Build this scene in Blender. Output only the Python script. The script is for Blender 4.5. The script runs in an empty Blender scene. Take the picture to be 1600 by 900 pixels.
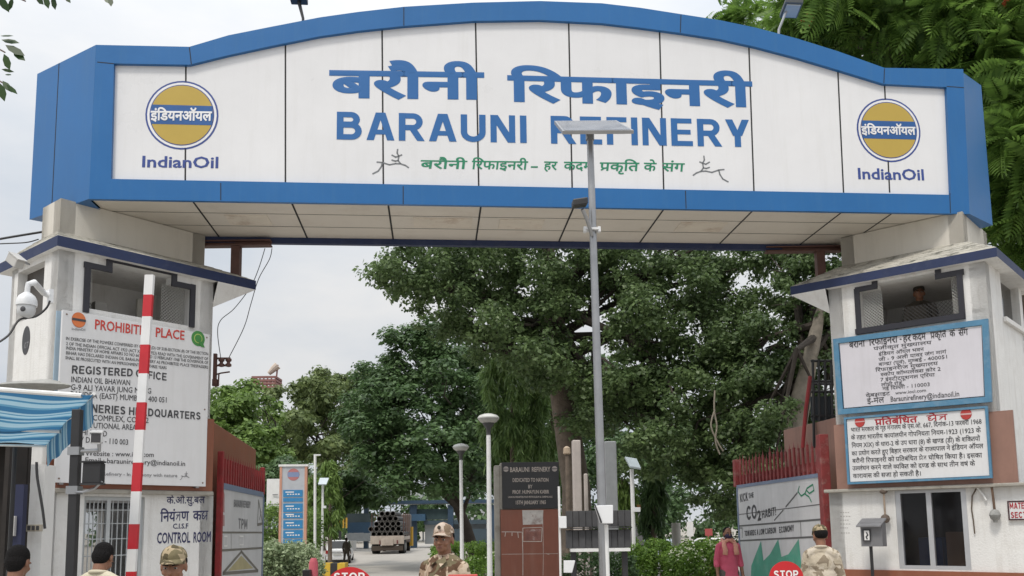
import bpy, bmesh, math, random
import numpy as np
from math import sin, cos, radians, atan, pi, sqrt
from mathutils import Vector, Matrix

S = bpy.context.scene
COL = S.collection
random.seed(7)
RNG = np.random.default_rng(11)

# ------------------------------------------------------------------ camera
F_PX, CY_PX, HOR_PX, ROLL = 1400.0, 650.0, 822.0, radians(0.8)
EYE = np.array([0.0, 0.0, 1.7])
_p = atan((HOR_PX - CY_PX) / F_PX)
FWD = np.array([0, cos(_p), sin(_p)])
_r0 = np.array([1.0, 0, 0]); _u0 = np.array([0, -sin(_p), cos(_p)])
RIGHT = cos(ROLL) * _r0 - sin(ROLL) * _u0
UP = sin(ROLL) * _r0 + cos(ROLL) * _u0
cam = bpy.data.cameras.new('camera')
cam_ob = bpy.data.objects.new('camera', cam)
COL.objects.link(cam_ob)
cam.sensor_fit = 'HORIZONTAL'; cam.sensor_width = 36.0
cam.lens = F_PX / 1600 * 36
cam.shift_y = (CY_PX - 450) / 1600
cam.clip_start = 0.1; cam.clip_end = 2000
M = Matrix((list(RIGHT) + [EYE[0]], list(UP) + [EYE[1]], list(-FWD) + [EYE[2]], [0, 0, 0, 1]))
M = Matrix(((RIGHT[0], UP[0], -FWD[0], EYE[0]), (RIGHT[1], UP[1], -FWD[1], EYE[1]), (RIGHT[2], UP[2], -FWD[2], EYE[2]), (0, 0, 0, 1)))
cam_ob.matrix_world = M
S.camera = cam_ob

# ------------------------------------------------------------------ sky, sun, exposure
SUN_EL, SUN_AZ = 58.0, 205.0            # degrees; azimuth clockwise from +Y
world = bpy.data.worlds.new('World'); S.world = world; world.use_nodes = True
nt = world.node_tree; bg = nt.nodes['Background']
sky = nt.nodes.new('ShaderNodeTexSky'); sky.sky_type = 'NISHITA'; sky.sun_disc = False
sky.sun_elevation = radians(SUN_EL); sky.sun_rotation = radians(SUN_AZ)
sky.air_density = 1.0; sky.dust_density = 4.0
tc = nt.nodes.new('ShaderNodeTexCoord')
sep = nt.nodes.new('ShaderNodeSeparateXYZ'); nt.links.new(tc.outputs['Generated'], sep.inputs[0])
# overcast cloud layer: brighter towards the zenith, soft blotches
grad = nt.nodes.new('ShaderNodeMapRange'); grad.inputs[1].default_value = 0.0; grad.inputs[2].default_value = 1.0
grad.inputs[3].default_value = 7.8; grad.inputs[4].default_value = 24.0
pw = nt.nodes.new('ShaderNodeMath'); pw.operation = 'POWER'; pw.inputs[1].default_value = 2.4; pw.use_clamp = True
mx0 = nt.nodes.new('ShaderNodeMath'); mx0.operation = 'MAXIMUM'; mx0.inputs[1].default_value = 0.0
nt.links.new(sep.outputs[2], mx0.inputs[0]); nt.links.new(mx0.outputs[0], pw.inputs[0]); nt.links.new(pw.outputs[0], grad.inputs[0])
mp = nt.nodes.new('ShaderNodeMapping'); mp.inputs['Scale'].default_value = (1.0, 1.0, 2.6)
nz = nt.nodes.new('ShaderNodeTexNoise'); nz.inputs['Scale'].default_value = 2.2; nz.inputs['Detail'].default_value = 6; nz.inputs['Roughness'].default_value = 0.55
nt.links.new(tc.outputs['Generated'], mp.inputs[0]); nt.links.new(mp.outputs[0], nz.inputs['Vector'])
nr = nt.nodes.new('ShaderNodeMapRange'); nr.inputs[1].default_value = 0.3; nr.inputs[2].default_value = 0.7; nr.inputs[3].default_value = 0.86; nr.inputs[4].default_value = 1.10
nt.links.new(nz.outputs['Fac'], nr.inputs[0])
mul = nt.nodes.new('ShaderNodeMath'); mul.operation = 'MULTIPLY'
nt.links.new(grad.outputs[0], mul.inputs[0]); nt.links.new(nr.outputs[0], mul.inputs[1])
tint = nt.nodes.new('ShaderNodeMix'); tint.data_type = 'RGBA'
tint.inputs['A'].default_value = (0.90, 0.965, 1.05, 1); tint.inputs['B'].default_value = (1.0, 1.0, 1.0, 1)
nr2 = nt.nodes.new('ShaderNodeMapRange'); nr2.inputs[1].default_value = 0.38; nr2.inputs[2].default_value = 0.62
nt.links.new(nz.outputs['Fac'], nr2.inputs[0]); nt.links.new(nr2.outputs[0], tint.inputs['Factor'])
cl = nt.nodes.new('ShaderNodeVectorMath'); cl.operation = 'SCALE'
nt.links.new(tint.outputs['Result'], cl.inputs[0]); nt.links.new(mul.outputs[0], cl.inputs['Scale'])
mixs = nt.nodes.new('ShaderNodeMix'); mixs.data_type = 'RGBA'; mixs.inputs['Factor'].default_value = 0.93
nt.links.new(sky.outputs[0], mixs.inputs['A']); nt.links.new(cl.outputs[0], mixs.inputs['B'])
nt.links.new(mixs.outputs['Result'], bg.inputs['Color'])
bg.inputs['Strength'].default_value = 0.1
sun = bpy.data.lights.new('sun', 'SUN'); sun.energy = 2.1; sun.angle = radians(11); sun.color = (1.0, 0.94, 0.85)
sun_ob = bpy.data.objects.new('sun', sun); COL.objects.link(sun_ob)
_d = Vector((sin(radians(SUN_AZ)) * cos(radians(SUN_EL)), cos(radians(SUN_AZ)) * cos(radians(SUN_EL)), sin(radians(SUN_EL))))
sun_ob.rotation_euler = _d.to_track_quat('Z', 'Y').to_euler(); sun_ob.location = (-10, -20, 30)
S.view_settings.view_transform = 'Standard'; S.view_settings.look = 'None'
S.view_settings.exposure = -0.05; S.view_settings.gamma = 1.0; S.view_settings.use_curve_mapping = False
try:
    S.cycles.max_bounces = 8; S.cycles.transparent_max_bounces = 8; S.cycles.sample_clamp_indirect = 6
except Exception: pass

# ------------------------------------------------------------------ measuring helpers
def ray(px, py):
    return FWD + RIGHT * (px - 800) / F_PX - UP * (py - CY_PX) / F_PX
class Fr:
    """A vertical plane: origin (x, y), azimuth of its u axis; v points out of its face, towards the road outside."""
    def __init__(s, x, y, az):
        s.o = np.array([x, y], float); s.az = az; a = radians(az)
        s.d = np.array([cos(a), sin(a)]); s.n = np.array([sin(a), -cos(a)])
    def pt(s, u, v, z):
        q = s.o + s.d * u + s.n * v
        return (q[0], q[1], z)
    def uz(s, px, py, v=0.0):
        r = ray(px, py); q = s.o + s.n * v
        t = s.n.dot(q - EYE[:2]) / s.n.dot(r[:2])
        w = EYE + r * t
        return s.d.dot(w[:2] - s.o), w[2]
    def off(s, v, u=0):
        q = s.o + s.n * v + s.d * u
        return Fr(q[0], q[1], s.az)
def at(px, py, Y):
    r = ray(px, py); t = Y / r[1]
    return tuple(EYE + r * t)
def atz(px, py, z):
    r = ray(px, py); t = (z - EYE[2]) / r[2]
    return tuple(EYE + r * t)
def gz(Y):
    t = min(1, max(0, (Y - 15) / 30.0)); q = min(1, max(0, (Y - 57) / 9.0)); return -0.57 * t * t * (3 - 2 * t) + 0.37 * q * q * (3 - 2 * q)

# ------------------------------------------------------------------ object helpers
LOC = {}
def tag(o, label=None, cat=None, group=None, kind=None):
    if label: o['label'] = label
    if cat: o['category'] = cat
    if group: o['group'] = group
    if kind: o['kind'] = kind
    return o
def thing(name, label, cat, loc=(0, 0, 0), group=None):
    o = bpy.data.objects.new(name, None); COL.objects.link(o); o.location = loc
    o.empty_display_size = 0.2; LOC[o.name] = np.array(loc, float)
    return tag(o, label, cat, group)
def V3(p): return np.array(p, float)
class MB:
    def __init__(s): s.v = []; s.f = []; s.m = []
    def add(s, vs, fs, mi=0):
        b = len(s.v); s.v.extend([tuple(map(float, p)) for p in vs])
        for f in fs: s.f.append(tuple(i + b for i in f)); s.m.append(mi)
        return s
    def quad(s, a, b, c, d, mi=0): return s.add([a, b, c, d], [(0, 1, 2, 3)], mi)
    def obox(s, o, ax, ay, az, mi=0):
        o, ax, ay, az = map(V3, (o, ax, ay, az))
        vs = [o, o + ax, o + ax + ay, o + ay, o + az, o + ax + az, o + ax + ay + az, o + ay + az]
        if np.dot(np.cross(ax, ay), az) < 0:
            return s.add(vs, [(0, 1, 2, 3), (4, 7, 6, 5), (0, 4, 5, 1), (1, 5, 6, 2), (2, 6, 7, 3), (3, 7, 4, 0)], mi)
        return s.add(vs, [(0, 3, 2, 1), (4, 5, 6, 7), (0, 1, 5, 4), (1, 2, 6, 5), (2, 3, 7, 6), (3, 0, 4, 7)], mi)
    def box(s, c, sx, sy, sz, az=0, mi=0):
        a = radians(az); ax = V3((cos(a), sin(a), 0)) * sx; ay = V3((-sin(a), cos(a), 0)) * sy; zz = V3((0, 0, sz))
        return s.obox(V3(c) - ax / 2 - ay / 2 - zz / 2, ax, ay, zz, mi)
    def fbox(s, fr, u0, u1, z0, z1, v0, v1, mi=0):
        return s.obox(fr.pt(u0, v0, z0), V3(fr.pt(u1, v0, z0)) - V3(fr.pt(u0, v0, z0)), V3(fr.pt(u0, v1, z0)) - V3(fr.pt(u0, v0, z0)), (0, 0, z1 - z0), mi)
    def tube(s, pts, r, n=8, mi=0, caps=True, ry=None):
        pts = [V3(p) for p in pts]; k = len(pts)
        rs = [r] * k if np.isscalar(r) else list(r)
        rys = rs if ry is None else ([ry] * k if np.isscalar(ry) else list(ry))
        b = len(s.v); prev = None
        for i, p in enumerate(pts):
            t = pts[min(i + 1, k - 1)] - pts[max(i - 1, 0)]
            t = t / (np.linalg.norm(t) + 1e-9)
            if prev is None:
                ref = V3((1, 0, 0)) if abs(t[0]) < 0.8 else V3((0, 1, 0))
                e1 = ref - t * ref.dot(t)
            else: e1 = prev - t * prev.dot(t)
            e1 /= np.linalg.norm(e1); prev = e1; e2 = np.cross(t, e1)
            for j in range(n):
                a = 2 * pi * (j + 0.5) / n
                s.v.append(tuple(p + e1 * cos(a) * rs[i] + e2 * sin(a) * rys[i]))
        for i in range(k - 1):
            for j in range(n):
                s.f.append((b + i * n + j, b + i * n + (j + 1) % n, b + (i + 1) * n + (j + 1) % n, b + (i + 1) * n + j)); s.m.append(mi)
        if caps:
            s.f.append(tuple(b + j for j in range(n))[::-1]); s.m.append(mi)
            s.f.append(tuple(b + (k - 1) * n + j for j in range(n))); s.m.append(mi)
        return s
    def lathe(s, c, prof, n=16, mi=0):
        b = len(s.v)
        for (r, z) in prof:
            for j in range(n):
                a = 2 * pi * j / n; s.v.append((c[0] + r * cos(a), c[1] + r * sin(a), c[2] + z))
        for i in range(len(prof) - 1):
            for j in range(n):
                s.f.append((b + i * n + j, b + i * n + (j + 1) % n, b + (i + 1) * n + (j + 1) % n, b + (i + 1) * n + j)); s.m.append(mi)
        s.f.append(tuple(b + j for j in range(n))[::-1]); s.m.append(mi)
        e = b + (len(prof) - 1) * n
        s.f.append(tuple(e + j for j in range(n))); s.m.append(mi)
        return s
    def ell(s, c, rx, ry, rz, nu=12, nv=8, rot=None, mi=0):
        vs = []
        for i in range(nv + 1):
            t = pi * i / nv
            for j in range(nu):
                a = 2 * pi * j / nu
                q = V3((rx * sin(t) * cos(a), ry * sin(t) * sin(a), rz * cos(t)))
                if rot is not None: q = rot @ q
                vs.append(V3(c) + q)
        fs = []
        for i in range(nv):
            for j in range(nu):
                fs.append((i * nu + j, (i + 1) * nu + j, (i + 1) * nu + (j + 1) % nu, i * nu + (j + 1) % nu))
        return s.add(vs, fs, mi)
    def prism(s, pts, ext, mi=0, mi_side=None):
        pts = [V3(p) for p in pts]; e = V3(ext); n = len(pts)
        b = len(s.v); s.v.extend([tuple(p) for p in pts] + [tuple(p + e) for p in pts])
        s.f.append(tuple(range(b, b + n))); s.m.append(mi)
        s.f.append(tuple(range(b + n, b + 2 * n))[::-1]); s.m.append(mi)
        for i in range(n):
            j = (i + 1) % n; s.f.append((b + j, b + i, b + n + i, b + n + j)); s.m.append(mi if mi_side is None else mi_side)
        return s
    def build(s, name, mats, parent=None, smooth=False, bevel=0, loc=None, sharp=35):
        if not isinstance(mats, (list, tuple)): mats = [mats]
        off = V3((0, 0, 0))
        if parent is not None: off = LOC[parent.name]
        elif loc is not None: off = V3(loc)
        me = bpy.data.meshes.new(name)
        me.from_pydata([tuple(V3(p) - off) for p in s.v], [], s.f)
        for m in mats: me.materials.append(m)
        me.polygons.foreach_set('material_index', s.m)
        if smooth:
            me.polygons.foreach_set('use_smooth', [True] * len(me.polygons))
            me.set_sharp_from_angle(angle=radians(sharp))
        me.update()
        o = bpy.data.objects.new(name, me); COL.objects.link(o)
        if parent is not None: o.parent = parent
        else: o.location = tuple(off)
        LOC[o.name] = off
        if bevel:
            bm = bmesh.new(); bm.from_mesh(me); bmesh.ops.remove_doubles(bm, verts=bm.verts, dist=1e-5); bm.to_mesh(me); bm.free()
            mo = o.modifiers.new('bevel', 'BEVEL'); mo.width = bevel; mo.segments = 2; mo.limit_method = 'ANGLE'; mo.angle_limit = radians(40)
        return o
def wall(mb, fr, u0, u1, z0, z1, th, holes=(), mi=0):
    """A wall sheet of real thickness with rectangular openings; its outer face is the plane of fr, th goes inward."""
    us = sorted(set([u0, u1] + [h for q in holes for h in q[:2] if u0 < h < u1]))
    zs = sorted(set([z0, z1] + [h for q in holes for h in q[2:] if z0 < h < z1]))
    def full(i, j):
        if i < 0 or j < 0 or i >= len(us) - 1 or j >= len(zs) - 1: return False
        uc = (us[i] + us[i + 1]) / 2; zc = (zs[j] + zs[j + 1]) / 2
        return not any(h[0] < uc < h[1] and h[2] < zc < h[3] for h in holes)
    P = fr.pt
    for i in range(len(us) - 1):
        for j in range(len(zs) - 1):
            if not full(i, j): continue
            a, b, c, d = us[i], us[i + 1], zs[j], zs[j + 1]
            mb.quad(P(a, 0, c), P(b, 0, c), P(b, 0, d), P(a, 0, d), mi)
            mb.quad(P(b, -th, c), P(a, -th, c), P(a, -th, d), P(b, -th, d), mi)
            if not full(i - 1, j): mb.quad(P(a, -th, c), P(a, 0, c), P(a, 0, d), P(a, -th, d), mi)
            if not full(i + 1, j): mb.quad(P(b, 0, c), P(b, -th, c), P(b, -th, d), P(b, 0, d), mi)
            if not full(i, j - 1): mb.quad(P(a, -th, c), P(b, -th, c), P(b, 0, c), P(a, 0, c), mi)
            if not full(i, j + 1): mb.quad(P(a, 0, d), P(b, 0, d), P(b, -th, d), P(a, -th, d), mi)
def copy_tree(o, dloc, label=None, group=None):
    c = o.copy(); COL.objects.link(c); c.location = V3(o.location) + V3(dloc)
    if label: c['label'] = label
    if group: c['group'] = group
    for ch in list(o.children):
        d = ch.copy(); COL.objects.link(d); d.parent = c
        for g in list(ch.children):
            e = g.copy(); COL.objects.link(e); e.parent = d
    return c

# ------------------------------------------------------------------ materials
def mat(name, col, rough=0.6, metal=0.0, var=0.12, scale=3.0, bump=0.0, bscale=60, streak=0.0, scol=(0.09, 0.075, 0.06), spec=0.5, blotch=0.0, bcol=(0.2, 0.18, 0.15), trans=0.0):
    m = bpy.data.materials.new(name); m.use_nodes = True; t = m.node_tree; L = t.links; N = t.nodes
    b = N['Principled BSDF']; b.inputs['Roughness'].default_value = rough; b.inputs['Metallic'].default_value = metal
    b.inputs['Specular IOR Level'].default_value = spec
    co = N.new('ShaderNodeTexCoord')
    n1 = N.new('ShaderNodeTexNoise'); n1.inputs['Scale'].default_value = scale; n1.inputs['Detail'].default_value = 8; n1.inputs['Roughness'].default_value = 0.65
    L.new(co.outputs['Object'], n1.inputs['Vector'])
    r = N.new('ShaderNodeMapRange'); r.inputs[1].default_value = 0.25; r.inputs[2].default_value = 0.75; r.inputs[3].default_value = 1 - var; r.inputs[4].default_value = 1 + var
    L.new(n1.outputs['Fac'], r.inputs[0])
    sc = N.new('ShaderNodeVectorMath'); sc.operation = 'SCALE'; sc.inputs[0].default_value = col[:3]
    L.new(r.outputs[0], sc.inputs['Scale']); cur = sc.outputs[0]
    if streak:
        mp_ = N.new('ShaderNodeMapping'); mp_.inputs['Scale'].default_value = (4.5, 4.5, 0.35)
        n2 = N.new('ShaderNodeTexNoise'); n2.inputs['Scale'].default_value = 2.0; n2.inputs['Detail'].default_value = 7; n2.inputs['Roughness'].default_value = 0.7
        L.new(co.outputs['Object'], mp_.inputs[0]); L.new(mp_.outputs[0], n2.inputs['Vector'])
        r2 = N.new('ShaderNodeMapRange'); r2.inputs[1].default_value = 0.5; r2.inputs[2].default_value = 0.78; r2.inputs[4].default_value = streak
        L.new(n2.outputs['Fac'], r2.inputs[0])
        mx = N.new('ShaderNodeMix'); mx.data_type = 'RGBA'; mx.inputs['B'].default_value = (*scol, 1)
        L.new(cur, mx.inputs['A']); L.new(r2.outputs[0], mx.inputs['Factor']); cur = mx.outputs['Result']
    if blotch:
        n3 = N.new('ShaderNodeTexNoise'); n3.inputs['Scale'].default_value = scale * 0.7 + 0.6; n3.inputs['Detail'].default_value = 9; n3.inputs['Roughness'].default_value = 0.72
        L.new(co.outputs['Object'], n3.inputs['Vector'])
        r3 = N.new('ShaderNodeMapRange'); r3.inputs[1].default_value = 0.52; r3.inputs[2].default_value = 0.66; r3.inputs[4].default_value = blotch
        L.new(n3.outputs['Fac'], r3.inputs[0])
        mx = N.new('ShaderNodeMix'); mx.data_type = 'RGBA'; mx.inputs['B'].default_value = (*bcol, 1)
        L.new(cur, mx.inputs['A']); L.new(r3.outputs[0], mx.inputs['Factor']); cur = mx.outputs['Result']
    L.new(cur, b.inputs['Base Color'])
    rr = N.new('ShaderNodeMapRange'); rr.inputs[3].default_value = max(0.02, rough - 0.1); rr.inputs[4].default_value = min(1, rough + 0.1)
    L.new(n1.outputs['Fac'], rr.inputs[0]); L.new(rr.outputs[0], b.inputs['Roughness'])
    if bump:
        n4 = N.new('ShaderNodeTexNoise'); n4.inputs['Scale'].default_value = bscale; n4.inputs['Detail'].default_value = 5
        L.new(co.outputs['Object'], n4.inputs['Vector'])
        bp = N.new('ShaderNodeBump'); bp.inputs['Strength'].default_value = bump; bp.inputs['Distance'].default_value = 0.02
        L.new(n4.outputs['Fac'], bp.inputs['Height']); L.new(bp.outputs[0], b.inputs['Normal'])
    return m
def camo(name, cols, scale=7.0):
    m = bpy.data.materials.new(name); m.use_nodes = True; t = m.node_tree; L = t.links; N = t.nodes
    b = N['Principled BSDF']; b.inputs['Roughness'].default_value = 0.9; b.inputs['Specular IOR Level'].default_value = 0.15
    co = N.new('ShaderNodeTexCoord'); cur = None
    for i, c in enumerate(cols):
        if i == 0:
            rgb = N.new('ShaderNodeRGB'); rgb.outputs[0].default_value = (*c, 1); cur = rgb.outputs[0]; continue
        mp_ = N.new('ShaderNodeMapping'); mp_.inputs['Location'].default_value = (i * 7.3, i * 3.1, i * 1.7)
        n = N.new('ShaderNodeTexNoise'); n.inputs['Scale'].default_value = scale; n.inputs['Detail'].default_value = 2.5; n.inputs['Distortion'].default_value = 0.6
        L.new(co.outputs['Object'], mp_.inputs[0]); L.new(mp_.outputs[0], n.inputs['Vector'])
        r = N.new('ShaderNodeMapRange'); r.inputs[1].default_value = 0.515; r.inputs[2].default_value = 0.53
        L.new(n.outputs['Fac'], r.inputs[0])
        mx = N.new('ShaderNodeMix'); mx.data_type = 'RGBA'; mx.inputs['B'].default_value = (*c, 1)
        L.new(cur, mx.inputs['A']); L.new(r.outputs[0], mx.inputs['Factor']); cur = mx.outputs['Result']
    L.new(cur, b.inputs['Base Color'])
    n4 = N.new('ShaderNodeTexNoise'); n4.inputs['Scale'].default_value = 14; n4.inputs['Detail'].default_value = 4
    L.new(co.outputs['Object'], n4.inputs['Vector'])
    bp = N.new('ShaderNodeBump'); bp.inputs['Strength'].default_value = 0.6; bp.inputs['Distance'].default_value = 0.03
    L.new(n4.outputs['Fac'], bp.inputs['Height']); L.new(bp.outputs[0], b.inputs['Normal'])
    return m
def leafmat(name, dark, light, trans=0.35, rough=0.45):
    m = bpy.data.materials.new(name); m.use_nodes = True; t = m.node_tree; L = t.links; N = t.nodes
    b = N['Principled BSDF']; b.inputs['Roughness'].default_value = rough; b.inputs['Specular IOR Level'].default_value = 0.35
    g = N.new('ShaderNodeNewGeometry'); co = N.new('ShaderNodeTexCoord')
    n = N.new('ShaderNodeTexNoise'); n.inputs['Scale'].default_value = 0.7; n.inputs['Detail'].default_value = 3
    L.new(co.outputs['Object'], n.inputs['Vector'])
    ad = N.new('ShaderNodeMath'); ad.operation = 'MULTIPLY_ADD'; ad.inputs[1].default_value = 0.7; ad.inputs[2].default_value = -0.28
    L.new(g.outputs['Random Per Island'], ad.inputs[0])
    a2 = N.new('ShaderNodeMath'); a2.operation = 'ADD'; a2.use_clamp = True
    L.new(ad.outputs[0], a2.inputs[0]); L.new(n.outputs['Fac'], a2.inputs[1])
    mx = N.new('ShaderNodeMix'); mx.data_type = 'RGBA'; mx.inputs['A'].default_value = (*dark, 1); mx.inputs['B'].default_value = (*light, 1)
    L.new(a2.outputs[0], mx.inputs['Factor']); L.new(mx.outputs['Result'], b.inputs['Base Color'])
    tr = N.new('ShaderNodeBsdfTranslucent'); L.new(mx.outputs['Result'], tr.inputs['Color'])
    ms = N.new('ShaderNodeMixShader'); ms.inputs[0].default_value = trans
    L.new(b.outputs[0], ms.inputs[1]); L.new(tr.outputs[0], ms.inputs[2]); L.new(ms.outputs[0], N['Material Output'].inputs[0])
    return m
def glass(name, col=(0.05, 0.06, 0.06), alpha=0.35):
    m = bpy.data.materials.new(name); m.use_nodes = True; t = m.node_tree
    b = t.nodes['Principled BSDF']; b.inputs['Base Color'].default_value = (*col, 1); b.inputs['Roughness'].default_value = 0.06
    b.inputs['Alpha'].default_value = alpha
    return m

W_PANEL = mat('white cladding', (0.70, 0.70, 0.71), 0.30, var=0.05, scale=0.8, streak=0.15, scol=(0.46, 0.45, 0.41), bump=0.10, bscale=1.1)
BLUE = mat('blue cladding', (0.009, 0.115, 0.325), 0.36, var=0.09, scale=0.9, streak=0.22, scol=(0.06, 0.17, 0.30), bump=0.10, bscale=1.3)
SEAM = mat('dark seam', (0.02, 0.02, 0.022), 0.8)
SOFFIT = mat('soffit panel', (0.68, 0.635, 0.565), 0.55, var=0.06, scale=0.8, blotch=0.32, bcol=(0.52, 0.45, 0.37), bump=0.15, bscale=1.5)
LET_BLUE = mat('letter blue', (0.016, 0.115, 0.33), 0.4, var=0.03)
LET_GREEN = mat('letter green', (0.01, 0.20, 0.10), 0.5, var=0.03)
LET_GREY = mat('line drawing grey', (0.16, 0.17, 0.18), 0.6)
LET_BLACK = mat('letter black', (0.05, 0.05, 0.055), 0.6, var=0.25, scale=6)
LET_NAVY = mat('letter navy', (0.03, 0.032, 0.10), 0.6, var=0.15)
LET_RED = mat('letter red', (0.52, 0.05, 0.035), 0.55, var=0.1)
LET_MAROON = mat('letter maroon', (0.36, 0.02, 0.03), 0.55, var=0.1)
LET_WHITE = mat('letter white', (0.74, 0.73, 0.72), 0.5, var=0.08)
LET_FADED = mat('letter faded grey', (0.20, 0.20, 0.21), 0.6, var=0.3, scale=9)
GOLD = mat('emblem ochre', (0.44, 0.31, 0.055), 0.45, var=0.04)
EMB_NAVY = mat('emblem navy', (0.03, 0.06, 0.24), 0.45)
EMB_BLUE = mat('emblem band blue', (0.015, 0.085, 0.27), 0.45)
EMB_ORANGE = mat('emblem orange', (0.62, 0.17, 0.05), 0.5, var=0.12)
EMB_RED = mat('emblem red', (0.42, 0.04, 0.035), 0.55, var=0.15)
EMB_WHITE = mat('emblem white', (0.72, 0.72, 0.73), 0.45)
PLASTER = mat('whitewashed plaster', (0.72, 0.715, 0.70), 0.85, var=0.07, scale=2.2, bump=0.25, bscale=45, streak=0.36, scol=(0.32, 0.285, 0.235), blotch=0.20, bcol=(0.40, 0.36, 0.31))
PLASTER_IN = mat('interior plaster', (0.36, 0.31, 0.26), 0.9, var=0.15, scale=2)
BOXPL = mat('cream plaster', (0.60, 0.57, 0.51), 0.85, var=0.06, scale=1.5, bump=0.12, streak=0.22, scol=(0.33, 0.30, 0.25))
FASCIA = mat('navy painted fascia', (0.012, 0.024, 0.078), 0.6, var=0.18, scale=5, blotch=0.25, bcol=(0.07, 0.08, 0.13))
ROOFC = mat('mossy concrete roof', (0.40, 0.38, 0.33), 0.95, var=0.35, scale=5, bump=0.6, bscale=16, streak=0.6, scol=(0.08, 0.08, 0.06), blotch=0.95, bcol=(0.03, 0.033, 0.02))
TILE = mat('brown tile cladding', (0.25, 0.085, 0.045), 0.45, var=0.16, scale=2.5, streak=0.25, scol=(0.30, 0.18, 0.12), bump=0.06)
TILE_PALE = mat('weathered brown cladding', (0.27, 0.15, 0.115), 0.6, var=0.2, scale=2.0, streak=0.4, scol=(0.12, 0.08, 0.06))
CONC = mat('old concrete', (0.36, 0.34, 0.30), 0.9, var=0.2, scale=4, bump=0.4, blotch=0.5, bcol=(0.17, 0.15, 0.12))
FRAME_BLK = mat('black painted frame', (0.018, 0.018, 0.026), 0.5, var=0.3)
FRAME_BLUE = mat('light blue painted frame', (0.075, 0.205, 0.33), 0.55, var=0.15, scale=6, blotch=0.3, bcol=(0.30, 0.36, 0.40))
BOARD = mat('white sign board', (0.66, 0.66, 0.67), 0.5, var=0.05, scale=1.6, streak=0.18, scol=(0.40, 0.38, 0.34))
BOARD_LILAC = mat('greyed white sign board', (0.60, 0.585, 0.63), 0.5, var=0.06, scale=1.8, streak=0.22, scol=(0.38, 0.36, 0.36))
STEEL_BR = mat('brown red steel', (0.10, 0.045, 0.035), 0.6, var=0.3, scale=8)
GALV = mat('galvanised steel', (0.34, 0.345, 0.355), 0.32, metal=0.75, var=0.12, scale=7)
WHITE_PAINT = mat('white paint', (0.72, 0.72, 0.71), 0.45, var=0.08, scale=5, streak=0.15, scol=(0.42, 0.40, 0.36))
BLACK_PAINT = mat('black paint', (0.022, 0.022, 0.024), 0.45, var=0.3)
PLASTIC_W = mat('white plastic', (0.72, 0.73, 0.74), 0.35, var=0.03)
DARKGLASS = mat('dark glass', (0.01, 0.01, 0.012), 0.08)
RED_PAINT = mat('red gate paint', (0.25, 0.02, 0.022), 0.6, var=0.3, scale=7, blotch=0.5, bcol=(0.17, 0.05, 0.045))
RED_FADED = mat('faded red gate paint', (0.21, 0.035, 0.035), 0.65, var=0.3, scale=9, blotch=0.6, bcol=(0.28, 0.17, 0.15))
RED_SIGN = mat('red sign paint', (0.50, 0.015, 0.02), 0.4, var=0.1)
GREY_BLUE = mat('grey blue strip', (0.16, 0.20, 0.29), 0.5, var=0.15)
CABLE = mat('black cable', (0.03, 0.03, 0.032), 0.6)
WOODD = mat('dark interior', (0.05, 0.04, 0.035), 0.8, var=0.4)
MESHWIRE = mat('grey wire mesh', (0.55, 0.55, 0.53), 0.5, metal=0.2)
BARK = mat('tree bark', (0.14, 0.11, 0.085), 0.95, var=0.4, scale=6, bump=0.8, bscale=18)
BARK_PALE = mat('pale tree bark', (0.27, 0.235, 0.19), 0.95, var=0.3, scale=5, bump=0.7, bscale=14)
# ------------------------------------------------------------------ lettering
_tc = bpy.data.curves.new('lettering_source', 'FONT'); _to = bpy.data.objects.new('lettering_source', _tc); COL.objects.link(_to)
_tc.resolution_u = 2
_gc = {}
def glyph(s, bold):
    k = (s, bold)
    if k in _gc: return _gc[k]
    _tc.body = s; _tc.resolution_u = 7 if bold > 0.03 else 2; _tc.size = 1; _tc.bevel_depth = bold; _tc.bevel_resolution = 0; _tc.extrude = 0
    bpy.context.view_layer.update()
    e = _to.evaluated_get(bpy.context.evaluated_depsgraph_get()); me = e.to_mesh()
    vs = np.array([v.co[:] for v in me.vertices]) if len(me.vertices) else np.zeros((0, 3))
    fs = [tuple(p.vertices) for p in me.polygons]
    e.to_mesh_clear()
    _gc[k] = (vs, fs); return _gc[k]
_adv = {}
def advance(s):
    if s not in _adv:
        a = glyph(s + 'ब', 0)[0]; b = glyph('ब', 0)[0]
        _adv[s] = a[:, 0].max() - b[:, 0].max()
    return _adv[s]
REF_D = glyph('ब', 0)[0][:, 1].max(); REF_L = glyph('H', 0)[0][:, 1].max()
def clip_right(g, x):
    vs, fs = g; bm = bmesh.new(); bv = [bm.verts.new(v) for v in vs]
    for f in fs:
        try: bm.faces.new([bv[i] for i in f])
        except ValueError: pass
    bmesh.ops.bisect_plane(bm, geom=bm.verts[:] + bm.edges[:] + bm.faces[:], plane_co=(x, 0, 0), plane_no=(1, 0, 0), clear_outer=True)
    bm.verts.index_update()
    r = (np.array([v.co[:] for v in bm.verts]), [tuple(v.index for v in f.verts) for f in bm.faces]); bm.free(); return r
def bar(x0, y0, x1, y1, w):
    d = np.array([x1 - x0, y1 - y0]); d /= np.linalg.norm(d); n = np.array([-d[1], d[0]]) * w
    p = [np.array([x0, y0]) - n, np.array([x1, y1]) - n, np.array([x1, y1]) + n, np.array([x0, y0]) + n]
    return (np.array([[q[0], q[1], 0.0] for q in p]), [(0, 1, 2, 3)])
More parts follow.
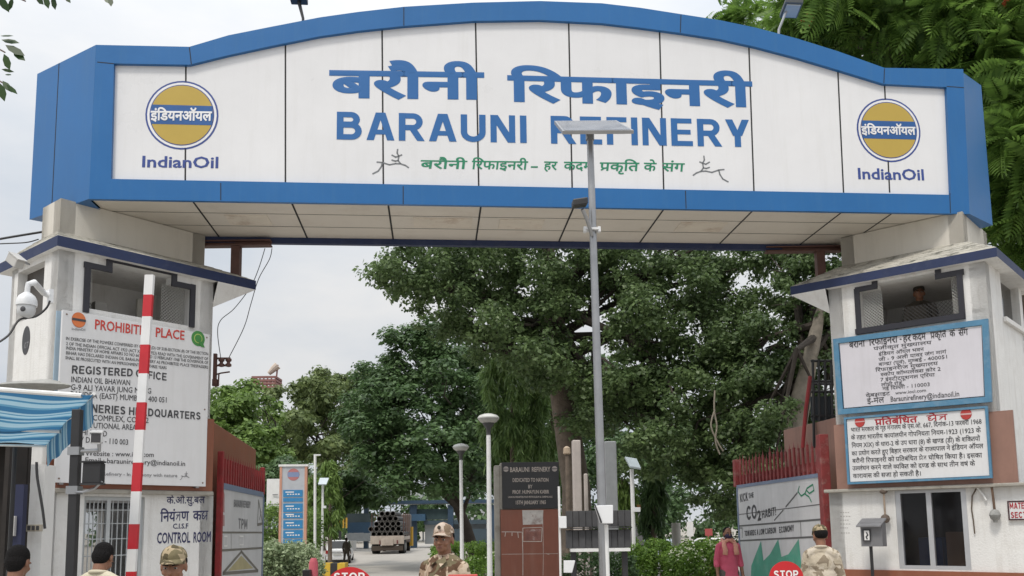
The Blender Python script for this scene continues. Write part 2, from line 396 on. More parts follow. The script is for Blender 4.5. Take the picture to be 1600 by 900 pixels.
def layout(s, bold):
    """List of (verts, faces) in em units; Devanagari clusters are set one by one, with half forms, rakar and reph."""
    if not any('\u0900' <= c <= '\u097f' for c in s):
        return [glyph(s, bold)]
    out = []; x = 0.0; i = 0; n = len(s)
    iscons = lambda c: '\u0915' <= c <= '\u0939'
    ismark = lambda c: ('\u093e' <= c <= '\u094c') or c in '\u0900\u0901\u0902\u0903\u093c'
    stems = 'नसपमतलबवयधखगघचजणथभशषञ'
    def put(g, dx, k):
        v = g[0].copy(); v[:, 0] += dx; v[:, 2] += 0.004 * (k % 2); out.append((v, g[1]))
    k = 0
    while i < n:
        c = s[i]
        if not iscons(c):
            j = i + 1
            st = c
            while j < n and ismark(s[j]): st += s[j]; j += 1
            if c == ' ': x += 0.26
            else: put(glyph(st, bold), x, k); x += advance(st)
            i = j; k += 1; continue
        cons = [c]; j = i + 1
        while j + 1 < n and s[j] == '\u094d' and iscons(s[j + 1]): cons.append(s[j + 1]); j += 2
        marks = ''
        while j < n and ismark(s[j]): marks += s[j]; j += 1
        i = j
        reph = len(cons) > 1 and cons[0] == 'र'
        if reph: cons = cons[1:]
        rakar = len(cons) > 1 and cons[-1] == 'र'
        if rakar: cons = cons[:-1]
        if '\u093f' in marks:
            put(glyph('\u093f', bold), x, k); x += advance('\u093f'); marks = marks.replace('\u093f', ''); k += 1
        spec = None
        if cons[-2:] == ['क', 'ष']: spec = (0.66, [[(.24, .60), (.24, .50), (.12, .46), (.08, .38), (.14, .30), (.26, .30)], [(.26, .30), (.12, .24), (.10, .13), (.20, .06), (.30, .12), (.40, .28), (.56, .30)], [(.52, .62), (.52, 0)]]); cons = cons[:-2]
        elif rakar and cons[-1] == 'त': spec = (0.56, [[(.42, .62), (.42, 0)], [(.42, .40), (.10, .40)], [(.30, .40), (.08, .10)]]); cons = cons[:-1]
        if spec:
            w_ = 0.026 + bold * .6
            for l in spec[1] + [[(-.02, REF_D - .03), (spec[0], REF_D - .03)]]:
                for p_, q_ in zip(l[:-1], l[1:]):
                    put(bar(p_[0] + x, p_[1] * REF_D / .62, q_[0] + x, q_[1] * REF_D / .62, w_), 0, k)
                    k += 1
            if marks: put(glyph('ब' + marks, bold), x - 1000, k) if False else None
            if marks:
                g0 = glyph('त' + marks, bold); y_ok = g0[0][:, 1] > REF_D - 0.02 if len(g0[0]) else []
                keep = [f_ for f_ in g0[1] if all(y_ok[i_] for i_ in f_)]
                if keep: put((g0[0], keep), x + .02, k)
                if any(mk in 'ाोौीि' for mk in marks): put(glyph('ा', bold), x + spec[0], k); x += advance('ा')
            x += spec[0]; k += 1; continue
        for q in cons[:-1]:
            a = advance(q)
            if q in stems:
                put(clip_right(glyph(q, bold), a - 0.15), x, k); x += a - 0.16
            elif q in 'कफ':
                put(clip_right(glyph(q, bold), a * 0.93), x, k); x += a * 0.88
            else:
                put(glyph(q + '\u094d', bold), x, k); x += a
            k += 1
        st = cons[-1] + marks; a = advance(cons[-1])
        put(glyph(st, bold), x, k)
        if rakar: put(bar(x + a * 0.50, 0.22, x + a * 0.16, 0.02, 0.035 + bold), 0, k + 1)
        if reph:
            xe = x + advance(st) - 0.06
            put(bar(xe - 0.10, REF_D + 0.05, xe - 0.02, REF_D + 0.19, 0.03 + bold), 0, k + 1)
        x += advance(st); k += 1
    return out
# heavy grotesque capitals built from bars and bent strips, cap height 1
_t = 0.098
def _arc(cx, cy, rx, ry, a0, a1, n=10): return [(cx + rx * cos(radians(a0 + (a1 - a0) * i / n)), cy + ry * sin(radians(a0 + (a1 - a0) * i / n))) for i in range(n + 1)]
CAPS = {
 'A': (.84, [('p', .11, 0, .385, 1, .11), ('p', .73, 0, .455, 1, .11), ('r', .22, .21, .62, .38)]),
 'B': (.76, [('r', 0, 0, .2, 1), ('s', [(.15, .902), (.42, .902)] + _arc(.42, .728, .172, .174, 90, -90) + [(.15, .554)]), ('s', [(.15, .53), (.44, .53)] + _arc(.44, .314, .21, .216, 90, -90) + [(.15, .098)])]),
 'C': (.80, [('s', _arc(.42, .5, .33, .41, 38, 322, 22))]),
 'D': (.80, [('r', 0, 0, .2, 1), ('s', [(.15, .902), (.33, .902)] + _arc(.33, .5, .35, .402, 90, -90, 14) + [(.15, .098)])]),
 'E': (.70, [('r', 0, 0, .2, 1), ('r', .19, .82, .66, 1), ('r', .19, .42, .62, .59), ('r', .19, 0, .68, .18)]),
 'F': (.64, [('r', 0, 0, .2, 1), ('r', .19, .82, .63, 1), ('r', .19, .41, .57, .58)]),
 'G': (.84, [('s', _arc(.43, .5, .34, .41, 42, 330, 22)), ('r', .44, .36, .81, .52), ('r', .63, .1, .81, .4)]),
 'H': (.78, [('r', 0, 0, .2, 1), ('r', .56, 0, .76, 1), ('r', .19, .42, .57, .59)]),
 'I': (.22, [('r', 0, 0, .2, 1)]),
 'J': (.58, [('r', .36, .28, .55, 1), ('s', _arc(.275, .28, .18, .185, 0, -180, 12))]),
 'K': (.78, [('r', 0, 0, .2, 1), ('p', .2, .32, .62, 1, .12), ('p', .66, 0, .32, .58, .12)]),
 'L': (.64, [('r', 0, 0, .2, 1), ('r', .19, 0, .64, .18)]),
 'M': (.90, [('r', 0, 0, .19, 1), ('r', .69, 0, .88, 1), ('p', .44, .22, .11, 1, .10), ('p', .44, .22, .77, 1, .10)]),
 'N': (.78, [('r', 0, 0, .19, 1), ('r', .57, 0, .76, 1), ('p', .65, 0, .11, 1, .12)]),
 'O': (.86, [('s', _arc(.43, .5, .335, .41, 90, 450, 26))]),
 'P': (.70, [('r', 0, 0, .2, 1), ('s', [(.15, .902), (.40, .902)] + _arc(.40, .675, .20, .227, 90, -90) + [(.15, .448)])]),
 'Q': (.86, [('s', _arc(.43, .5, .335, .41, 90, 450, 26)), ('p', .78, -.04, .52, .26, .1)]),
 'R': (.78, [('r', 0, 0, .2, 1), ('s', [(.15, .902), (.43, .902)] + _arc(.43, .69, .195, .212, 90, -90) + [(.15, .478)]), ('p', .67, 0, .42, .44, .115)]),
 'S': (.72, [('s', _arc(.35, .715, .235, .19, 15, 250, 12) + [(.40, .50)] + _arc(.35, .285, .25, .19, 70, -165, 12))]),
 'T': (.66, [('r', .23, 0, .43, .83), ('r', 0, .82, .66, 1)]),
 'U': (.78, [('r', 0, .34, .196, 1), ('r', .564, .34, .76, 1), ('s', [(.098, .36)] + _arc(.38, .36, .282, .262, 180, 360, 16) + [(.662, .36)])]),
 'V': (.76, [('p', .36, 0, .11, 1, .11), ('p', .40, 0, .65, 1, .11)]),
 'W': (1.06, [('p', .28, 0, .10, 1, .1), ('p', .30, 0, .52, 1, .09), ('p', .76, 0, .54, 1, .09), ('p', .78, 0, .96, 1, .1)]),
 'X': (.76, [('p', .11, 0, .63, 1, .12), ('p', .65, 0, .13, 1, .12)]),
 'Y': (.76, [('r', .28, 0, .48, .44), ('p', .35, .40, .11, 1, .115), ('p', .41, .40, .65, 1, .115)]),
 'Z': (.68, [('r', .02, .82, .66, 1), ('r', 0, 0, .68, .18), ('p', .13, .1, .54, .9, .12)]),
 '!': (.24, [('r', .02, .3, .2, 1), ('r', .02, 0, .2, .18)]),
}
def caps(s):
    x = 0.0; out = []; k = 0
    for ch in s:
        if ch == ' ': x += .36; continue
        w, prim = CAPS[ch]
        for p in prim:
            k += 1; z = 0.004 * (k % 4)
            if p[0] == 'r':
                vs = [(p[1], p[2]), (p[3], p[2]), (p[3], p[4]), (p[1], p[4])]; fs = [(0, 1, 2, 3)]
            elif p[0] == 'p':
                vs = [(p[1] - p[5], p[2]), (p[1] + p[5], p[2]), (p[3] + p[5], p[4]), (p[3] - p[5], p[4])]; fs = [(0, 1, 2, 3)]
            else:
                q = [p[1][0]] + [y_ for x_, y_ in zip(p[1][:-1], p[1][1:]) if abs(x_[0] - y_[0]) + abs(x_[1] - y_[1]) > 1e-6]; q = np.array(q); n = len(q); vs = []
                for i in range(n):
                    a_ = q[min(i + 1, n - 1)] - q[i] if i < n - 1 else q[i] - q[i - 1]; b_ = q[i] - q[max(i - 1, 0)] if i else a_
                    if np.allclose(q[0], q[-1]) and i in (0, n - 1): a_ = q[1] - q[0]; b_ = q[-1] - q[-2]
                    a_ = a_ / np.linalg.norm(a_); b_ = b_ / np.linalg.norm(b_); t_ = a_ + b_; t_ /= np.linalg.norm(t_); nn = np.array([-t_[1], t_[0]]) * _t / max(.6, t_.dot(a_))
                    vs += [tuple(q[i] - nn), tuple(q[i] + nn)]
                fs = [(2 * i, 2 * i + 2, 2 * i + 3, 2 * i + 1) for i in range(n - 1)]
            out.append((np.array([[vx + x, vy, z] for vx, vy in vs]), fs))
        x += w + .13
    return out
def T(mb, fr, v, s, p0, p1, h, bold=0.02, mi=0, shear=0.0, jit=0.0):
    """Set the line s on plane fr, its bottom-left at pixel p0 and bottom-right at p1 of the photo, reference height h pixels."""
    heavy = bold >= 0.028 and all(ch in CAPS or ch == ' ' for ch in s)
    gs = caps(s) if heavy else layout(s, bold); dev = any('\u0900' <= c <= '\u097f' for c in s)
    x0 = min(g[0][:, 0].min() for g in gs if len(g[0])); x1 = max(g[0][:, 0].max() for g in gs if len(g[0]))
    u0, z0 = fr.uz(p0[0], p0[1], v); u1, z1 = fr.uz(p1[0], p1[1], v)
    hz = fr.uz(p0[0], p0[1] - h, v)[1] - z0; hz1 = fr.uz(p1[0], p1[1] - h, v)[1] - z1
    sy = (hz + hz1) / 2 / (1.0 if heavy else REF_D if dev else REF_L)
    for vs, fs in gs:
        P = []
        for a in vs:
            t = (a[0] - x0) / (x1 - x0)
            P.append(fr.pt(u0 + (u1 - u0) * t + shear * a[1] * sy, v + 0.003 + a[2] * (0.15 if heavy else 0.02) + (0.0006 if a[2] > 0.003 and not heavy else 0), z0 + (z1 - z0) * t + a[1] * sy))
        mb.add(P, fs, mi)
def stroke(mb, fr, v, pts, w, mi=0):
    """A painted brush line through photo pixels on plane fr; w is its width in metres."""
    q = [np.array(fr.uz(x, y, v)) for x, y in pts]
    for a, b in zip(q[:-1], q[1:]):
        d = b - a; L = np.linalg.norm(d)
        if L < 1e-6: continue
        d /= L; n = np.array([-d[1], d[0]]) * w / 2; a2 = a - d * w * 0.3; b2 = b + d * w * 0.3
        mb.add([fr.pt(*(a2 - n)[:1], v + 0.003, (a2 - n)[1]), fr.pt((b2 - n)[0], v + 0.003, (b2 - n)[1]), fr.pt((b2 + n)[0], v + 0.003, (b2 + n)[1]), fr.pt((a2 + n)[0], v + 0.003, (a2 + n)[1])], [(0, 1, 2, 3)], mi)
def disc(mb, fr, v, c, rx, ry, mi=0, n=40, inner=None, clipz=None):
    """An ellipse (or ring) on plane fr centred at (u, z)."""
    P = []; k = len(mb.v)
    ring = []
    for j in range(n):
        a = 2 * pi * j / n
        ring.append((c[0] + rx * cos(a), c[1] + ry * sin(a)))
    if inner is None:
        mb.add([fr.pt(u, v, z) for u, z in ring], [tuple(range(n))], mi)
    else:
        r2 = [(c[0] + rx * inner * cos(2 * pi * j / n), c[1] + ry * inner * sin(2 * pi * j / n)) for j in range(n)]
        mb.add([fr.pt(u, v, z) for u, z in ring + r2], [(j, (j + 1) % n, n + (j + 1) % n, n + j) for j in range(n)], mi)
def quadpx(mb, fr, v, pts, mi=0):
    mb.add([fr.pt(*(lambda q: (q[0], v, q[1]))(fr.uz(x, y, v))) for x, y in pts], [tuple(range(len(pts)))], mi)
def rrect(mb, fr, px0, py0, px1, py1, v0, v1, mi=0):
    """A flat box on plane fr whose corners are given by photo pixels (left-bottom / right-top)."""
    u0, z0 = fr.uz(px0, py1, v1); u1, z1 = fr.uz(px1, py0, v1)
    mb.fbox(fr, u0, u1, z0, z1, v0, v1, mi); return u0, u1, z0, z1

# ------------------------------------------------------------------ foliage
def leaf_object(name, clumps, n, L, W, m, parent=None, droop=0.0, up=0.6, jitter=0.35, loc=None, rng=RNG, fold=0.25, flat=1.0):
    """One crown mesh: n leaf-sized faces spread over clumps [(centre, radius)...]."""
    C = np.array([c for c, r in clumps], float); R = np.array([r for c, r in clumps], float)
    R3 = R if R.ndim == 2 else np.stack([R, R, R * 0.75], 1)
    w = R3.prod(1) ** 0.75; w /= w.sum()
    idx = rng.choice(len(C), n, p=w)
    d = rng.normal(size=(n, 3)); d /= np.linalg.norm(d, axis=1)[:, None]
    rad = rng.random(n) ** 0.55
    P = C[idx] + d * R3[idx] * rad[:, None]
    nor = d * 0.7 + rng.normal(size=(n, 3)) * jitter; nor[:, 2] += up
    nor /= np.linalg.norm(nor, axis=1)[:, None]
    t = rng.normal(size=(n, 3)); t[:, 2] -= droop
    t -= nor * (t * nor).sum(1)[:, None]
    if droop > 1.2:
        t = rng.normal(size=(n, 3)) * 0.35; t[:, 2] -= 1
        nor = np.cross(t, rng.normal(size=(n, 3))); nor /= np.linalg.norm(nor, axis=1)[:, None]
    t /= np.linalg.norm(t, axis=1)[:, None]
    s = np.cross(nor, t)
    sz = (0.5 + 0.9 * rng.random(n) ** 1.6)[:, None]
    l = L * sz; ww = W * sz
    mid = P + t * l * 0.45
    q = np.stack([P, mid + s * ww * 0.5 - nor * ww * fold * 0.5, P + t * l - nor * l * 0.12, mid - s * ww * 0.5 - nor * ww * fold * 0.5], 1).reshape(-1, 3)
    off = V3((0, 0, 0))
    if parent is not None: off = LOC[parent.name]
    elif loc is not None: off = V3(loc)
    q = q - off
    me = bpy.data.meshes.new(name); me.vertices.add(4 * n); me.vertices.foreach_set('co', q.astype(np.float32).ravel())
    me.loops.add(4 * n); me.loops.foreach_set('vertex_index', np.arange(4 * n, dtype=np.int32))
    me.polygons.add(n); me.polygons.foreach_set('loop_start', np.arange(0, 4 * n, 4, dtype=np.int32))
    try: me.polygons.foreach_set('loop_total', np.full(n, 4, dtype=np.int32))
    except Exception: pass
    me.update(calc_edges=True); me.validate()
    me.materials.append(m)
    o = bpy.data.objects.new(name, me); COL.objects.link(o)
    if parent is not None: o.parent = parent
    else: o.location = tuple(off)
    LOC[o.name] = off
    return o
def lobes_px(lst):
    """(px, py, Y, half-width px, half-height px, half-depth m) -> centre and radii in metres."""
    out = []
    for (px, py, Y, a, b, dy) in lst:
        c = at(px, py, Y); k = Y / F_PX
        out.append((V3(c), V3((a * k, dy, b * k))))
    return out
def clumps_of(lobes, per, size, rng=RNG, inner=0.35):
    """Leaf clumps over and inside each lobe: an uneven outline with gaps."""
    out = []
    for (c, r) in lobes:
        nn = max(3, int(per * (r.prod() ** 0.5)))
        d = rng.normal(size=(nn, 3)); d /= np.linalg.norm(d, axis=1)[:, None]
        rad = inner + (1.02 - inner) * rng.random(nn) ** 0.5
        for k in range(nn):
            s = size * (0.6 + 0.8 * rng.random())
            out.append((c + d[k] * r * rad[k], V3((s, s, s * 0.6))))
    return out
def tree(name, label, base, lobes, per, size, n, L, W, m, bark, trunk_r, group=None, droop=0.0, lean=(0, 0), fork=0.35, rng=RNG, up=0.6, trunk_top=None, jitter=0.35):
    root = thing(name, label, 'tree', base, group)
    b = V3(base); cen = np.mean([c for c, r in lobes], 0)
    top = V3(trunk_top) if trunk_top is not None else b + (cen - b) * 0.75
    fk = b + (top - b) * fork + V3((lean[0], lean[1], 0))
    mb = MB()
    mid = b + (fk - b) * 0.5 + V3((rng.normal() * 0.1, rng.normal() * 0.1, 0))
    mb.tube([b - V3((0, 0, 0.15)), b + (mid - b) * 0.12, mid, fk, fk + (top - fk) * 0.6, top], [trunk_r * 1.5, trunk_r * 1.1, trunk_r * 0.92, trunk_r * 0.8, trunk_r * 0.5, trunk_r * 0.2], 12)
    mb.build('trunk', bark, root, smooth=True)
    br = MB()
    for (c, r) in lobes:
        st = fk + (top - fk) * (0.1 + 0.6 * rng.random())
        e = c + rng.normal(size=3) * r * 0.25; m1 = st + (e - st) * 0.5 + rng.normal(size=3) * 0.12 * np.linalg.norm(e - st); m1[2] += 0.1 * np.linalg.norm(e - st)
        br.tube([st, m1, e], [trunk_r * 0.36, trunk_r * 0.2, trunk_r * 0.05], 7)
        for k in range(4):
            e2 = c + rng.normal(size=3) * r * 0.5
            mm = m1 + (e2 - m1) * 0.5 + rng.normal(size=3) * 0.1 * np.linalg.norm(e2 - m1)
            br.tube([m1, mm, e2], [trunk_r * 0.18, trunk_r * 0.1, trunk_r * 0.03], 5)
    br.build('limbs', BARK_DARK, root, smooth=True)
    leaf_object('crown', clumps_of(lobes, per, size, rng), n, L, W, m, root, droop=droop, up=up, rng=rng, jitter=jitter)
    return root
# ================================================================== the setting
GROUND = mat('dusty ground', (0.30, 0.275, 0.24), 0.95, var=0.16, scale=0.5, bump=0.3, bscale=8, blotch=0.4, bcol=(0.20, 0.19, 0.16))
ROADM = mat('pale concrete road', (0.36, 0.34, 0.31), 0.9, var=0.12, scale=0.4, bump=0.2, bscale=12, blotch=0.35, bcol=(0.26, 0.245, 0.22))
def strip(name, x0, x1, dz, m, y0=-30, y1=150, kind='structure'):
    mb = MB(); ys = [y0, 0, 10, 15, 18, 21, 24, 27, 30, 33, 36, 39, 42, 45, 51, 57, 58.5, 60, 61.5, 63, 64.5, 66, 90, y1]; ys = [y for y in ys if y0 <= y <= y1]
    if ys[0] > y0: ys = [y0] + ys
    b = []
    for y in ys: b += [(x0, y, gz(y) + dz), (x1, y, gz(y) + dz)]
    mb.add(b, [(2 * i, 2 * i + 1, 2 * i + 3, 2 * i + 2) for i in range(len(ys) - 1)])
    return tag(mb.build(name, m, smooth=True), kind=kind)
strip('ground', -900, 900, 0.0, GROUND, -60, 900)
strip('road', -15.0, 3.6, 0.004, ROADM, -30, 150)
def kerb(x, w=0.18):
    mb = MB(); ys = list(np.arange(20, 56, 1.5))
    for y0, y1 in zip(ys[:-1], ys[1:]):
        z0, z1 = gz(y0), gz(y1); b = [(x, y0 + .01, z0 - .1), (x + w, y0 + .01, z0 - .1), (x + w, y1, z1 - .1), (x, y1, z1 - .1), (x, y0 + .01, z0 + .13), (x + w, y0 + .01, z0 + .13), (x + w, y1, z1 + .13), (x, y1, z1 + .13)]
        mb.add(b, [(0, 3, 2, 1), (4, 5, 6, 7), (0, 1, 5, 4), (1, 2, 6, 5), (2, 3, 7, 6), (3, 0, 4, 7)])
    tag(mb.build('kerb', CONC), kind='structure')
kerb(-15.2); kerb(3.62)

# ================================================================== the arch over the gate
ARCH = Fr(0, 12, 5)
arch = thing('entrance_arch', 'wide white and blue entrance arch carrying large Hindi and English lettering across the road', 'entrance arch', ARCH.pt(0, 0, 6.1))
OT = [(150, 70), (296, 73), (357, 55), (425, 41.5), (500, 27), (560, 18.5), (631, 10.5), (740, 4), (844, 1.5), (940, 5), (1000, 12), (1064, 22), (1125, 31.5), (1180, 43), (1245, 60), (1309, 80), (1382, 106), (1505, 108)]
IT = [(178, 99), (296, 101), (357, 86), (425, 71.5), (500, 56.5), (560, 48), (631, 40.5), (740, 32.5), (844, 31), (940, 36), (1000, 43), (1064, 51.5), (1125, 61), (1180, 73), (1245, 90), (1309, 109), (1381, 131), (1479, 136)]
ot = [ARCH.uz(*p) for p in OT]; it = [ARCH.uz(*p) for p in IT]
bl, br_, ibl, ibr = [ARCH.uz(*p) for p in ((139, 310), (1515, 335), (173, 282), (1486, 302))]
z_lip = (bl[1] + br_[1]) / 2; z_sof = z_lip + 0.03
bl = (bl[0], z_lip); br_ = (br_[0], z_lip); zi = (ibl[1] + ibr[1]) / 2; ibl = (ibl[0], zi); ibr = (ibr[0], zi)
DEP = 1.65; REC = 0.06
P = ARCH.pt
fm = MB()
for i in range(len(ot) - 1):
    fm.quad(P(it[i][0], 0, it[i][1]), P(it[i + 1][0], 0, it[i + 1][1]), P(ot[i + 1][0], 0, ot[i + 1][1]), P(ot[i][0], 0, ot[i][1]))
fm.quad(P(bl[0], 0, bl[1]), P(ibl[0], 0, ibl[1]), P(it[0][0], 0, it[0][1]), P(ot[0][0], 0, ot[0][1]))
fm.quad(P(bl[0], 0, bl[1]), P(br_[0], 0, br_[1]), P(ibr[0], 0, ibr[1]), P(ibl[0], 0, ibl[1]))
fm.quad(P(ibr[0], 0, ibr[1]), P(br_[0], 0, br_[1]), P(ot[-1][0], 0, ot[-1][1]), P(it[-1][0], 0, it[-1][1]))
loop = [ibl] + it + [ibr]
for a, b in zip(loop, loop[1:] + loop[:1]):
    fm.quad(P(a[0], 0, a[1]), P(b[0], 0, b[1]), P(b[0], -REC - 0.02, b[1]), P(a[0], -REC - 0.02, a[1]))
fm.quad(P(bl[0], 0, z_lip), P(bl[0], -0.06, z_lip), P(br_[0], -0.06, z_lip), P(br_[0], 0, z_lip))
fm.quad(P(bl[0], -0.06, z_lip), P(bl[0], -0.06, z_sof + 0.01), P(br_[0], -0.06, z_sof + 0.01), P(br_[0], -0.06, z_lip))
# cladding joints of the border
def joint(mb, fr, v, a, b, w=0.012, mi=1):
    p = np.array(fr.uz(*a, v)); q = np.array(fr.uz(*b, v)); d = (q - p) / np.linalg.norm(q - p); n = np.array([-d[1], d[0]]) * w / 2
    mb.add([fr.pt(c[0], v + 0.002, c[1]) for c in (p - n, q - n, q + n, p + n)], [(0, 1, 2, 3)], mi)
for a, b in (((631, 11.5), (631, 40)), ((1064, 23), (1063, 51)), ((296, 74), (299, 100.5)), ((1382, 107), (1381, 130)), ((630, 291), (630, 319)), ((1071, 298), (1072, 326)), ((152, 97), (178, 99.5)), ((1479, 135), (1506, 137)), ((1484, 302), (1485, 333)), ((345, 286), (345, 313))):
    joint(fm, ARCH, 0, a, b)
fm.build('border_frame', [BLUE, SEAM], arch)
pm = MB()
poly = [P(u, -REC, z) for u, z in [ibl, ibr] + it[::-1]]
pm.prism(poly, V3(P(0, -0.03, 0)) - V3(P(0, 0, 0)))
for a, b in (((290.5, 102), (289.5, 283)), ((446, 68), (446, 286)), ((597, 46), (599, 289)), ((743, 33), (748, 292)), ((888.5, 34), (894, 295)), ((1030.5, 48), (1037, 297)), ((1170, 72), (1178, 299)), ((1309, 110), (1318, 301)), ((1382, 132), (1390, 301))):
    joint(pm, ARCH, -REC, a, b, 0.022)
pm.build('front_panel', [W_PANEL, SEAM], arch)
# ends: pointed left end, short right end
uL, uR = bl[0], br_[0]; zt_l = ot[0][1]; zt_r = ot[-1][1]
def hexend(name, u0, um, vm, ub, zt, flip):
    m = MB()
    m.quad(P(u0, 0, z_lip), P(um, vm, z_lip), P(um, vm, zt), P(u0, 0, zt)); m.quad(P(um, vm, z_lip), P(ub, -DEP, z_lip), P(ub, -DEP, zt), P(um, vm, zt))
    m.add([P(u0, 0, zt), P(um, vm, zt), P(ub, -DEP, zt)], [(0, 1, 2)]); m.add([P(u0, 0, z_lip), P(um, vm, z_lip), P(ub, -DEP, z_lip)], [(2, 1, 0)])
    if not flip:
        t = 0.62
        a = V3(P(u0 + (um - u0) * t, vm * t + 0.003, z_lip)); b = V3(P(u0 + (um - u0) * t + 0.014, (vm * t) + 0.003 + 0.009, z_lip)); h = V3((0, 0, zt - z_lip))
        m.add([a, b, b + h, a + h], [(0, 1, 2, 3)], 1)
    m.build(name, [BLUE, SEAM], arch)
le = np.array(atz(46, 343, z_lip)); rel = le[:2] - ARCH.o; umL, vmL = ARCH.d.dot(rel), ARCH.n.dot(rel)
hexend('end_cladding', uL, umL, vmL, uL, zt_l, False)
re_ = np.array(atz(1551, 352, z_lip)); rel = re_[:2] - ARCH.o; umR, vmR = ARCH.d.dot(rel), ARCH.n.dot(rel)
hexend('end_cladding', uR, umR, vmR, uR, zt_r, True)
tm = MB()
for a, b in zip(ot[:-1], ot[1:]):
    tm.quad(P(a[0], 0, a[1]), P(b[0], 0, b[1]), P(b[0], -DEP, b[1]), P(a[0], -DEP, a[1]))
tm.build('roof_sheet', BLUE, arch)
rm = MB(); rm.add([P(u, -DEP, z) for u, z in [(uL, z_lip), (uR, z_lip)] + [(u, z) for u, z in ot[::-1]]], [tuple(range(len(ot) + 2))[::-1]])
rm.build('rear_cladding', BLUE, arch)
bm_ = MB(); bm_.fbox(ARCH, uL + 0.1, uR - 0.1, z_lip - 0.06, z_sof + 0.02, -DEP - 0.04, -DEP + 0.05)
bm_.build('rear_edge_beam', FASCIA, arch)
sm = MB(); sm.quad(P(uL, -0.06, z_sof), P(uR, -0.06, z_sof), P(uR, -DEP, z_sof), P(uL, -DEP, z_sof))
us = [ARCH.uz(x, y)[0] for x, y in ((298, 315), (454, 318), (606, 321), (752, 322), (898, 327), (1040, 327), (1180, 329), (1320, 329), (1400, 331))]
for u in us: sm.quad(P(u - 0.013, -0.07, z_sof - 0.003), P(u + 0.013, -0.07, z_sof - 0.003), P(u + 0.013, -DEP, z_sof - 0.003), P(u - 0.013, -DEP, z_sof - 0.003), 1)
for v in (-0.55, -1.09): sm.quad(P(uL + 0.1, v - 0.007, z_sof - 0.002), P(uR - 0.1, v - 0.007, z_sof - 0.002), P(uR - 0.1, v + 0.007, z_sof - 0.002), P(uL + 0.1, v + 0.007, z_sof - 0.002), 1)
sm.build('soffit', [SOFFIT, SEAM], arch)
ACC = mat('access panel', (0.70, 0.64, 0.55), 0.6, var=0.08, blotch=0.5, bcol=(0.42, 0.30, 0.22))
for ua, ub in ((us[3] - 0.95, us[3] - 0.1), (us[4] - 1.0, us[4] - 0.35), (us[6] - 0.9, us[6] - 0.2), (us[0] + 0.3, us[0] + 0.9)):
    q = MB(); h_ = V3((0, 0, 0.012)); q.prism([P(ua, -0.62, z_sof - 0.012), P(ub, -0.62, z_sof - 0.012), P(ub, -1.02, z_sof - 0.012), P(ua, -1.02, z_sof - 0.012)], h_ * 0.9); q.build('access_panel', ACC, arch)
# lettering
VP = -REC
lt = MB()
T(lt, ARCH, VP, 'बरौनी', (514, 151), (757, 154), 39, 0.035)
T(lt, ARCH, VP, 'रिफाइनरी', (793, 157), (1177, 166), 37, 0.035)
T(lt, ARCH, VP, 'BARAUNI', (526, 218), (823, 223.5), 43, 0.036)
T(lt, ARCH, VP, 'REFINERY', (861, 224.5), (1172, 230), 43, 0.036)
lt.build('lettering', LET_BLUE, arch)
tg = MB()
for w, a, b in (('बरौनी', (656, 263), (729, 264)), ('रिफाइनरी', (736, 264), (824, 265)), ('-', (829, 265), (840, 265)), ('हर', (849, 265), (870, 265.5)), ('कदम', (880, 265.5), (926, 266)), ('प्रकृति', (936, 266.5), (998, 267)), ('के', (1005, 267), (1025, 267.5)), ('संग', (1034, 267.5), (1069, 268))):
    T(tg, ARCH, VP, w, a, b, 12.5, 0.018, shear=0.12)
tg.build('lettering', LET_GREEN, arch)
def deer(mb, fr, v, X, Y, sx, sy, w, mirror=False):
    L_ = [[(58, 133), (80, 122), (92, 105), (97, 88)], [(75, 86), (97, 88), (125, 97), (150, 92), (170, 93), (188, 99), (202, 108)], [(170, 93), (160, 80), (163, 62), (175, 57)], [(135, 58), (150, 66), (163, 62)], [(158, 35), (156, 50), (163, 62)], [(135, 78), (148, 82), (160, 80)]]
    for l in L_:
        stroke(mb, fr, v, [(X + ((202 - x + 58) if mirror else x) * sx - 58 * sx, Y + (y - 35) * sy) for x, y in l], w)
dm = MB(); deer(dm, ARCH, VP, 582.5, 233.5, 0.388, 0.388, 0.02)
dm.build('leaping_deer_drawing', LET_GREY, arch)
dm = MB(); deer(dm, ARCH, VP, 1083, 244, 0.38, 0.41, 0.02, True)
dm.build('leaping_deer_drawing', LET_GREY, arch)
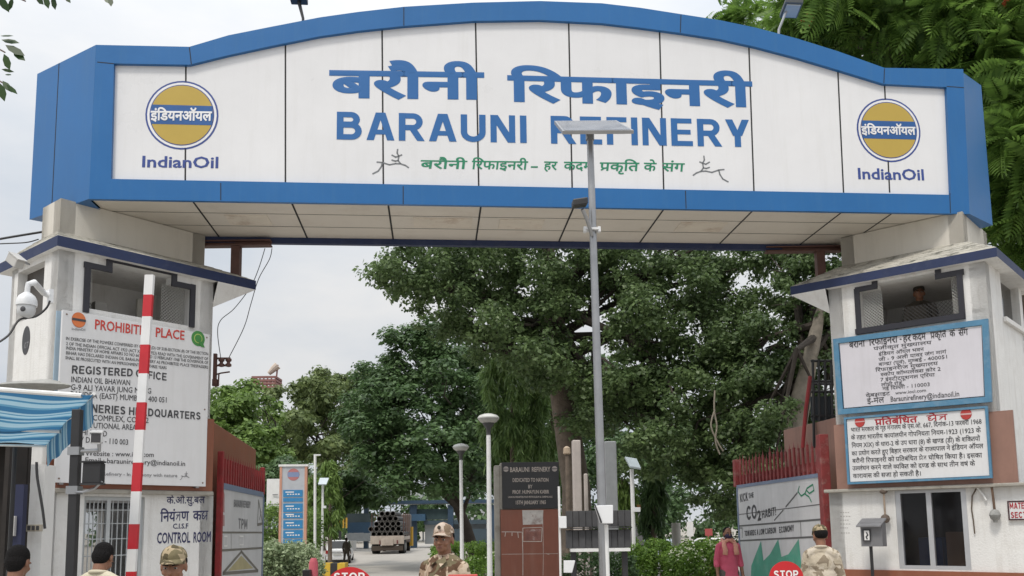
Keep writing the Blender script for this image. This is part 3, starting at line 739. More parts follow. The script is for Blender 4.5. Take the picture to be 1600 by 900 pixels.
def emblem(fr, v, cx, cy, rx, ry, parent, cols, text, tpx, name='emblem', ring=True, band=0.28):
    """round emblem: disc, outer rings and a band with its name."""
    u, z = fr.uz(cx, cy, v); ux, _ = fr.uz(cx + rx, cy, v); _, zy = fr.uz(cx, cy - ry, v); a, b = ux - u, zy - z
    m = MB()
    disc(m, fr, v + 0.002, (u, z), a, b, 0)
    if ring: disc(m, fr, v + 0.004, (u, z), a * 0.95, b * 0.95, 1)
    if ring: disc(m, fr, v + 0.006, (u, z), a * 0.885, b * 0.885, 0)
    disc(m, fr, v + 0.008, (u, z), a * (0.86 if ring else 0.95), b * (0.86 if ring else 0.95), 2)
    bw = a * (0.86 if ring else 0.99); bh = b * band; n = 10
    up_ = [(u + bw * sqrt(max(0, 1 - (bh / b / 0.88) ** 2)) * (-1 + 2 * k / n), z + bh) for k in range(n + 1)]
    lo_ = [(u + bw * 0.965 * (-1 + 2 * k / n), z - bh) for k in range(n + 1)]
    w2 = bw * sqrt(max(0, 1 - (bh / b / 0.88) ** 2)) + (0.004 if ring else 0)
    m.add([fr.pt(u - w2, v + 0.010, z - bh), fr.pt(u + w2, v + 0.010, z - bh), fr.pt(u + bw, v + 0.010, z), fr.pt(u + w2, v + 0.010, z + bh), fr.pt(u - w2, v + 0.010, z + bh), fr.pt(u - bw, v + 0.010, z)], [(0, 1, 2, 3, 4, 5)], 3)
    e = m.build(name, cols, parent)
    if text:
        t = MB(); x0, x1, y0, y1, h, bd = tpx
        T(t, fr, v + 0.011, text, (x0, y0), (x1, y1), h, bd)
        t.build('lettering', EMB_WHITE, e)
    return e
cols = [EMB_NAVY, EMB_WHITE, GOLD, EMB_BLUE]
emblem(ARCH, VP, 284.5, 180, 57, 53.5, arch, cols, 'इंडियनऑयल', (235, 331, 187.5, 188.5, 13.5, 0.03))
emblem(ARCH, VP, 1388.5, 203.5, 49.5, 49.5, arch, cols, 'इंडियनऑयल', (1346, 1431, 209.5, 210.5, 11.5, 0.03))
nm = MB(); T(nm, ARCH, VP, 'IndianOil', (222, 261), (341, 262.5), 17, 0.022); nm.build('emblem_name', EMB_NAVY, arch)
nm = MB(); T(nm, ARCH, VP, 'IndianOil', (1341, 279.5), (1444, 281.5), 16.5, 0.022)
nm.build('emblem_name', EMB_NAVY, arch)

# ================================================================== guard towers
def square_planes(f1, u0, u1, D):
    """The four wall planes of a tower of depth D from its visible front plane; each is (plane, from, to)."""
    L = u1 - u0
    a = f1.pt(u0, 0, 0); b = f1.pt(u1, 0, 0); c = f1.pt(u1, -D, 0); d = f1.pt(u0, -D, 0)
    return [(f1, u0, u1), (Fr(b[0], b[1], f1.az + 90), 0, D), (Fr(c[0], c[1], f1.az + 180), 0, L), (Fr(d[0], d[1], f1.az + 270), 0, D)]
def depth_left(f1, u0, px, py):
    c = f1.pt(u0, 0, 0); f = Fr(c[0], c[1], f1.az - 90); return -f.uz(px, py)[0]
def depth_right(f1, u1, px, py):
    c = f1.pt(u1, 0, 0); f = Fr(c[0], c[1], f1.az + 90); return f.uz(px, py)[0]
def ring_pts(f, u0, u1, v0, v1): return [(u0, v1), (u1, v1), (u1, v0), (u0, v0)]
def stepped_window(name, root, fr, pxs, v0, v1, w, m):
    """black stepped border: polyline of photo pixels followed by a bar of width w (m)."""
    q = [fr.uz(x, y, 0) for x, y in pxs]; mb = MB()
    for i, (a, b) in enumerate(zip(q[:-1], q[1:])):
        if abs(a[0] - b[0]) > abs(a[1] - b[1]):
            z = (a[1] + b[1]) / 2; mb.fbox(fr, min(a[0], b[0]) - w / 2, max(a[0], b[0]) + w / 2, z - w / 2, z + w / 2, v0 + 0.001 * i, v1 + 0.002 * i)
        else:
            u = (a[0] + b[0]) / 2; mb.fbox(fr, u - w / 2, u + w / 2, min(a[1], b[1]) - w / 2, max(a[1], b[1]) + w / 2, v0 + 0.001 * i, v1 + 0.002 * i)
    return mb.build(name, m, root)
def netting(root, fr, u0, u1, z0, z1, v, m, pitch=0.045, name='wire_mesh'):
    mb = MB(); r = 0.003
    def seg(a, b):
        A = V3(fr.pt(a[0], v, a[1])); B = V3(fr.pt(b[0], v, b[1])); mb.tube([A, B], r, 3, caps=False)
    w, h = u1 - u0, z1 - z0; k = -h
    while k < w:
        a = (max(0, k), max(0, -k)); t = min(w - a[0], h - a[1])
        if t > 0.01:
            seg((u0 + a[0], z0 + a[1]), (u0 + a[0] + t, z0 + a[1] + t)); seg((u0 + a[0], z1 - a[1]), (u0 + a[0] + t, z1 - a[1] - t))
        k += pitch
    return mb.build(name, m, root)
def roof(root, f, u0, u1, v0, v1, zt, zb, bu0, bu1, bv0, bv1, zbox, wall_u, inner):
    """eave slab with painted fascia and a sloped mossy top up to the column."""
    Q = f.pt
    e = [(u0, v1), (u1, v1), (u1, v0), (u0, v0)]; b = [(bu0, bv1), (bu1, bv1), (bu1, bv0), (bu0, bv0)]
    m = MB()
    for i in range(4):
        j = (i + 1) % 4
        # subdivided slope with small steps
        n = 6
        for k in range(n):
            t0, t1 = k / n, (k + 1) / n
            A = [e[i][c] + (b[i][c] - e[i][c]) * t0 for c in (0, 1)]; B = [e[j][c] + (b[j][c] - e[j][c]) * t0 for c in (0, 1)]
            C = [e[j][c] + (b[j][c] - e[j][c]) * t1 for c in (0, 1)]; D = [e[i][c] + (b[i][c] - e[i][c]) * t1 for c in (0, 1)]
            z0_ = zt + (zbox - zt) * t0 + (0.006 if k else 0); z1_ = zt + (zbox - zt) * t1 - (0.0)
            m.quad(Q(*A, z0_), Q(*B, z0_), Q(*C, z1_), Q(*D, z1_))
            if k: 
                m.quad(Q(*A, z0_ - 0.008), Q(*B, z0_ - 0.008), Q(*B, z0_), Q(*A, z0_))
    m.build('roof_slope', ROOFC, root)
    m = MB()
    for i in range(4):
        j = (i + 1) % 4
        m.quad(Q(*e[i], zb), Q(*e[j], zb), Q(*e[j], zt), Q(*e[i], zt))
    m.build('fascia', FASCIA, root)
    m = MB(); dr = 0.36
    if inner > 0:
        m.quad(Q(wall_u, v0, zb), Q(wall_u, v1, zb), Q(u0, v1, zb), Q(u0, v0, zb)); m.quad(Q(u1, v1, zb), Q(u1, v0, zb), Q(wall_u, v0, zb - dr), Q(wall_u, -0.03, zb - dr)); m.add([Q(wall_u, v1, zb), Q(wall_u, -0.03, zb - dr), Q(u1, v1, zb)], [(0, 1, 2)])
    else:
        m.quad(Q(u1, v0, zb), Q(u1, v1, zb), Q(wall_u, v1, zb), Q(wall_u, v0, zb)); m.quad(Q(u0, v0, zb), Q(u0, v1, zb), Q(wall_u, -0.03, zb - dr), Q(wall_u, v0, zb - dr)); m.add([Q(wall_u, v1, zb), Q(u0, v1, zb), Q(wall_u, -0.03, zb - dr)], [(0, 1, 2)])
    m.quad(*[Q(*p, zb + 0.05) for p in e])
    m.build('eave_soffit', PLASTER, root)

# ---- left tower
LB = Fr(-5.2, 12.45, 50); LW = LB.off(0.58)
lu0 = LW.uz(82, 600)[0]; lu1 = LW.uz(332, 500)[0]
Lroot = thing('guard_tower', 'left white guard tower, carrying the tall board with the red English heading', 'guard tower', LW.pt((lu0 + lu1) / 2, -1.1, 0))
zt, zb = LB.off(0.7).uz(90, 367)[1], LB.off(0.7).uz(90, 384)[1]
ue0 = LB.off(0.7).uz(90, 372)[0]; ue1 = LB.off(0.7).uz(400, 441)[0]
bu0 = LB.uz(94, 340)[0]; bu1 = LB.uz(320, 385)[0]
zbx = LB.uz(318, 404)[1] - 0.10
zledge = LW.uz(200, 765)[1]
hs = LW.uz(128, 480)[1]; hst = LW.uz(140, 414)[1]; hct = zb - 0.03
h_u0, h_u1 = LW.uz(132, 470)[0], LW.uz(300, 480)[0]; hc0, hc1 = LW.uz(171, 410)[0], LW.uz(271, 425)[0]
Lside = depth_left(LW, lu0, 12, 560); sq = square_planes(LW, lu0, lu1, Lside); LBd = depth_left(LB, bu0, 66, 350); print('depths', Lside, LBd)
m = MB(); wall(m, LW, lu0, lu1, zledge, zb, 0.2, [(h_u0, h_u1, hs, hst), (hc0, hc1, hs, hct)])
f4 = sq[3][0]
wz0, wz1 = f4.uz(60, 492)[1], f4.uz(60, 412)[1]
wu0, wu1 = f4.uz(21, 470)[0], f4.uz(67, 470)[0]
wall(m, f4, 0.0, Lside - 0.0, zledge, zb, 0.2, [(min(wu0, wu1), max(wu0, wu1), wz0, wz1)])
wall(m, sq[1][0], 0, Lside, zledge, zb, 0.2, []); wall(m, sq[2][0], 0, lu1 - lu0, zledge, zb, 0.2, [])
m.build('wall', PLASTER, Lroot)
m = MB(); m.quad(f4.pt(min(wu0, wu1), -0.12, wz0), f4.pt(max(wu0, wu1), -0.12, wz0), f4.pt(max(wu0, wu1), -0.12, wz1), f4.pt(min(wu0, wu1), -0.12, wz1)); m.build('dark_window_fill', mat('grey brown window shade', (0.07, 0.062, 0.055), 0.6, var=0.25), Lroot)  # opaque sheet added, its dark colour stands in for the shaded interior
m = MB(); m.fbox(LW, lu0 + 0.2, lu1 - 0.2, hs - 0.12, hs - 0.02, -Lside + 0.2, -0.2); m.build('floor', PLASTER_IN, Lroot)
roof(Lroot, LW, ue0, ue1, -Lside - 0.3, 0.12, zt, zb, bu0 - 0.02, bu1 + 0.02, -LBd - 0.60, -0.58, zbx, lu1, 1)
m = MB(); wall(m, LB, bu0, bu1, zbx - 0.25, z_sof - 0.01, 0.2)
q = square_planes(LB, bu0, bu1, LBd)
for fr_, a, b in q[1:]: wall(m, fr_, a, b, zbx - 0.25, z_sof - 0.01, 0.2)
m.build('arch_support', BOXPL, Lroot)
stepped_window('window_border', Lroot, LW, [(135, 484), (135, 415), (170, 421), (170, 405), (271, 427), (271, 444), (299, 449), (299, 508)], 0.002, 0.03, 0.075, FRAME_BLK)
netting(Lroot, LW, LW.uz(138, 440)[0], LW.uz(149, 440)[0], hs, hst - 0.03, -0.08, MESHWIRE)
netting(Lroot, LW, LW.uz(257, 440)[0], LW.uz(294, 440)[0], hs, hst - 0.03, -0.08, MESHWIRE)
# a desk with things near the sill, seen through the opening
m = MB(); rrect(m, LW, 148, 474, 168, 495, -0.75, -0.5); m.build('crate', mat('grey crate', (0.30, 0.29, 0.27), 0.8), Lroot)
m = MB(); rrect(m, LW, 214, 470, 232, 500, -0.9, -0.85); m.build('notice_paper', mat('faded paper', (0.55, 0.53, 0.48), 0.9), Lroot)
# brown cladding band and ledge
zbr = LW.uz(329, 655)[1]
m = MB(); m.fbox(LW, lu0 - 0.03, lu1 + 0.05, zledge, zbr, 0.002, 0.035); m.fbox(sq[1][0], 0, Lside, zledge, zbr, 0.002, 0.035)
m.build('cladding', TILE, Lroot)
m = MB(); m.fbox(LW, lu0 - 0.2, lu1 + 0.06, zledge - 0.06, zledge - 0.002, -0.3, 0.06); m.build('ledge', CONC, Lroot, bevel=0.012)
# light blue strip at the corner
m = MB(); m.fbox(LW, lu0 + 0.0, LW.uz(97, 550)[0], LW.uz(90, 640)[1], LW.uz(90, 486)[1], 0.002, 0.02); m.build('corner_strip', mat('pale blue paint', (0.36, 0.47, 0.56), 0.6, var=0.12), Lroot)
# lower room
l0 = LW.uz(62, 800)[0]; l1 = LW.uz(333, 840)[0]
g0, g1 = LW.uz(131, 830)[0], LW.uz(226, 830)[0]; gtop = LW.uz(180, 776)[1]
m = MB(); wall(m, LW.off(-0.02), l0, l1, -0.1, zledge - 0.06, 0.2, [(g0, g1, 0.75, gtop)])
s2 = square_planes(LW.off(-0.02), l0, l1, 2.2)
for fr_, a, b in s2[1:]: wall(m, fr_, a, b, -0.1, zledge - 0.06, 0.2, [(0.6, 1.9, 0.9, 2.0)] if fr_ is s2[2][0] else [])
m.build('lower_wall', PLASTER, Lroot)
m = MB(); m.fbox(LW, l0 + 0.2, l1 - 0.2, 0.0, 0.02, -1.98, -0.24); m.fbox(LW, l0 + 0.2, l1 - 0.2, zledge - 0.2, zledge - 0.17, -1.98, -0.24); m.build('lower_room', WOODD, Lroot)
GRILLE = mat('grey painted grille', (0.42, 0.44, 0.45), 0.5, var=0.15)
m = MB()
for px in (131.5, 172, 224): 
    u = LW.uz(px, 830)[0]; m.fbox(LW, u - 0.025, u + 0.025, 0.752, gtop - 0.002, -0.12, -0.06)
m.fbox(LW, g0, g1, gtop - 0.05, gtop - 0.003, -0.119, -0.061); m.fbox(LW, g0, g1, 0.752, 0.80, -0.119, -0.061)
wf = m.build('window', GRILLE, Lroot)
m = MB()
for px in (137, 143.5, 150, 156.5, 163, 180, 188, 196, 204, 212, 219): 
    u = LW.uz(px, 830)[0]; m.tube([LW.pt(u, -0.09, 0.8), LW.pt(u, -0.09, gtop - 0.05)], 0.008, 6)
for py in (797, 818, 842, 868): 
    zz = LW.uz(180, py)[1]; m.tube([LW.pt(g0, -0.09, zz), LW.pt(g1, -0.09, zz)], 0.007, 6)
m.build('bar_grille', GRILLE, wf)
m = MB(); m.quad(LW.pt(g0, -0.16, 0.8), LW.pt(g1, -0.16, 0.8), LW.pt(g1, -0.16, gtop), LW.pt(g0, -0.16, gtop)); m.build('pane', glass('window glass', (0.02, 0.025, 0.03), 0.45), wf)
# painted lettering on the lower wall
vl = -0.02
m = MB()
T(m, LW, vl, 'के.औ.सु.बल', (260, 787), (320, 786), 10, 0.014); T(m, LW, vl, 'नियंत्रण', (250, 815), (295, 813), 14, 0.02); T(m, LW, vl, 'कक्ष', (301, 813), (325, 812), 14, 0.02)
T(m, LW, vl, 'C.I.S.F', (270, 826), (294, 825.5), 7.5, 0.022); T(m, LW, vl, 'CONTROL', (245, 849), (297, 847.5), 16, 0.022); T(m, LW, vl, 'ROOM', (302, 847.5), (329, 846), 15.5, 0.022)
m.build('painted_lettering', LET_NAVY, Lroot)

# ---- left board
LS = LW.off(0.14)
ls = thing('notice_board', 'tall white prohibited place notice board with red heading and black address lines', 'notice board', LS.pt(*(lambda q: (q[0], 0, q[1]))(LS.uz(205, 757))))
su0, sz1 = LS.uz(98, 486); su1 = LS.uz(327, 560)[0]; sz0 = LS.uz(200, 757)[1]; sz1 = (sz1 + LS.uz(328, 521)[1]) / 2
m = MB(); m.fbox(LS, su0, su1, sz0, sz1, -0.04, 0.0); m.build('board', BOARD, ls, bevel=0.004)
m = MB()
for u in (su0 + 0.1, su1 - 0.1): m.fbox(LS, u - 0.025, u + 0.025, sz0 - 0.02, sz1 - 0.1, -0.138, -0.042)
m.build('mounting_rail', GALV, ls)
m = MB(); T(m, LS, 0, 'PROHIBITED', (148, 514), (236, 525), 14.5, 0.02); T(m, LS, 0, 'PLACE', (243, 526), (288, 531), 14, 0.02); m.build('heading', LET_RED, ls)
m = MB()
for w, a, b, h in (('IN EXERCISE OF THE POWERS CONFERRED BY CLAUSE (D) OF SUB-SECTION (8) OF THE SECTION', (103, 531), (325, 555), 4.6), ('2 OF THE INDIAN OFFICIAL ACT 1923 (ACT XIX OF 1923) READ WITH THE GOVERNMENT OF', (103, 539), (325, 563), 4.6), ('INDIA MINISTRY OF HOME AFFAIRS SO NO 667 DATED 13 FEBRUARY 1968 THE GOVERNOR OF', (103, 546), (325, 569), 4.6), ('BIHAR HAS DECLARED INDIAN OIL BARAUNI REFINERY AS PROHIBITED PLACE TRESPASSERS', (103, 553.5), (325, 576), 4.6), ('SHALL BE PROSECUTED WITH AN IMPRISONMENT UPTO THREE YEARS', (102, 561), (260, 577), 4.6)):
    T(m, LS, 0, w, a, b, h, 0.012)
for w, a, b, h, bd in (('REGISTERED', (112, 583.5), (207, 588.5), 12.5, 0.028), ('OFFICE', (212, 589), (260, 595), 12, 0.028), ('INDIAN OIL BHAWAN', (111, 597), (203, 602), 8.5, 0.011), ('G-9 ALI YAVAR JUNG MARG', (110.5, 609), (236, 615), 8.5, 0.011), ('BANDRA (EAST) MUMBAI - 400 051', (110, 620), (260, 629), 8.5, 0.011),
                       ('REFINERIES HEADQUARTERS', (108, 642), (313, 656), 12.5, 0.028), ('SCOPE COMPLEX, CORE 2', (108, 655), (232, 661), 8.5, 0.011), ('7 INSTITUTIONAL AREA', (108, 667), (213, 672), 8.5, 0.011), ('LODHI ROAD', (107, 678), (167, 682), 8.5, 0.011), ('NEW DELHI - 110 003', (107, 690), (200, 695), 8.5, 0.011),
                       ('Website : www.iocl.com', (133, 712), (240, 714), 7.5, 0.010), ('Email : baraunirefinery@indianoil.in', (133, 722.5), (289, 728), 7.5, 0.010)):
    T(m, LS, 0, w, a, b, h, bd)
m.build('lettering', LET_BLACK, ls)
m = MB(); T(m, LS, 0, 'Barauni Refinery - In harmony with nature', (130, 742), (277, 745.5), 5, 0.015); deer(m, LS, 0, 281, 737, 0.1, 0.13, 0.008); T(m, LS, 0, 'IndianOil', (112, 515.5), (133, 517), 3.5, 0.012); m.build('small_lettering', LET_FADED, ls)
emblem(LS, 0, 123, 500, 11, 12, ls, [EMB_ORANGE, EMB_WHITE, EMB_ORANGE, LET_BLACK], None, None, 'emblem', ring=False, band=0.16)
m = MB(); u, z = LS.uz(309.5, 529); a_ = LS.uz(320, 529)[0] - u; b_ = LS.uz(309.5, 517)[1] - z
GREEN_E = mat('green seal', (0.05, 0.22, 0.05), 0.5)
disc(m, LS, 0.002, (u, z), a_, b_, 0); disc(m, LS, 0.004, (u, z), a_ * 0.62, b_ * 0.62, 1); disc(m, LS, 0.006, (u, z), a_ * 0.5, b_ * 0.5, 0); quadpx(m, LS, 0.008, [(311, 535), (316, 533), (320, 543), (314, 542)], 0)
m.build('quality_seal', [GREEN_E, mat('seal yellow green', (0.35, 0.48, 0.12), 0.5)], ls)

m = MB()
for u in (su0 + .05, (su0 + su1) / 2, su1 - .05):
    for z in (sz0 + .05, (sz0 + sz1) / 2, sz1 - .05): disc(m, LS, 0.004, (u, z), .012, .012, 0, 10)
m.build('fixing_bolts', mat('rusty bolts', (0.16, 0.10, 0.07), 0.7), ls)
cu, _ = LW.uz(93.5, 560); m = MB(); m.tube([LW.pt(cu, 0.04, LW.uz(90, 610)[1]), LW.pt(cu, 0.04, LW.uz(95, 492)[1])], 0.016, 8); m.build('conduit', WHITE_PAINT, Lroot)
# ---- right tower
c0 = atz(1400, 352, z_sof); RB = Fr(c0[0], c0[1], -41); RW = RB.off(0.68)
ru0 = RW.uz(1297, 500)[0]; ru1 = RW.uz(1545, 490)[0]; Rside = ru1 - ru0
RBd = depth_right(RB, RB.uz(1505, 350)[0], 1540, 350); print('R depth', RBd)
Rroot = thing('guard_tower', 'right white guard tower, carrying two stacked Hindi boards above a sliding window', 'guard tower', RW.pt((ru0 + ru1) / 2, -1.1, 0))
RE = RB.off(0.8)
zt, zb = RE.uz(1557, 386)[1], RE.uz(1557, 401)[1]
ue0 = RE.uz(1235, 452)[0]; ue1 = RE.uz(1557, 388)[0]
bu0 = RB.uz(1314, 388)[0]; bu1 = RB.uz(1505, 350)[0]; zbx = RB.uz(1316, 416)[1]
zledR = RW.uz(1430, 760)[1]
hs = RW.uz(1420, 505)[1]; hst = RW.uz(1337, 455)[1]; hct = zb - 0.03
h_u0, h_u1 = RW.uz(1341, 480)[0], RW.uz(1501, 470)[0]; hc0, hc1 = RW.uz(1368, 440)[0], RW.uz(1464, 420)[0]
sqr = square_planes(RW, ru0, ru1, Rside)
m = MB(); wall(m, RW, ru0, ru1, zledR, zb, 0.2, [(h_u0, h_u1, hs, hst), (hc0, hc1, hs, hct)])
f2 = sqr[1][0]; a2 = f2.uz(1564, 450)[0]; wz0, wz1 = f2.uz(1570, 497)[1], f2.uz(1570, 413)[1]
wall(m, f2, 0, Rside, zledR, zb, 0.2, [(a2, a2 + 1.3, wz0, wz1)])
wall(m, sqr[2][0], 0, Rside, zledR, zb, 0.2, []); wall(m, sqr[3][0], 0, Rside, zledR, zb, 0.2, [])
m.build('wall', PLASTER, Rroot)
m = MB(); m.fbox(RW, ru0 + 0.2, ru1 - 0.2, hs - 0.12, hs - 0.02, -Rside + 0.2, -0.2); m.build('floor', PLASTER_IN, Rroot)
roof(Rroot, RW, ue0, ue1, -Rside - 0.3, 0.12, zt, zb, bu0 - 0.02, bu1 + 0.02, -RBd - 0.70, -0.68, zbx, ru0, -1)
m = MB()
for fr_, a, b in square_planes(RB, bu0, bu1, RBd): wall(m, fr_, a, b, zbx - 0.25, z_sof - 0.01, 0.2)
m.build('arch_support', BOXPL, Rroot)
stepped_window('window_border', Rroot, RW, [(1341, 513), (1341, 455), (1367, 446), (1367, 432)], 0.002, 0.03, 0.075, FRAME_BLK)
stepped_window('window_border', Rroot, RW, [(1466, 414), (1466, 431), (1502, 427), (1502, 495)], 0.002, 0.03, 0.075, FRAME_BLK)
m = MB(); m.fbox(RW, RW.uz(1338, 513)[0], RW.uz(1508, 497)[0], hs - 0.06, hs + 0.02, 0.002, 0.06); m.build('window_sill', FRAME_BLK, Rroot)
netting(Rroot, RW, RW.uz(1345, 470)[0], RW.uz(1376, 470)[0], hs, hst - 0.03, -0.08, MESHWIRE)
netting(Rroot, RW, RW.uz(1485, 460)[0], RW.uz(1497, 460)[0], hs, hst, -0.08, MESHWIRE)
netting(Rroot, RW, RW.uz(1405, 470)[0], RW.uz(1487, 480)[0], hs, hs + 0.26, -0.1, CABLE, 0.055, 'parapet_mesh')
m = MB(); m.fbox(f2, a2 - 0.03, a2 + 1.33, wz0 - 0.07, wz0, 0.002, 0.05); m.build('window_sill', PLASTER, Rroot, bevel=0.006)
m = MB(); m.fbox(f2, a2 - 0.0, a2 + 1.3, wz1 - 0.09, wz1 - 0.001, -0.12, -0.03); m.fbox(f2, a2 + 0.001, a2 + 0.05, wz0 + 0.001, wz1 - 0.09, -0.12, -0.03); m.build('window_border', FRAME_BLK, Rroot)
m = MB(); m.quad(f2.pt(a2, -0.11, wz0), f2.pt(a2 + 1.3, -0.11, wz0), f2.pt(a2 + 1.3, -0.11, wz1), f2.pt(a2, -0.11, wz1)); m.build('pane', glass('tower glass', (0.02, 0.018, 0.016), 0.86), Rroot)
zbr = RW.uz(1570, 642)[1]; r1 = RW.uz(1588, 700)[0]
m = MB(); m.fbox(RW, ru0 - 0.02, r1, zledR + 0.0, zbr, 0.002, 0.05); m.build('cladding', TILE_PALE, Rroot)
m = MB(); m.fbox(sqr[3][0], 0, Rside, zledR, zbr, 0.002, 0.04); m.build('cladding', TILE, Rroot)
rr0 = RW.uz(1297, 820)[0]; rr1 = rr0 + 3.4
m = MB(); m.fbox(RW, rr0 - 0.03, rr1 + 0.1, zledR - 0.05, zledR - 0.002, -0.3, 0.10); m.build('ledge', CONC, Rroot, bevel=0.012)
w0, w1 = RW.uz(1401, 830)[0], RW.uz(1513, 830)[0]; wtop = RW.uz(1450, 764)[1]; wbot = RW.uz(1460, 890)[1]
m = MB(); wall(m, RW.off(-0.02), rr0, rr1, -0.1, zledR - 0.05, 0.2, [(w0, w1, wbot, wtop)])
s3 = square_planes(RW.off(-0.02), rr0, rr1, 2.6)
for fr_, a, b in s3[1:]: wall(m, fr_, a, b, -0.1, zledR - 0.05, 0.2, [])
m.build('lower_wall', PLASTER, Rroot)
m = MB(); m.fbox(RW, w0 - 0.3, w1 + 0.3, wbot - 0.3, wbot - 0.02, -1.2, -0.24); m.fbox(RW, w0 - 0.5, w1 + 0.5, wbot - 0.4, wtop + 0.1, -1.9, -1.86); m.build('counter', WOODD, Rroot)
ALU = mat('aluminium frame', (0.50, 0.51, 0.53), 0.4, metal=0.5, var=0.1)
m = MB()
for u in (w0 + 0.035, (w0 + w1) / 2 - 0.02, w1 - 0.035): m.fbox(RW, u - 0.033, u + 0.033, wbot + 0.002, wtop - 0.002, -0.10, -0.03)
m.fbox(RW, w0, w1, wtop - 0.05, wtop - 0.003, -0.099, -0.031); m.fbox(RW, w0, w1, wbot + 0.003, wbot + 0.05, -0.099, -0.031)
wn = m.build('sliding_window', ALU, Rroot)
m = MB(); m.quad(RW.pt(w0, -0.07, wbot), RW.pt(w1, -0.07, wbot), RW.pt(w1, -0.07, wtop), RW.pt(w0, -0.07, wtop)); m.build('pane', glass('dark pane', (0.012, 0.012, 0.014), 0.55), wn)
m = MB(); m.fbox(RW, rr0 - 0.01, rr1, wbot - 0.35, wbot - 0.02, -0.018, 0.03); m.build('base_band', TILE, Rroot)
# things seen through the pane
m = MB(); m.fbox(RW, w0 + 0.1, w0 + 0.42, wbot - 0.02, wbot + 0.42, -0.9, -0.6); m.build('blue_tub', mat('blue plastic', (0.02, 0.05, 0.16), 0.5), Rroot)
m = MB(); m.fbox(RW, w0 + 0.5, w0 + 0.75, wbot - 0.02, wbot + 0.5, -0.7, -0.5); m.build('carton', mat('carton brown', (0.20, 0.13, 0.09), 0.8), Rroot)
# faint stencils on the lower wall
m = MB()
for (x, y, w, h) in ((1313, 800, 15, 1.6), (1313, 806, 17, 1.6), (1313, 812, 14, 1.6), (1313, 818, 17, 1.6), (1313, 824, 13, 1.6), (1314, 832, 15, 1.6)):
    for k in range(4): quadpx(m, RW, -0.018, [(x + k * w / 4, y + h), (x + k * w / 4 + w / 6, y + h), (x + k * w / 4 + w / 6, y), (x + k * w / 4, y)])
m.build('faded_notice', mat('faded ink', (0.46, 0.45, 0.43), 0.8), Rroot)

# ---- right boards
RS = RW.off(0.12)
def framed(name, label, fr, quad, w, mb_board, mf):
    """a board hung a little crooked: quad gives its bottom-left, bottom-right, top-right and top-left corners in the photo."""
    q = [np.array(fr.uz(x, y)) for x, y in quad]
    o = thing(name, label, 'notice board', fr.pt((q[0][0] + q[1][0]) / 2, 0, min(q[0][1], q[1][1])))
    ce = sum(q) / 4; inn = [ce + (p - ce) * (1 - 1.2 * w / np.abs(p - ce)) for p in q]
    nv = lambda v: V3(fr.pt(0, v, 0)) - V3(fr.pt(0, 0, 0))
    m = MB(); m.prism([fr.pt(p[0], 0.0, p[1]) for p in inn], nv(-0.03)); m.build('board', mb_board, o)
    m = MB(); inn = [ce + (p - ce) * (1 - 2 * w / np.abs(p - ce) * 0.5) for p in q]
    for i in range(4):
        j = (i + 1) % 4; m.prism([fr.pt(p[0], 0.02, p[1]) for p in (q[i], q[j], inn[j], inn[i])], nv(-0.05))
    m.build('frame', mf, o)
    m = MB()
    for t in (0.15, 0.85):
        u = q[0][0] + (q[1][0] - q[0][0]) * t; m.fbox(fr, u - 0.02, u + 0.02, max(q[0][1], q[1][1]) + 0.03, min(q[2][1], q[3][1]) - 0.03, -0.118, -0.036)
    m.build('mounting_rail', STEEL_BR, o); return o
b1 = framed('notice_board', 'white Hindi address board in a light blue frame, the upper of the two boards', RS, [(1310, 648), (1550, 628), (1544, 498), (1302, 530)], 0.075, BOARD_LILAC, FRAME_BLUE)
m = MB(); T(m, RS, 0, 'बरौनी', (1327, 544), (1352, 541), 9.5, 0.02); T(m, RS, 0, 'रिफाइनरी', (1358, 540), (1403, 534.5), 9.5, 0.02); T(m, RS, 0, '-', (1406, 533), (1409, 533), 9.5, 0.02); T(m, RS, 0, 'हर', (1411, 534), (1424, 532.5), 9.5, 0.02); T(m, RS, 0, 'कदम', (1426, 532), (1447, 530), 9.5, 0.02); T(m, RS, 0, 'प्रकृति', (1454, 529), (1479, 526), 9.5, 0.02); T(m, RS, 0, 'के', (1484, 526), (1493, 525), 9.5, 0.02); T(m, RS, 0, 'संग', (1498, 525), (1513, 523), 9.5, 0.02)
m.build('heading', LET_BLACK, b1)
m = MB()
for w, a, b, h in (('पंजीकृत मुख्यालय', (1365, 547.5), (1456, 537.5), 5.0), ('इंडियन ऑयल भवन', (1373, 556), (1444, 548), 5.0), ('जी - 9 अली यावर जंग मार्ग', (1373, 564.5), (1479, 552), 5.0), ('बान्द्रा (पूर्व), मुम्बई - 400051', (1373, 572), (1480, 560), 5.0), ('रिफाइनरीज मुख्यालय', (1368, 581), (1466, 570), 5.0), ('स्कोप कॉम्पलेक्स कोर 2', (1376, 588), (1470, 579), 5.0), ('7 इंस्टीट्यूशनल एरिया', (1376, 596), (1461, 588), 5.0), ('लोधी रोड', (1377, 604), (1410, 601), 5.0), ('नई दिल्ली - 110003', (1379, 610), (1453, 603), 5.0), ('वेबसाइट', (1353, 620.5), (1391, 617), 5.0), ('www.iocl.com', (1399, 616.5), (1447, 612), 5.0)):
    T(m, RS, 0, w, a, b, h, 0.006)
T(m, RS, 0, 'ई-मेल', (1355, 631), (1382, 628.5), 8, 0.010); T(m, RS, 0, 'Baraunirefinery@indianoil.in', (1392, 627.5), (1499, 619), 8, 0.010)
m.build('lettering', LET_BLACK, b1)
RS2 = RW.off(0.13)
b2 = framed('notice_board', 'white board with red Hindi heading and seven black lines between two red emblems', RS2, [(1325, 757), (1551, 747), (1543, 634), (1319, 652.5)], 0.03, BOARD, FRAME_BLUE)
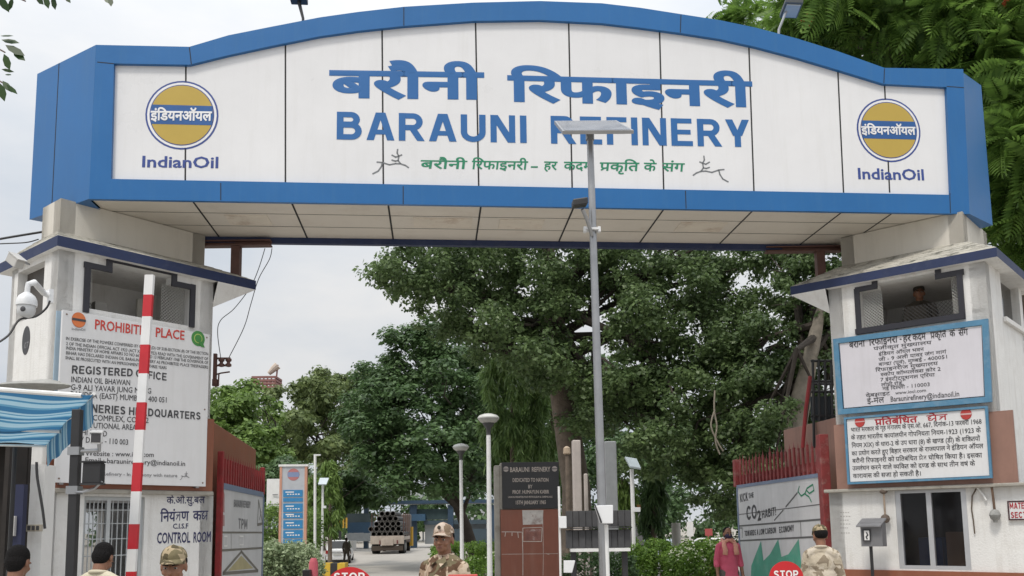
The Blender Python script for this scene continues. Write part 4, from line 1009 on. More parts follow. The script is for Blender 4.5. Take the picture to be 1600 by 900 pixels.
m = MB(); T(m, RS2, 0, 'प्रतिबंधित', (1367, 664.5), (1434, 659.5), 9, 0.025); T(m, RS2, 0, 'क्षेत्र', (1448, 658.5), (1481, 656), 9, 0.025); m.build('heading', LET_MAROON, b2)
m = MB()
for w, a, b, h in (('भारत सरकार के गृह मंत्रालय के एस.ओ. 667, दिनांक-13 फरवरी 1968', (1330, 675), (1534, 662), 6.3), ('के तहत भारतीय कार्यालयीन गोपनियता नियम-1923 (1923 के', (1330, 687), (1533, 675.5), 6.4), ('नियम XIX) के धारा-2 के उप धारा (8) के खण्ड (डी) के शक्तियों', (1331, 699.5), (1532, 688.5), 6.4), ('का प्रयोग करते हुए बिहार सरकार के राज्यपाल ने इंडियन ऑयल', (1331, 712), (1537, 700), 6.4), ('बरौनी रिफाइनरी को प्रतिबंधित क्षेत्र घोषित किया है। इसका', (1332, 723.5), (1535, 714.5), 6.4), ('उल्लंघन करने वाले व्यक्ति को दण्ड के साथ तीन वर्ष के', (1332, 735), (1524, 727.5), 6.4), ('कारावास की सजा हो सकती है।', (1333, 747), (1439, 743), 6.4)):
    T(m, RS2, 0, w, a, b, h, 0.010)
m.build('lettering', LET_BLACK, b2)
emblem(RS2, 0, 1343.5, 659, 8, 8.5, b2, [EMB_RED, EMB_WHITE, EMB_RED, mat('pale pink band', (0.55, 0.35, 0.34), 0.5)], None, None, 'emblem', ring=False, band=0.09)
emblem(RS2, 0, 1509.5, 647, 9, 9, b2, [EMB_RED, EMB_WHITE, EMB_RED, mat('pale pink band', (0.55, 0.35, 0.34), 0.5)], None, None, 'emblem', ring=False, band=0.14)
# small sign at the right edge
RM = RW.off(0.005)
ms = thing('name_board', 'small white and maroon name board on the wall at the right edge', 'sign', RM.pt(*(lambda q: (q[0], 0, q[1]))(RM.uz(1590, 813))))
m = MB(); a = rrect(m, RM, 1576, 781, 1640, 813, -0.022, 0.012); m.build('board', BOARD, ms)
m = MB(); u0, u1, z0, z1 = a; t = 0.018
m.fbox(RM, u0, u1, z0, z0 + t, 0.013, 0.016); m.fbox(RM, u0, u1, z1 - t, z1, 0.013, 0.016); m.fbox(RM, u0, u0 + t, z0 + t, z1 - t, 0.0131, 0.0161); m.fbox(RM, u1 - t, u1, z0 + t, z1 - t, 0.0131, 0.0161)
m.build('border_line', mat('maroon black line', (0.05, 0.015, 0.02), 0.6), ms)
m = MB(); T(m, RM, 0.012, 'MATER', (1578, 795), (1607, 794.5), 9.5, 0.03); T(m, RM, 0.012, 'SECT', (1580, 809.5), (1604, 809), 9.5, 0.03); m.build('lettering', LET_MAROON, ms)
# ================================================================== things around the gate
# ---- steel brackets under the rear edge of the arch
def ibeam(mb, a, b, w, h):
    a, b = V3(a), V3(b); d = b - a; L = np.linalg.norm(d); d /= L; s = np.cross(d, (0, 0, 1)); t = 0.02
    for o, ww, hh in (((0, 0, h / 2 - t / 2), w, t), ((0, 0, -h / 2 + t / 2), w, t), ((0, 0, 0), t, h - 2 * t)):
        mb.obox(a + V3(o) - s * ww / 2 - V3((0, 0, hh / 2)), d * L, s * ww, (0, 0, hh))
def bracket(label, pa, pb, post, Y):
    a, b = at(*pa, Y), at(*pb, Y); o = thing('steel_bracket', label, 'steel bracket', at(post[0], post[2], Y))
    z = (a[2] + b[2]) / 2
    m = MB(); ibeam(m, (a[0], Y, z), (b[0], Y, z), 0.14, 0.09); m.build('beam', STEEL_BR, o)
    p0, p1 = at(post[0], post[2], Y), at(post[0], post[1], Y)
    m = MB(); m.box((p0[0], Y, (p0[2] - 0.25 + p1[2]) / 2), 0.13, 0.13, p1[2] - p0[2] + 0.25, 0); m.build('post', STEEL_BR, o)
bracket('brown steel beam on a short post between the left tower roof and the arch', (318, 381), (424, 381), (369, 386, 414), 13.25)
bracket('red brown steel beam on a short post between the right tower roof and the arch', (1196, 389), (1314, 391), (1282, 394, 424), 14.0)

# ---- insulator bracket and its wires at the left tower
Y0 = 13.0
o = thing('insulator_bracket', 'rusty insulator bracket with two spools at the edge of the left tower', 'insulator bracket', at(338, 570, Y0))
m = MB()
for px, py, w, h in ((336, 576, 5, 48),): 
    c = at(px, py, Y0); m.box(c, w * Y0 / F_PX, 0.05, h * Y0 / F_PX)
for py in (560, 571): c0_, c1_ = at(334, py, Y0), at(360, py, Y0); m.tube([c0_, c1_], 0.016, 6)
m.tube([at(338, 585, Y0), at(345, 583, Y0), at(359, 581, Y0)], 0.012, 6); m.tube([at(336, 604, Y0), at(341, 603, Y0), at(342, 584, Y0)], 0.012, 6)
m.build('bracket_arm', STEEL_BR, o, smooth=True)
for px in (346, 357):
    m = MB(); c = at(px, 566, Y0); m.lathe((c[0], c[1], c[2] - 0.07), [(0.02, 0), (0.045, 0.01), (0.045, 0.04), (0.025, 0.055), (0.025, 0.075), (0.045, 0.09), (0.045, 0.12), (0.02, 0.13)], 12); m.build('insulator', STEEL_BR, o, smooth=True)
m = MB(); c = at(336, 598, Y0); m.box(c, 0.07, 0.06, 0.10); m.build('clamp', STEEL_BR, o)
def wire(name, label, pts, r, m_=CABLE, group=None, cat='wire'):
    q = [V3(at(*p)) for p in pts]
    # smooth through the points
    out = []
    for i in range(len(q) - 1):
        p0, p1, p2, p3 = q[max(i - 1, 0)], q[i], q[i + 1], q[min(i + 2, len(q) - 1)]
        for t in np.linspace(0, 1, 7)[: (7 if i == len(q) - 2 else 6)]:
            out.append(0.5 * ((2 * p1) + (-p0 + p2) * t + (2 * p0 - 5 * p1 + 4 * p2 - p3) * t * t + (-p0 + 3 * p1 - 3 * p2 + p3) * t ** 3))
    mb = MB(); mb.tube(out, r, 5); return tag(mb.build(name, m_, smooth=True, loc=q[0]), label, cat, group)
wire('hanging_wire', 'thin wire with a wide loop, hanging left of its twin from the brown beam', [(414, 388, 13.2), (404, 420, 13.15), (391, 449, 13.1), (366, 482, 13.05), (345, 500, 13.0), (340, 520, 13.0), (345, 560, 13.0)], 0.006)
wire('hanging_wire', 'thin straighter wire from the tip of the brown beam to the insulators', [(425, 388, 13.2), (421, 405, 13.2), (404, 436, 13.1), (392, 475, 13.1), (381, 512, 13.0), (357, 560, 13.0)], 0.006)
wire('overhead_wire', 'thicker black overhead wire at the left edge, the upper of two', [(-60, 386, 12), (0, 373.5, 12), (66, 362.5, 12.2)], 0.017)
wire('overhead_wire', 'thin black overhead wire at the left edge, the lower of two', [(-60, 384, 12), (0, 381, 12), (40, 379, 12), (60, 374, 12.2)], 0.009)
wire('power_cable', 'black cable draped along the left tower below its dome camera', [(-20, 545, 9.5), (12, 525, 9.6), (30, 500, 9.7), (55, 495, 9.9), (72, 482, 9.98), (78, 470, 10.0)], 0.012)

# ---- floodlights and cameras
o = thing('floodlight', 'black post lamp standing on the crest of the arch against the sky', 'floodlight', ARCH.pt(*(lambda q: (q[0], -0.3, q[1]))(ARCH.uz(474, 33))))
fa = ARCH.off(-0.3); m = MB(); u1, z1 = fa.uz(473.5, 34); u2, z2 = fa.uz(467, 3)
m.tube([fa.pt(u1, 0, z1 - 0.1), fa.pt(u1, 0, z1 + 0.05), fa.pt(u2, 0, z2)], [0.02, 0.02, 0.028], 8); m.build('post', BLACK_PAINT, o, smooth=True)
m = MB(); m.fbox(fa, u2 - 0.12, u2 + 0.12, z2, z2 + 0.16, -0.08, 0.1); m.build('lamp_head', BLACK_PAINT, o, bevel=0.01)
fa = ARCH.off(-0.5); u1, z1 = fa.uz(1215, 60); u2, z2 = fa.uz(1236, 17)
o = thing('floodlight', 'grey floodlight on a bent pipe above the right slope of the arch', 'floodlight', fa.pt(u1, 0, z1))
m = MB(); m.tube([fa.pt(u1, 0, z1 - 0.15), fa.pt(u1 + 0.03, 0, z1 + 0.15), fa.pt(u2 - 0.08, 0, z2 - 0.02)], 0.02, 8); m.build('pipe', GALV, o, smooth=True)
m = MB(); m.obox(fa.pt(u2 - 0.14, -0.12, z2 - 0.05), V3(fa.pt(0.28, 0, 0)) - V3(fa.pt(0, 0, 0)), V3(fa.pt(0, 0.26, 0.10)) - V3(fa.pt(0, 0, 0)), (0, -0.02, 0.06)); m.build('lamp_head', mat('dark grey metal', (0.12, 0.13, 0.13), 0.5), o, bevel=0.008)
m = MB(); m.obox(fa.pt(u2 - 0.11, -0.09, z2 - 0.056), V3(fa.pt(0.22, 0, 0)) - V3(fa.pt(0, 0, 0)), V3(fa.pt(0, 0.2, 0.08)) - V3(fa.pt(0, 0, 0)), (0, 0, 0.012)); m.build('lens', mat('lamp lens', (0.45, 0.48, 0.48), 0.2), o)
# dome camera on the left tower
Yc = 9.75
o = thing('dome_camera', 'white dome camera on a curved arm at the corner of the left tower', 'security camera', at(41, 478, Yc)); k = Yc / F_PX
c = V3(at(41.5, 478, Yc))
m = MB(); m.lathe(c, [(0.06, -0.002), (0.108, 0.0), (0.110, 0.03), (0.104, 0.07), (0.085, 0.11), (0.05, 0.14), (0.03, 0.155), (0.028, 0.20)], 24); m.build('housing', PLASTIC_W, o, smooth=True)
m = MB(); m.lathe(c - V3((0, 0, 0.13)), [(0.03, 0), (0.06, 0.01), (0.085, 0.04), (0.094, 0.08), (0.094, 0.128)], 24); m.build('dome', mat('grey dome', (0.55, 0.56, 0.57), 0.25), o, smooth=True)
m = MB(); m.ell(c + V3((0.01, -0.09, -0.055)), 0.03, 0.012, 0.03, 12, 8); m.build('lens', LET_BLACK, o, smooth=True)
m = MB(); e = V3(at(77, 461, 10.25)); s_ = c + V3((0, 0, 0.19)); m.tube([s_, s_ + V3((0.0, 0.01, 0.06)), s_ + V3((0.05, 0.04, 0.09)), e + V3((-0.05, -0.04, 0.02)), e], [0.03, 0.032, 0.034, 0.036, 0.036], 10); m.box(e + V3((0.01, 0.01, -0.01)), 0.05, 0.05, 0.16, 50); m.build('arm', PLASTIC_W, o, smooth=True)
def bullet(label, c, d, L, w, arm, body=PLASTIC_W, dark_face=True, visor=True):
    c = V3(c); d = V3(d) / np.linalg.norm(d); s = np.cross(d, (0, 0, 1)); s /= np.linalg.norm(s); t = np.cross(s, d)
    o = thing('box_camera', label, 'security camera', c)
    m = MB(); m.obox(c - s * w / 2 - t * w / 2 - d * L / 2, d * L, s * w, t * w); m.build('housing', body, o, bevel=0.012)
    if dark_face:
        m = MB(); m.obox(c - s * w * .42 - t * w * .42 + d * (L / 2 - 0.002), d * 0.012, s * w * .84, t * w * .84); m.build('front_glass', LET_BLACK, o)
    if visor:
        m = MB(); m.obox(c - s * w * .56 + t * w * .52 - d * L * 0.45, d * L * 1.05, s * w * 1.12, t * 0.012); m.build('sun_shield', body, o)
    m = MB(); m.tube([V3(p) for p in arm], 0.014, 8); m.build('arm', GALV, o, smooth=True); return o
c = V3(at(24, 408, 9.4)); bullet('grey box camera pointing down under the eave at the left edge', c, (0.75, -0.4, -0.55), 0.20, 0.10, [c + V3((-0.05, 0, 0.03)), c + V3((-0.10, 0.1, 0.08)), c + V3((-0.10, 0.45, 0.10))], body=mat('weathered grey plastic', (0.45, 0.44, 0.42), 0.5), dark_face=False)

# ---- oval painted plate under the dome camera
fq = f4.off(0.0); f4c = sq[3][0]
o = MB(); q0 = f4c.uz(41, 532); u, z = q0; a_ = abs(f4c.uz(47, 532)[0] - u); b_ = f4c.uz(41, 510)[1] - z
disc(o, f4c, 0.004, (u, z), a_, b_, 0)
ow = thing('number_plate', 'black oval number plate painted on the tower wall below the dome camera', 'wall plate', f4c.pt(u, 0.004, z - b_))
o.prism([f4c.pt(u + a_ * cos(2 * pi * j / 30), 0.0005, z + b_ * sin(2 * pi * j / 30)) for j in range(30)], V3(f4c.pt(0, 0.003, 0)) - V3(f4c.pt(0, 0, 0)))
o.build('plate', LET_BLACK, ow)
m = MB(); T(m, f4c, 0.005, '07', (38, 545), (45, 543), 9, 0.02); m.build('lettering', LET_FADED, ow)

# ---- solar street lamp in front of the arch
Yp = 9.0
p0 = V3(at(944, 900, Yp)); p1 = V3(at(921.5, 206, Yp)); pd = p1 - p0; pb = p0 - pd * (p0[2] / pd[2])
o = thing('solar_street_lamp', 'tall galvanised solar street lamp post standing in front of the arch', 'street lamp', pb)
m = MB(); m.tube([pb, p0, p0 + pd * 0.45, p1], [0.052, 0.048, 0.041, 0.034], 16); m.build('pole', GALV, o, smooth=True)
m = MB(); m.tube([V3(at(948.5, 905, Yp - 0.02)) * V3((1, 1, 0)), V3(at(948.5, 900, Yp - 0.02)), V3(at(946, 820, Yp - 0.02))], 0.028, 10); m.build('conduit', WHITE_PAINT, o, smooth=True)
# panel tilted towards the viewer
A, B, C, D = [V3(q) for q in (at(879, 210, 8.72), at(990, 209, 8.72), at(968, 193, 9.28), at(866, 194, 9.28))]
C = B + (D - A) + V3((-0.05, 0, 0))
nn = np.cross(B - A, D - A); nn /= np.linalg.norm(nn); nn = nn if nn[2] > 0 else -nn
m = MB(); m.add([A, B, C, D, A + nn * 0.035, B + nn * 0.035, C + nn * 0.035, D + nn * 0.035], [(3, 2, 1, 0), (4, 5, 6, 7), (0, 1, 5, 4), (1, 2, 6, 5), (2, 3, 7, 6), (3, 0, 4, 7)])
sp = m.build('solar_panel', GALV, o)
m = MB(); sh = lambda p: (A + B + C + D) / 4 + (p - (A + B + C + D) / 4) * 0.93 + nn * 0.037; m.quad(sh(A), sh(B), sh(C), sh(D)); m.build('cells', mat('solar cells with sky reflection', (0.26, 0.27, 0.29), 0.18, metal=0.4, var=0.12, scale=5), sp)  # pale grey puts the sky's reflection into the cell colour
m = MB(); m.tube([p1 - pd * 0.02, p1 + V3((0, 0.0, 0.02))], 0.045, 12); m.box(p1 + V3((0.0, 0, 0.02)), 0.3, 0.05, 0.03); m.build('panel_bracket', GALV, o)
m = MB(); c = V3(at(905, 321, 8.75)); m.obox(c + V3((-0.07, -0.12, -0.045)), (0.15, 0.0, 0.02), (0.0, 0.24, 0.05), (0, 0, 0.07)); m.build('lamp_head', BLACK_PAINT, o, bevel=0.01)
m = MB(); m.tube([V3(at(925, 368, 8.95)), V3(at(918, 345, 8.85)), V3(at(910, 327, 8.78))], 0.02, 8); m.build('lamp_arm', GALV, o, smooth=True)
m = MB()
for px in (914, 936): c = V3(at(px, 359, 8.98)); m.box(c, 0.03, 0.06, 0.055)
m.box(V3(at(925, 359, 8.98)), 0.13, 0.10, 0.022); m.build('clamp', PLASTIC_W, o)
# ---- control box on the pole: tapered white box
c = V3(at(941, 804, 8.85)); kx = 8.85 / F_PX
o2 = thing('control_box', 'tapered pale grey control box fixed to the solar lamp post', 'control box', c - V3((0, 0, 0.1)))
pts = [V3(at(x, y, 8.85)) for x, y in ((939, 818), (958, 818), (958, 789), (930, 790))]
m = MB(); m.prism(pts, (0, 0.12, 0)); m.build('box', PLASTIC_W, o2, bevel=0.006)
m = MB(); pts = [V3(at(x, y, 8.845)) for x, y in ((941, 816), (938.5, 818), (929, 790), (931, 790))]; m.prism(pts, (0, -0.01, 0)); m.build('side_flap', BLACK_PAINT, o2)
# ---- dark ribbed cabinet row behind the pole
Yk = 13.5
o = thing('ribbed_barrier', 'dark grey ribbed panel barrier with a pale lower ledge behind the solar post', 'barrier', at(928, 890, Yk))
RIB = mat('dark grey ribbed sheet', (0.05, 0.05, 0.053), 0.6, var=0.3, scale=5, streak=0.3, scol=(0.11, 0.10, 0.095))
def ribs(px0, px1, pyt, pyb, name, dz=0.0):
    a, b = V3(at(px0, pyb, Yk)), V3(at(px1, pyt, Yk)); m = MB(); n = 10; w = (b[0] - a[0]) / n
    for i in range(n):
        m.obox((a[0] + i * w, Yk + 0.02 * (i % 2) + dz, a[2]), (w * 0.97, 0, 0), (0, 0.08, 0), (0, 0, b[2] - a[2]))
    m.box(((a[0] + b[0]) / 2, Yk + 0.1 + dz, (a[2] + b[2]) / 2), b[0] - a[0], 0.05, b[2] - a[2] - 0.02)
    return m.build(name, RIB, o, bevel=0.004)
ribs(885, 986, 797, 824, 'upper_panel'); ribs(885, 986, 827, 857, 'lower_panel', 0.03)
m = MB(); a, b = V3(at(884, 826.5, Yk)), V3(at(987, 823.5, Yk)); m.obox((a[0], Yk - 0.05, a[2]), (b[0] - a[0], 0, 0), (0, 0.2, 0), (0, 0, b[2] - a[2])); m.build('flashing', BLACK_PAINT, o)
m = MB(); a, b = V3(at(891, 862, Yk)), V3(at(983, 856, Yk)); m.obox((a[0], Yk - 0.15, a[2]), (b[0] - a[0], 0, 0), (0, 0.3, 0), (0, 0, b[2] - a[2])); m.build('ledge', WHITE_PAINT, o)
m = MB()
for px in (896, 976): c = V3(at(px, 862, Yk)); m.box((c[0], Yk + 0.02, c[2] / 2), 0.08, 0.08, c[2]); 
m.build('foot', BLACK_PAINT, o)
# ---- small white boxes on a thin post beside the memorial
Yb = 13.0
o = thing('meter_post', 'thin white post with two small white boxes beside the brown memorial', 'meter post', V3(at(877, 900, Yb)) * V3((1, 1, 0)))
q = V3(at(876, 900, Yb)); m = MB(); m.tube([(q[0], Yb, 0), (q[0], Yb, V3(at(876, 760, Yb))[2])], 0.018, 8); m.build('post', WHITE_PAINT, o, smooth=True)
m = MB(); c = V3(at(879, 816, Yb - 0.08)); m.box(c, 0.11, 0.1, 0.17); m.build('upper_box', PLASTIC_W, o, bevel=0.006)
m = MB(); pts = [V3(at(x, y, Yb - 0.1)) for x, y in ((881, 895), (894, 895), (899, 876), (881, 876))]; m.prism(pts, (0, 0.1, 0)); m.build('lower_box', PLASTIC_W, o, bevel=0.006)

# ---- memorial pillar with the black plaque
Ym = 16.0
MP = Fr(at(827, 800, Ym)[0], Ym, 3)
o = thing('memorial_pillar', 'brown tiled memorial pillar with a black engraved plaque on top', 'memorial', MP.pt(0, -0.3, 0))
a0, a1 = MP.uz(782, 800)[0], MP.uz(874, 800)[0]; zt_ = MP.uz(827, 723)[1]; zp = MP.uz(827, 795)[1]
MTILE = mat('memorial brown tile', (0.22, 0.075, 0.045), 0.5, var=0.12, scale=3, streak=0.15, scol=(0.38, 0.30, 0.26), bump=0.05)
m = MB(); m.fbox(MP, a0, a1, -0.1, zp - 0.01, -0.5, 0.0); 
m.build('tiled_base', MTILE, o, bevel=0.01)
m = MB()
JOINT = mat('white tile joint', (0.5, 0.45, 0.41), 0.8, var=0.3, scale=8)
def pl(pts, w=0.012): stroke(m, MP, 0.0, pts, w, 0)
pl([(784, 831), (800, 831), (815, 831.5)]); pl([(816, 832), (817, 866), (817, 899)]); pl([(817, 825), (817, 846), (846, 846), (847, 825), (846, 824), (818, 825)]); pl([(848, 800), (849, 866), (848.5, 899)], 0.007); pl([(784, 866), (872, 865)], 0.007); pl([(790, 832), (789, 838)]); pl([(800, 832), (800, 837)]); pl([(809, 832), (810, 840)]); pl([(853, 865), (858, 866)], 0.012)
m.build('tile_joints', JOINT, o)
m = MB(); quadpx(m, MP, 0.002, [(817, 820), (848, 819), (849, 797), (816, 797)]); m.build('torn_poster', mat('torn poster', (0.52, 0.49, 0.46), 0.85, var=0.25, scale=7, blotch=0.8, bcol=(0.22, 0.15, 0.13)), o)
m = MB(); quadpx(m, MP, 0.002, [(820, 844), (845, 844), (845, 827), (820, 827)]); m.build('torn_poster', mat('peeled poster', (0.24, 0.11, 0.09), 0.85, var=0.4, scale=9, blotch=0.9, bcol=(0.5, 0.45, 0.42)), o)
m = MB(); m.fbox(MP, a0 + 0.0, a1, zp - 0.008, zt_, -0.5, -0.03); m.fbox(MP, a0 - 0.10, a0 - 0.002, -0.1, zt_ - 0.04, -0.45, -0.05); m.build('concrete_core', CONC, o, bevel=0.01)
p_0, p_1 = MP.uz(784.5, 760)[0], MP.uz(873.5, 760)[0]
m = MB(); m.fbox(MP, p_0, p_1, zp + 0.004, zt_ + 0.01, -0.028, 0.02)
pq = m.build('plaque', mat('black granite', (0.018, 0.018, 0.02), 0.35, var=0.4), o, bevel=0.004)
m = MB()
for w, a, b, h in (('BARAUNI', (797, 737.5), (827, 737), 7), ('REFINERY', (831, 737), (860, 736.5), 7), ('DEDICATED TO NATION', (801, 753), (857, 752.5), 5.6), ('BY', (825.5, 763), (832, 763), 5.4), ('PROF. HUMAYUN KABIR', (801, 771.5), (858, 771), 5.4), ('UNION MINISTER FOR PETROLEUM & CHEMICALS', (794, 778), (863, 777.5), 2.6), ('15TH JANUARY 1965', (806, 788), (853, 787.5), 5.6)):
    T(m, MP, 0.02, w, a, b, h, 0.022)
m.build('engraved_lettering', mat('plaque lettering', (0.42, 0.37, 0.33), 0.6, var=0.25, scale=20), pq)
PLQ = mat('plaque emblem', (0.36, 0.32, 0.30), 0.6)
emblem(MP, 0.02, 790.5, 733, 4.3, 4.3, pq, [PLQ, PLQ, PLQ, LET_BLACK], None, None, 'engraved_emblem', ring=False, band=0.14)
emblem(MP, 0.02, 866.5, 732.5, 4.3, 4.3, pq, [PLQ, PLQ, PLQ, LET_BLACK], None, None, 'engraved_emblem', ring=False, band=0.14)

# ---- concrete columns behind
def column(label, px, py0, w, Y, m_, name='concrete_column'):
    c = V3(at(px, py0, Y)); k = w * Y / F_PX; mb = MB(); mb.box((c[0], Y, (c[2] + gz(Y)) / 2), k, k, c[2] - gz(Y), 4)
    return tag(mb.build(name, m_, bevel=0.03, loc=(c[0], Y, gz(Y))), label, 'column')
PALE_C = mat('pale plaster column', (0.46, 0.41, 0.38), 0.9, var=0.15, streak=0.3, scol=(0.25, 0.22, 0.2)); GREY_C = mat('grey plaster column', (0.27, 0.28, 0.29), 0.9, var=0.15, streak=0.3, scol=(0.15, 0.15, 0.15))
column('tall pale pinkish column right of the memorial pillar', 900, 688, 13, 24, PALE_C); column('tall grey column behind the solar lamp post', 952, 690, 19, 23, GREY_C)
column('short thin pale post between the pink and grey columns', 915, 740, 6, 25, PALE_C, 'concrete_post')
c = V3(at(885, 700, 21)); o = thing('palm_trunk', 'dead brown trunk stump with frayed top beside the pinkish column', 'tree trunk', (c[0], 21, gz(21)))
m = MB(); m.tube([(c[0] - 0.05, 21, gz(21)), (c[0], 21, 1.5), (c[0] + 0.02, 21, 2.6), (c[0] + 0.01, 21, c[2] - 0.15)], [0.07, 0.05, 0.06, 0.045], 10); m.build('trunk', BARK, o, smooth=True)
m = MB(); m.lathe((c[0] + 0.01, 21, c[2] - 0.16), [(0.04, 0), (0.09, 0.03), (0.08, 0.16), (0.03, 0.2)], 10); m.build('cut_top', mat('pale wood', (0.42, 0.33, 0.24), 0.9, var=0.3), o, smooth=True)

# ---- barrier boom, raised
Yr = 7.5
q0, q1 = V3(at(203, 930, Yr)), V3(at(234.2, 430, Yr)); dd = q1 - q0
WH = mat('boom white', (0.70, 0.70, 0.70), 0.45, var=0.05, scale=8, streak=0.2, scol=(0.45, 0.42, 0.4)); RD = mat('boom red', (0.48, 0.02, 0.03), 0.4, var=0.1, scale=9)
o = thing('boom_barrier', 'raised red and white boom barrier arm in front of the notice board', 'boom barrier', (q0[0], Yr, 0))
ysg = [430, 461, 495, 539, 584, 629, 672, 723, 768, 819, 858, 893, 935]
m = MB(); w = 0.037
def boom_at(y):
    t = 0.0
    r_lo, r_hi = 0.0, 1.0
    for _ in range(40):
        t = (r_lo + r_hi) / 2; p = q0 + dd * t; d_ = p - EYE; y_ = CY_PX - F_PX * d_.dot(UP) / d_.dot(FWD)
        if y_ > y: r_lo = t
        else: r_hi = t
    return q0 + dd * t
ax = V3((1, 0, 0)); 
for i in range(len(ysg) - 1):
    a, b = boom_at(ysg[i + 1]), boom_at(ysg[i]); m.obox(a - ax * w - V3((0, 0.02, 0)), ax * 2 * w, (0, 0.04, 0), b - a, 0 if i % 2 == 0 else 1)
m.build('boom', [WH, RD], o)
b0 = q0 - dd * ((q0[2] - 0.75) / dd[2]) if False else q0
m = MB(); m.box((q0[0], Yr + 0.22, 0.5), 0.34, 0.30, 1.0); m.build('motor_cabinet', mat('cabinet yellow', (0.5, 0.33, 0.04), 0.5), o, bevel=0.02)
m = MB(); m.tube([(q0[0], Yr + 0.08, 0.85), (q0[0], Yr - 0.04, 0.85)], 0.06, 12); m.obox((q0[0] - 0.05, Yr - 0.03, 0.7), (0.1, 0, 0), (0, 0.06, 0), V3(q0) - V3((q0[0], Yr, 0.7))); m.build('pivot', BLACK_PAINT, o)

# ---- black camera mast, its camera and lamp
Yt = 6.6
q0, q1 = V3(at(111, 900, Yt)), V3(at(121.5, 640, Yt)); k = Yt / F_PX; dd = q1 - q0; qb = q0 - dd * (q0[2] / dd[2])
o = thing('camera_mast', 'square black mast rising in front of the left tower beside the blue awning', 'mast', qb)
m = MB(); hw = 0.031; m.obox(qb - V3((hw, hw, 0)), (2 * hw, 0, 0), (0, 2 * hw, 0), q1 - qb); m.build('mast', BLACK_PAINT, o, bevel=0.004)
for px, py in ((118.5, 705), (116, 766)):
    m = MB(); c = V3(at(px, py, Yt)); m.box(c, 0.085, 0.085, 0.06); m.build('clamp', GALV, o)
c = V3(at(151, 684, 6.45)); e = V3(at(124, 705, 6.55))
bullet('white box camera with dark front on the black mast', c, (0.35, -0.9, -0.12), 0.16, 0.075, [c + V3((0.01, 0.02, -0.045)), c + V3((0.015, 0.02, -0.09)), e + V3((0.02, 0, 0))])
c = V3(at(145, 739, 6.5)); m = MB(); o = thing('mast_floodlight', 'black box floodlight on the mast just below the white camera', 'floodlight', c - V3((0, 0, 0.1)))
hx = 0.064; m.obox(c - V3((hx, 0.03, 0.075)), (2 * hx, 0, 0), (0, 0.07, 0.0), (0.002, 0, 0.15)); m.build('housing', BLACK_PAINT, o, bevel=0.006)
m = MB()
for i in range(7): m.obox(c + V3((-hx + 0.008 + i * 0.018, 0.042, -0.07)), (0.004, 0, 0), (0, 0.03, 0), (0, 0, 0.14))
m.box(c + V3((0, 0, 0.08)), 0.15, 0.09, 0.012); m.box(c + V3((0, 0, -0.08)), 0.15, 0.09, 0.012); m.build('cooling_fins', BLACK_PAINT, o)
m = MB(); m.tube([V3(at(159, 752, 6.5)), V3(at(148, 763, 6.5)), V3(at(130, 769, 6.5)), V3(at(118, 769, 6.57))], 0.011, 6); m.build('bracket_arm', GALV, o, smooth=True)

# ---- kiosk at the left edge with its striped awning
Yq = 10.0
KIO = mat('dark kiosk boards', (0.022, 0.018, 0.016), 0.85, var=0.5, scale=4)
o = thing('kiosk', 'dark open kiosk at the left edge under the blue striped awning', 'kiosk', V3(at(0, 900, 9.6)) * V3((1, 1, 0)))
x0, x1 = at(-160, 800, Yq)[0], at(10, 800, Yq)[0]
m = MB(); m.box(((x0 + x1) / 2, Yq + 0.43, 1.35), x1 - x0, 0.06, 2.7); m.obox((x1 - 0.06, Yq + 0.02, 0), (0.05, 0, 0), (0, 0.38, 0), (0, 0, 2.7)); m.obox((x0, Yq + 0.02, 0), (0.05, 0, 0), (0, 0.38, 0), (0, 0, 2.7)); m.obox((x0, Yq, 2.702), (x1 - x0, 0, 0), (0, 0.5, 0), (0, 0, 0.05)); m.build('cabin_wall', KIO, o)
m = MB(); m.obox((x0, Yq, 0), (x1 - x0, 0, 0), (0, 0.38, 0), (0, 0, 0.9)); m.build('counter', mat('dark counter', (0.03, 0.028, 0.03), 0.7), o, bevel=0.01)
m = MB(); a = V3(at(33, 757, Yq)); m.obox((a[0] - 0.05, Yq - 0.03, 0), (0.1, 0, 0), (0, 0.08, 0), (0, 0, a[2])); m.build('door_post', mat('dark navy post', (0.012, 0.016, 0.05), 0.5), o)
m = MB(); a = V3(at(20, 822, Yq - 0.05)); m.box(a, 0.06, 0.05, 0.22); m.build('switch_board', mat('dusty switch board', (0.42, 0.41, 0.40), 0.5), o, bevel=0.005)
YA, YB = 6.8, 8.45
A = V3(at(145, 617, YA)); B = V3(at(72, 694, YB)); A2 = V3(at(-90, 600, YA)); B2 = V3(at(-90, 690, YB))
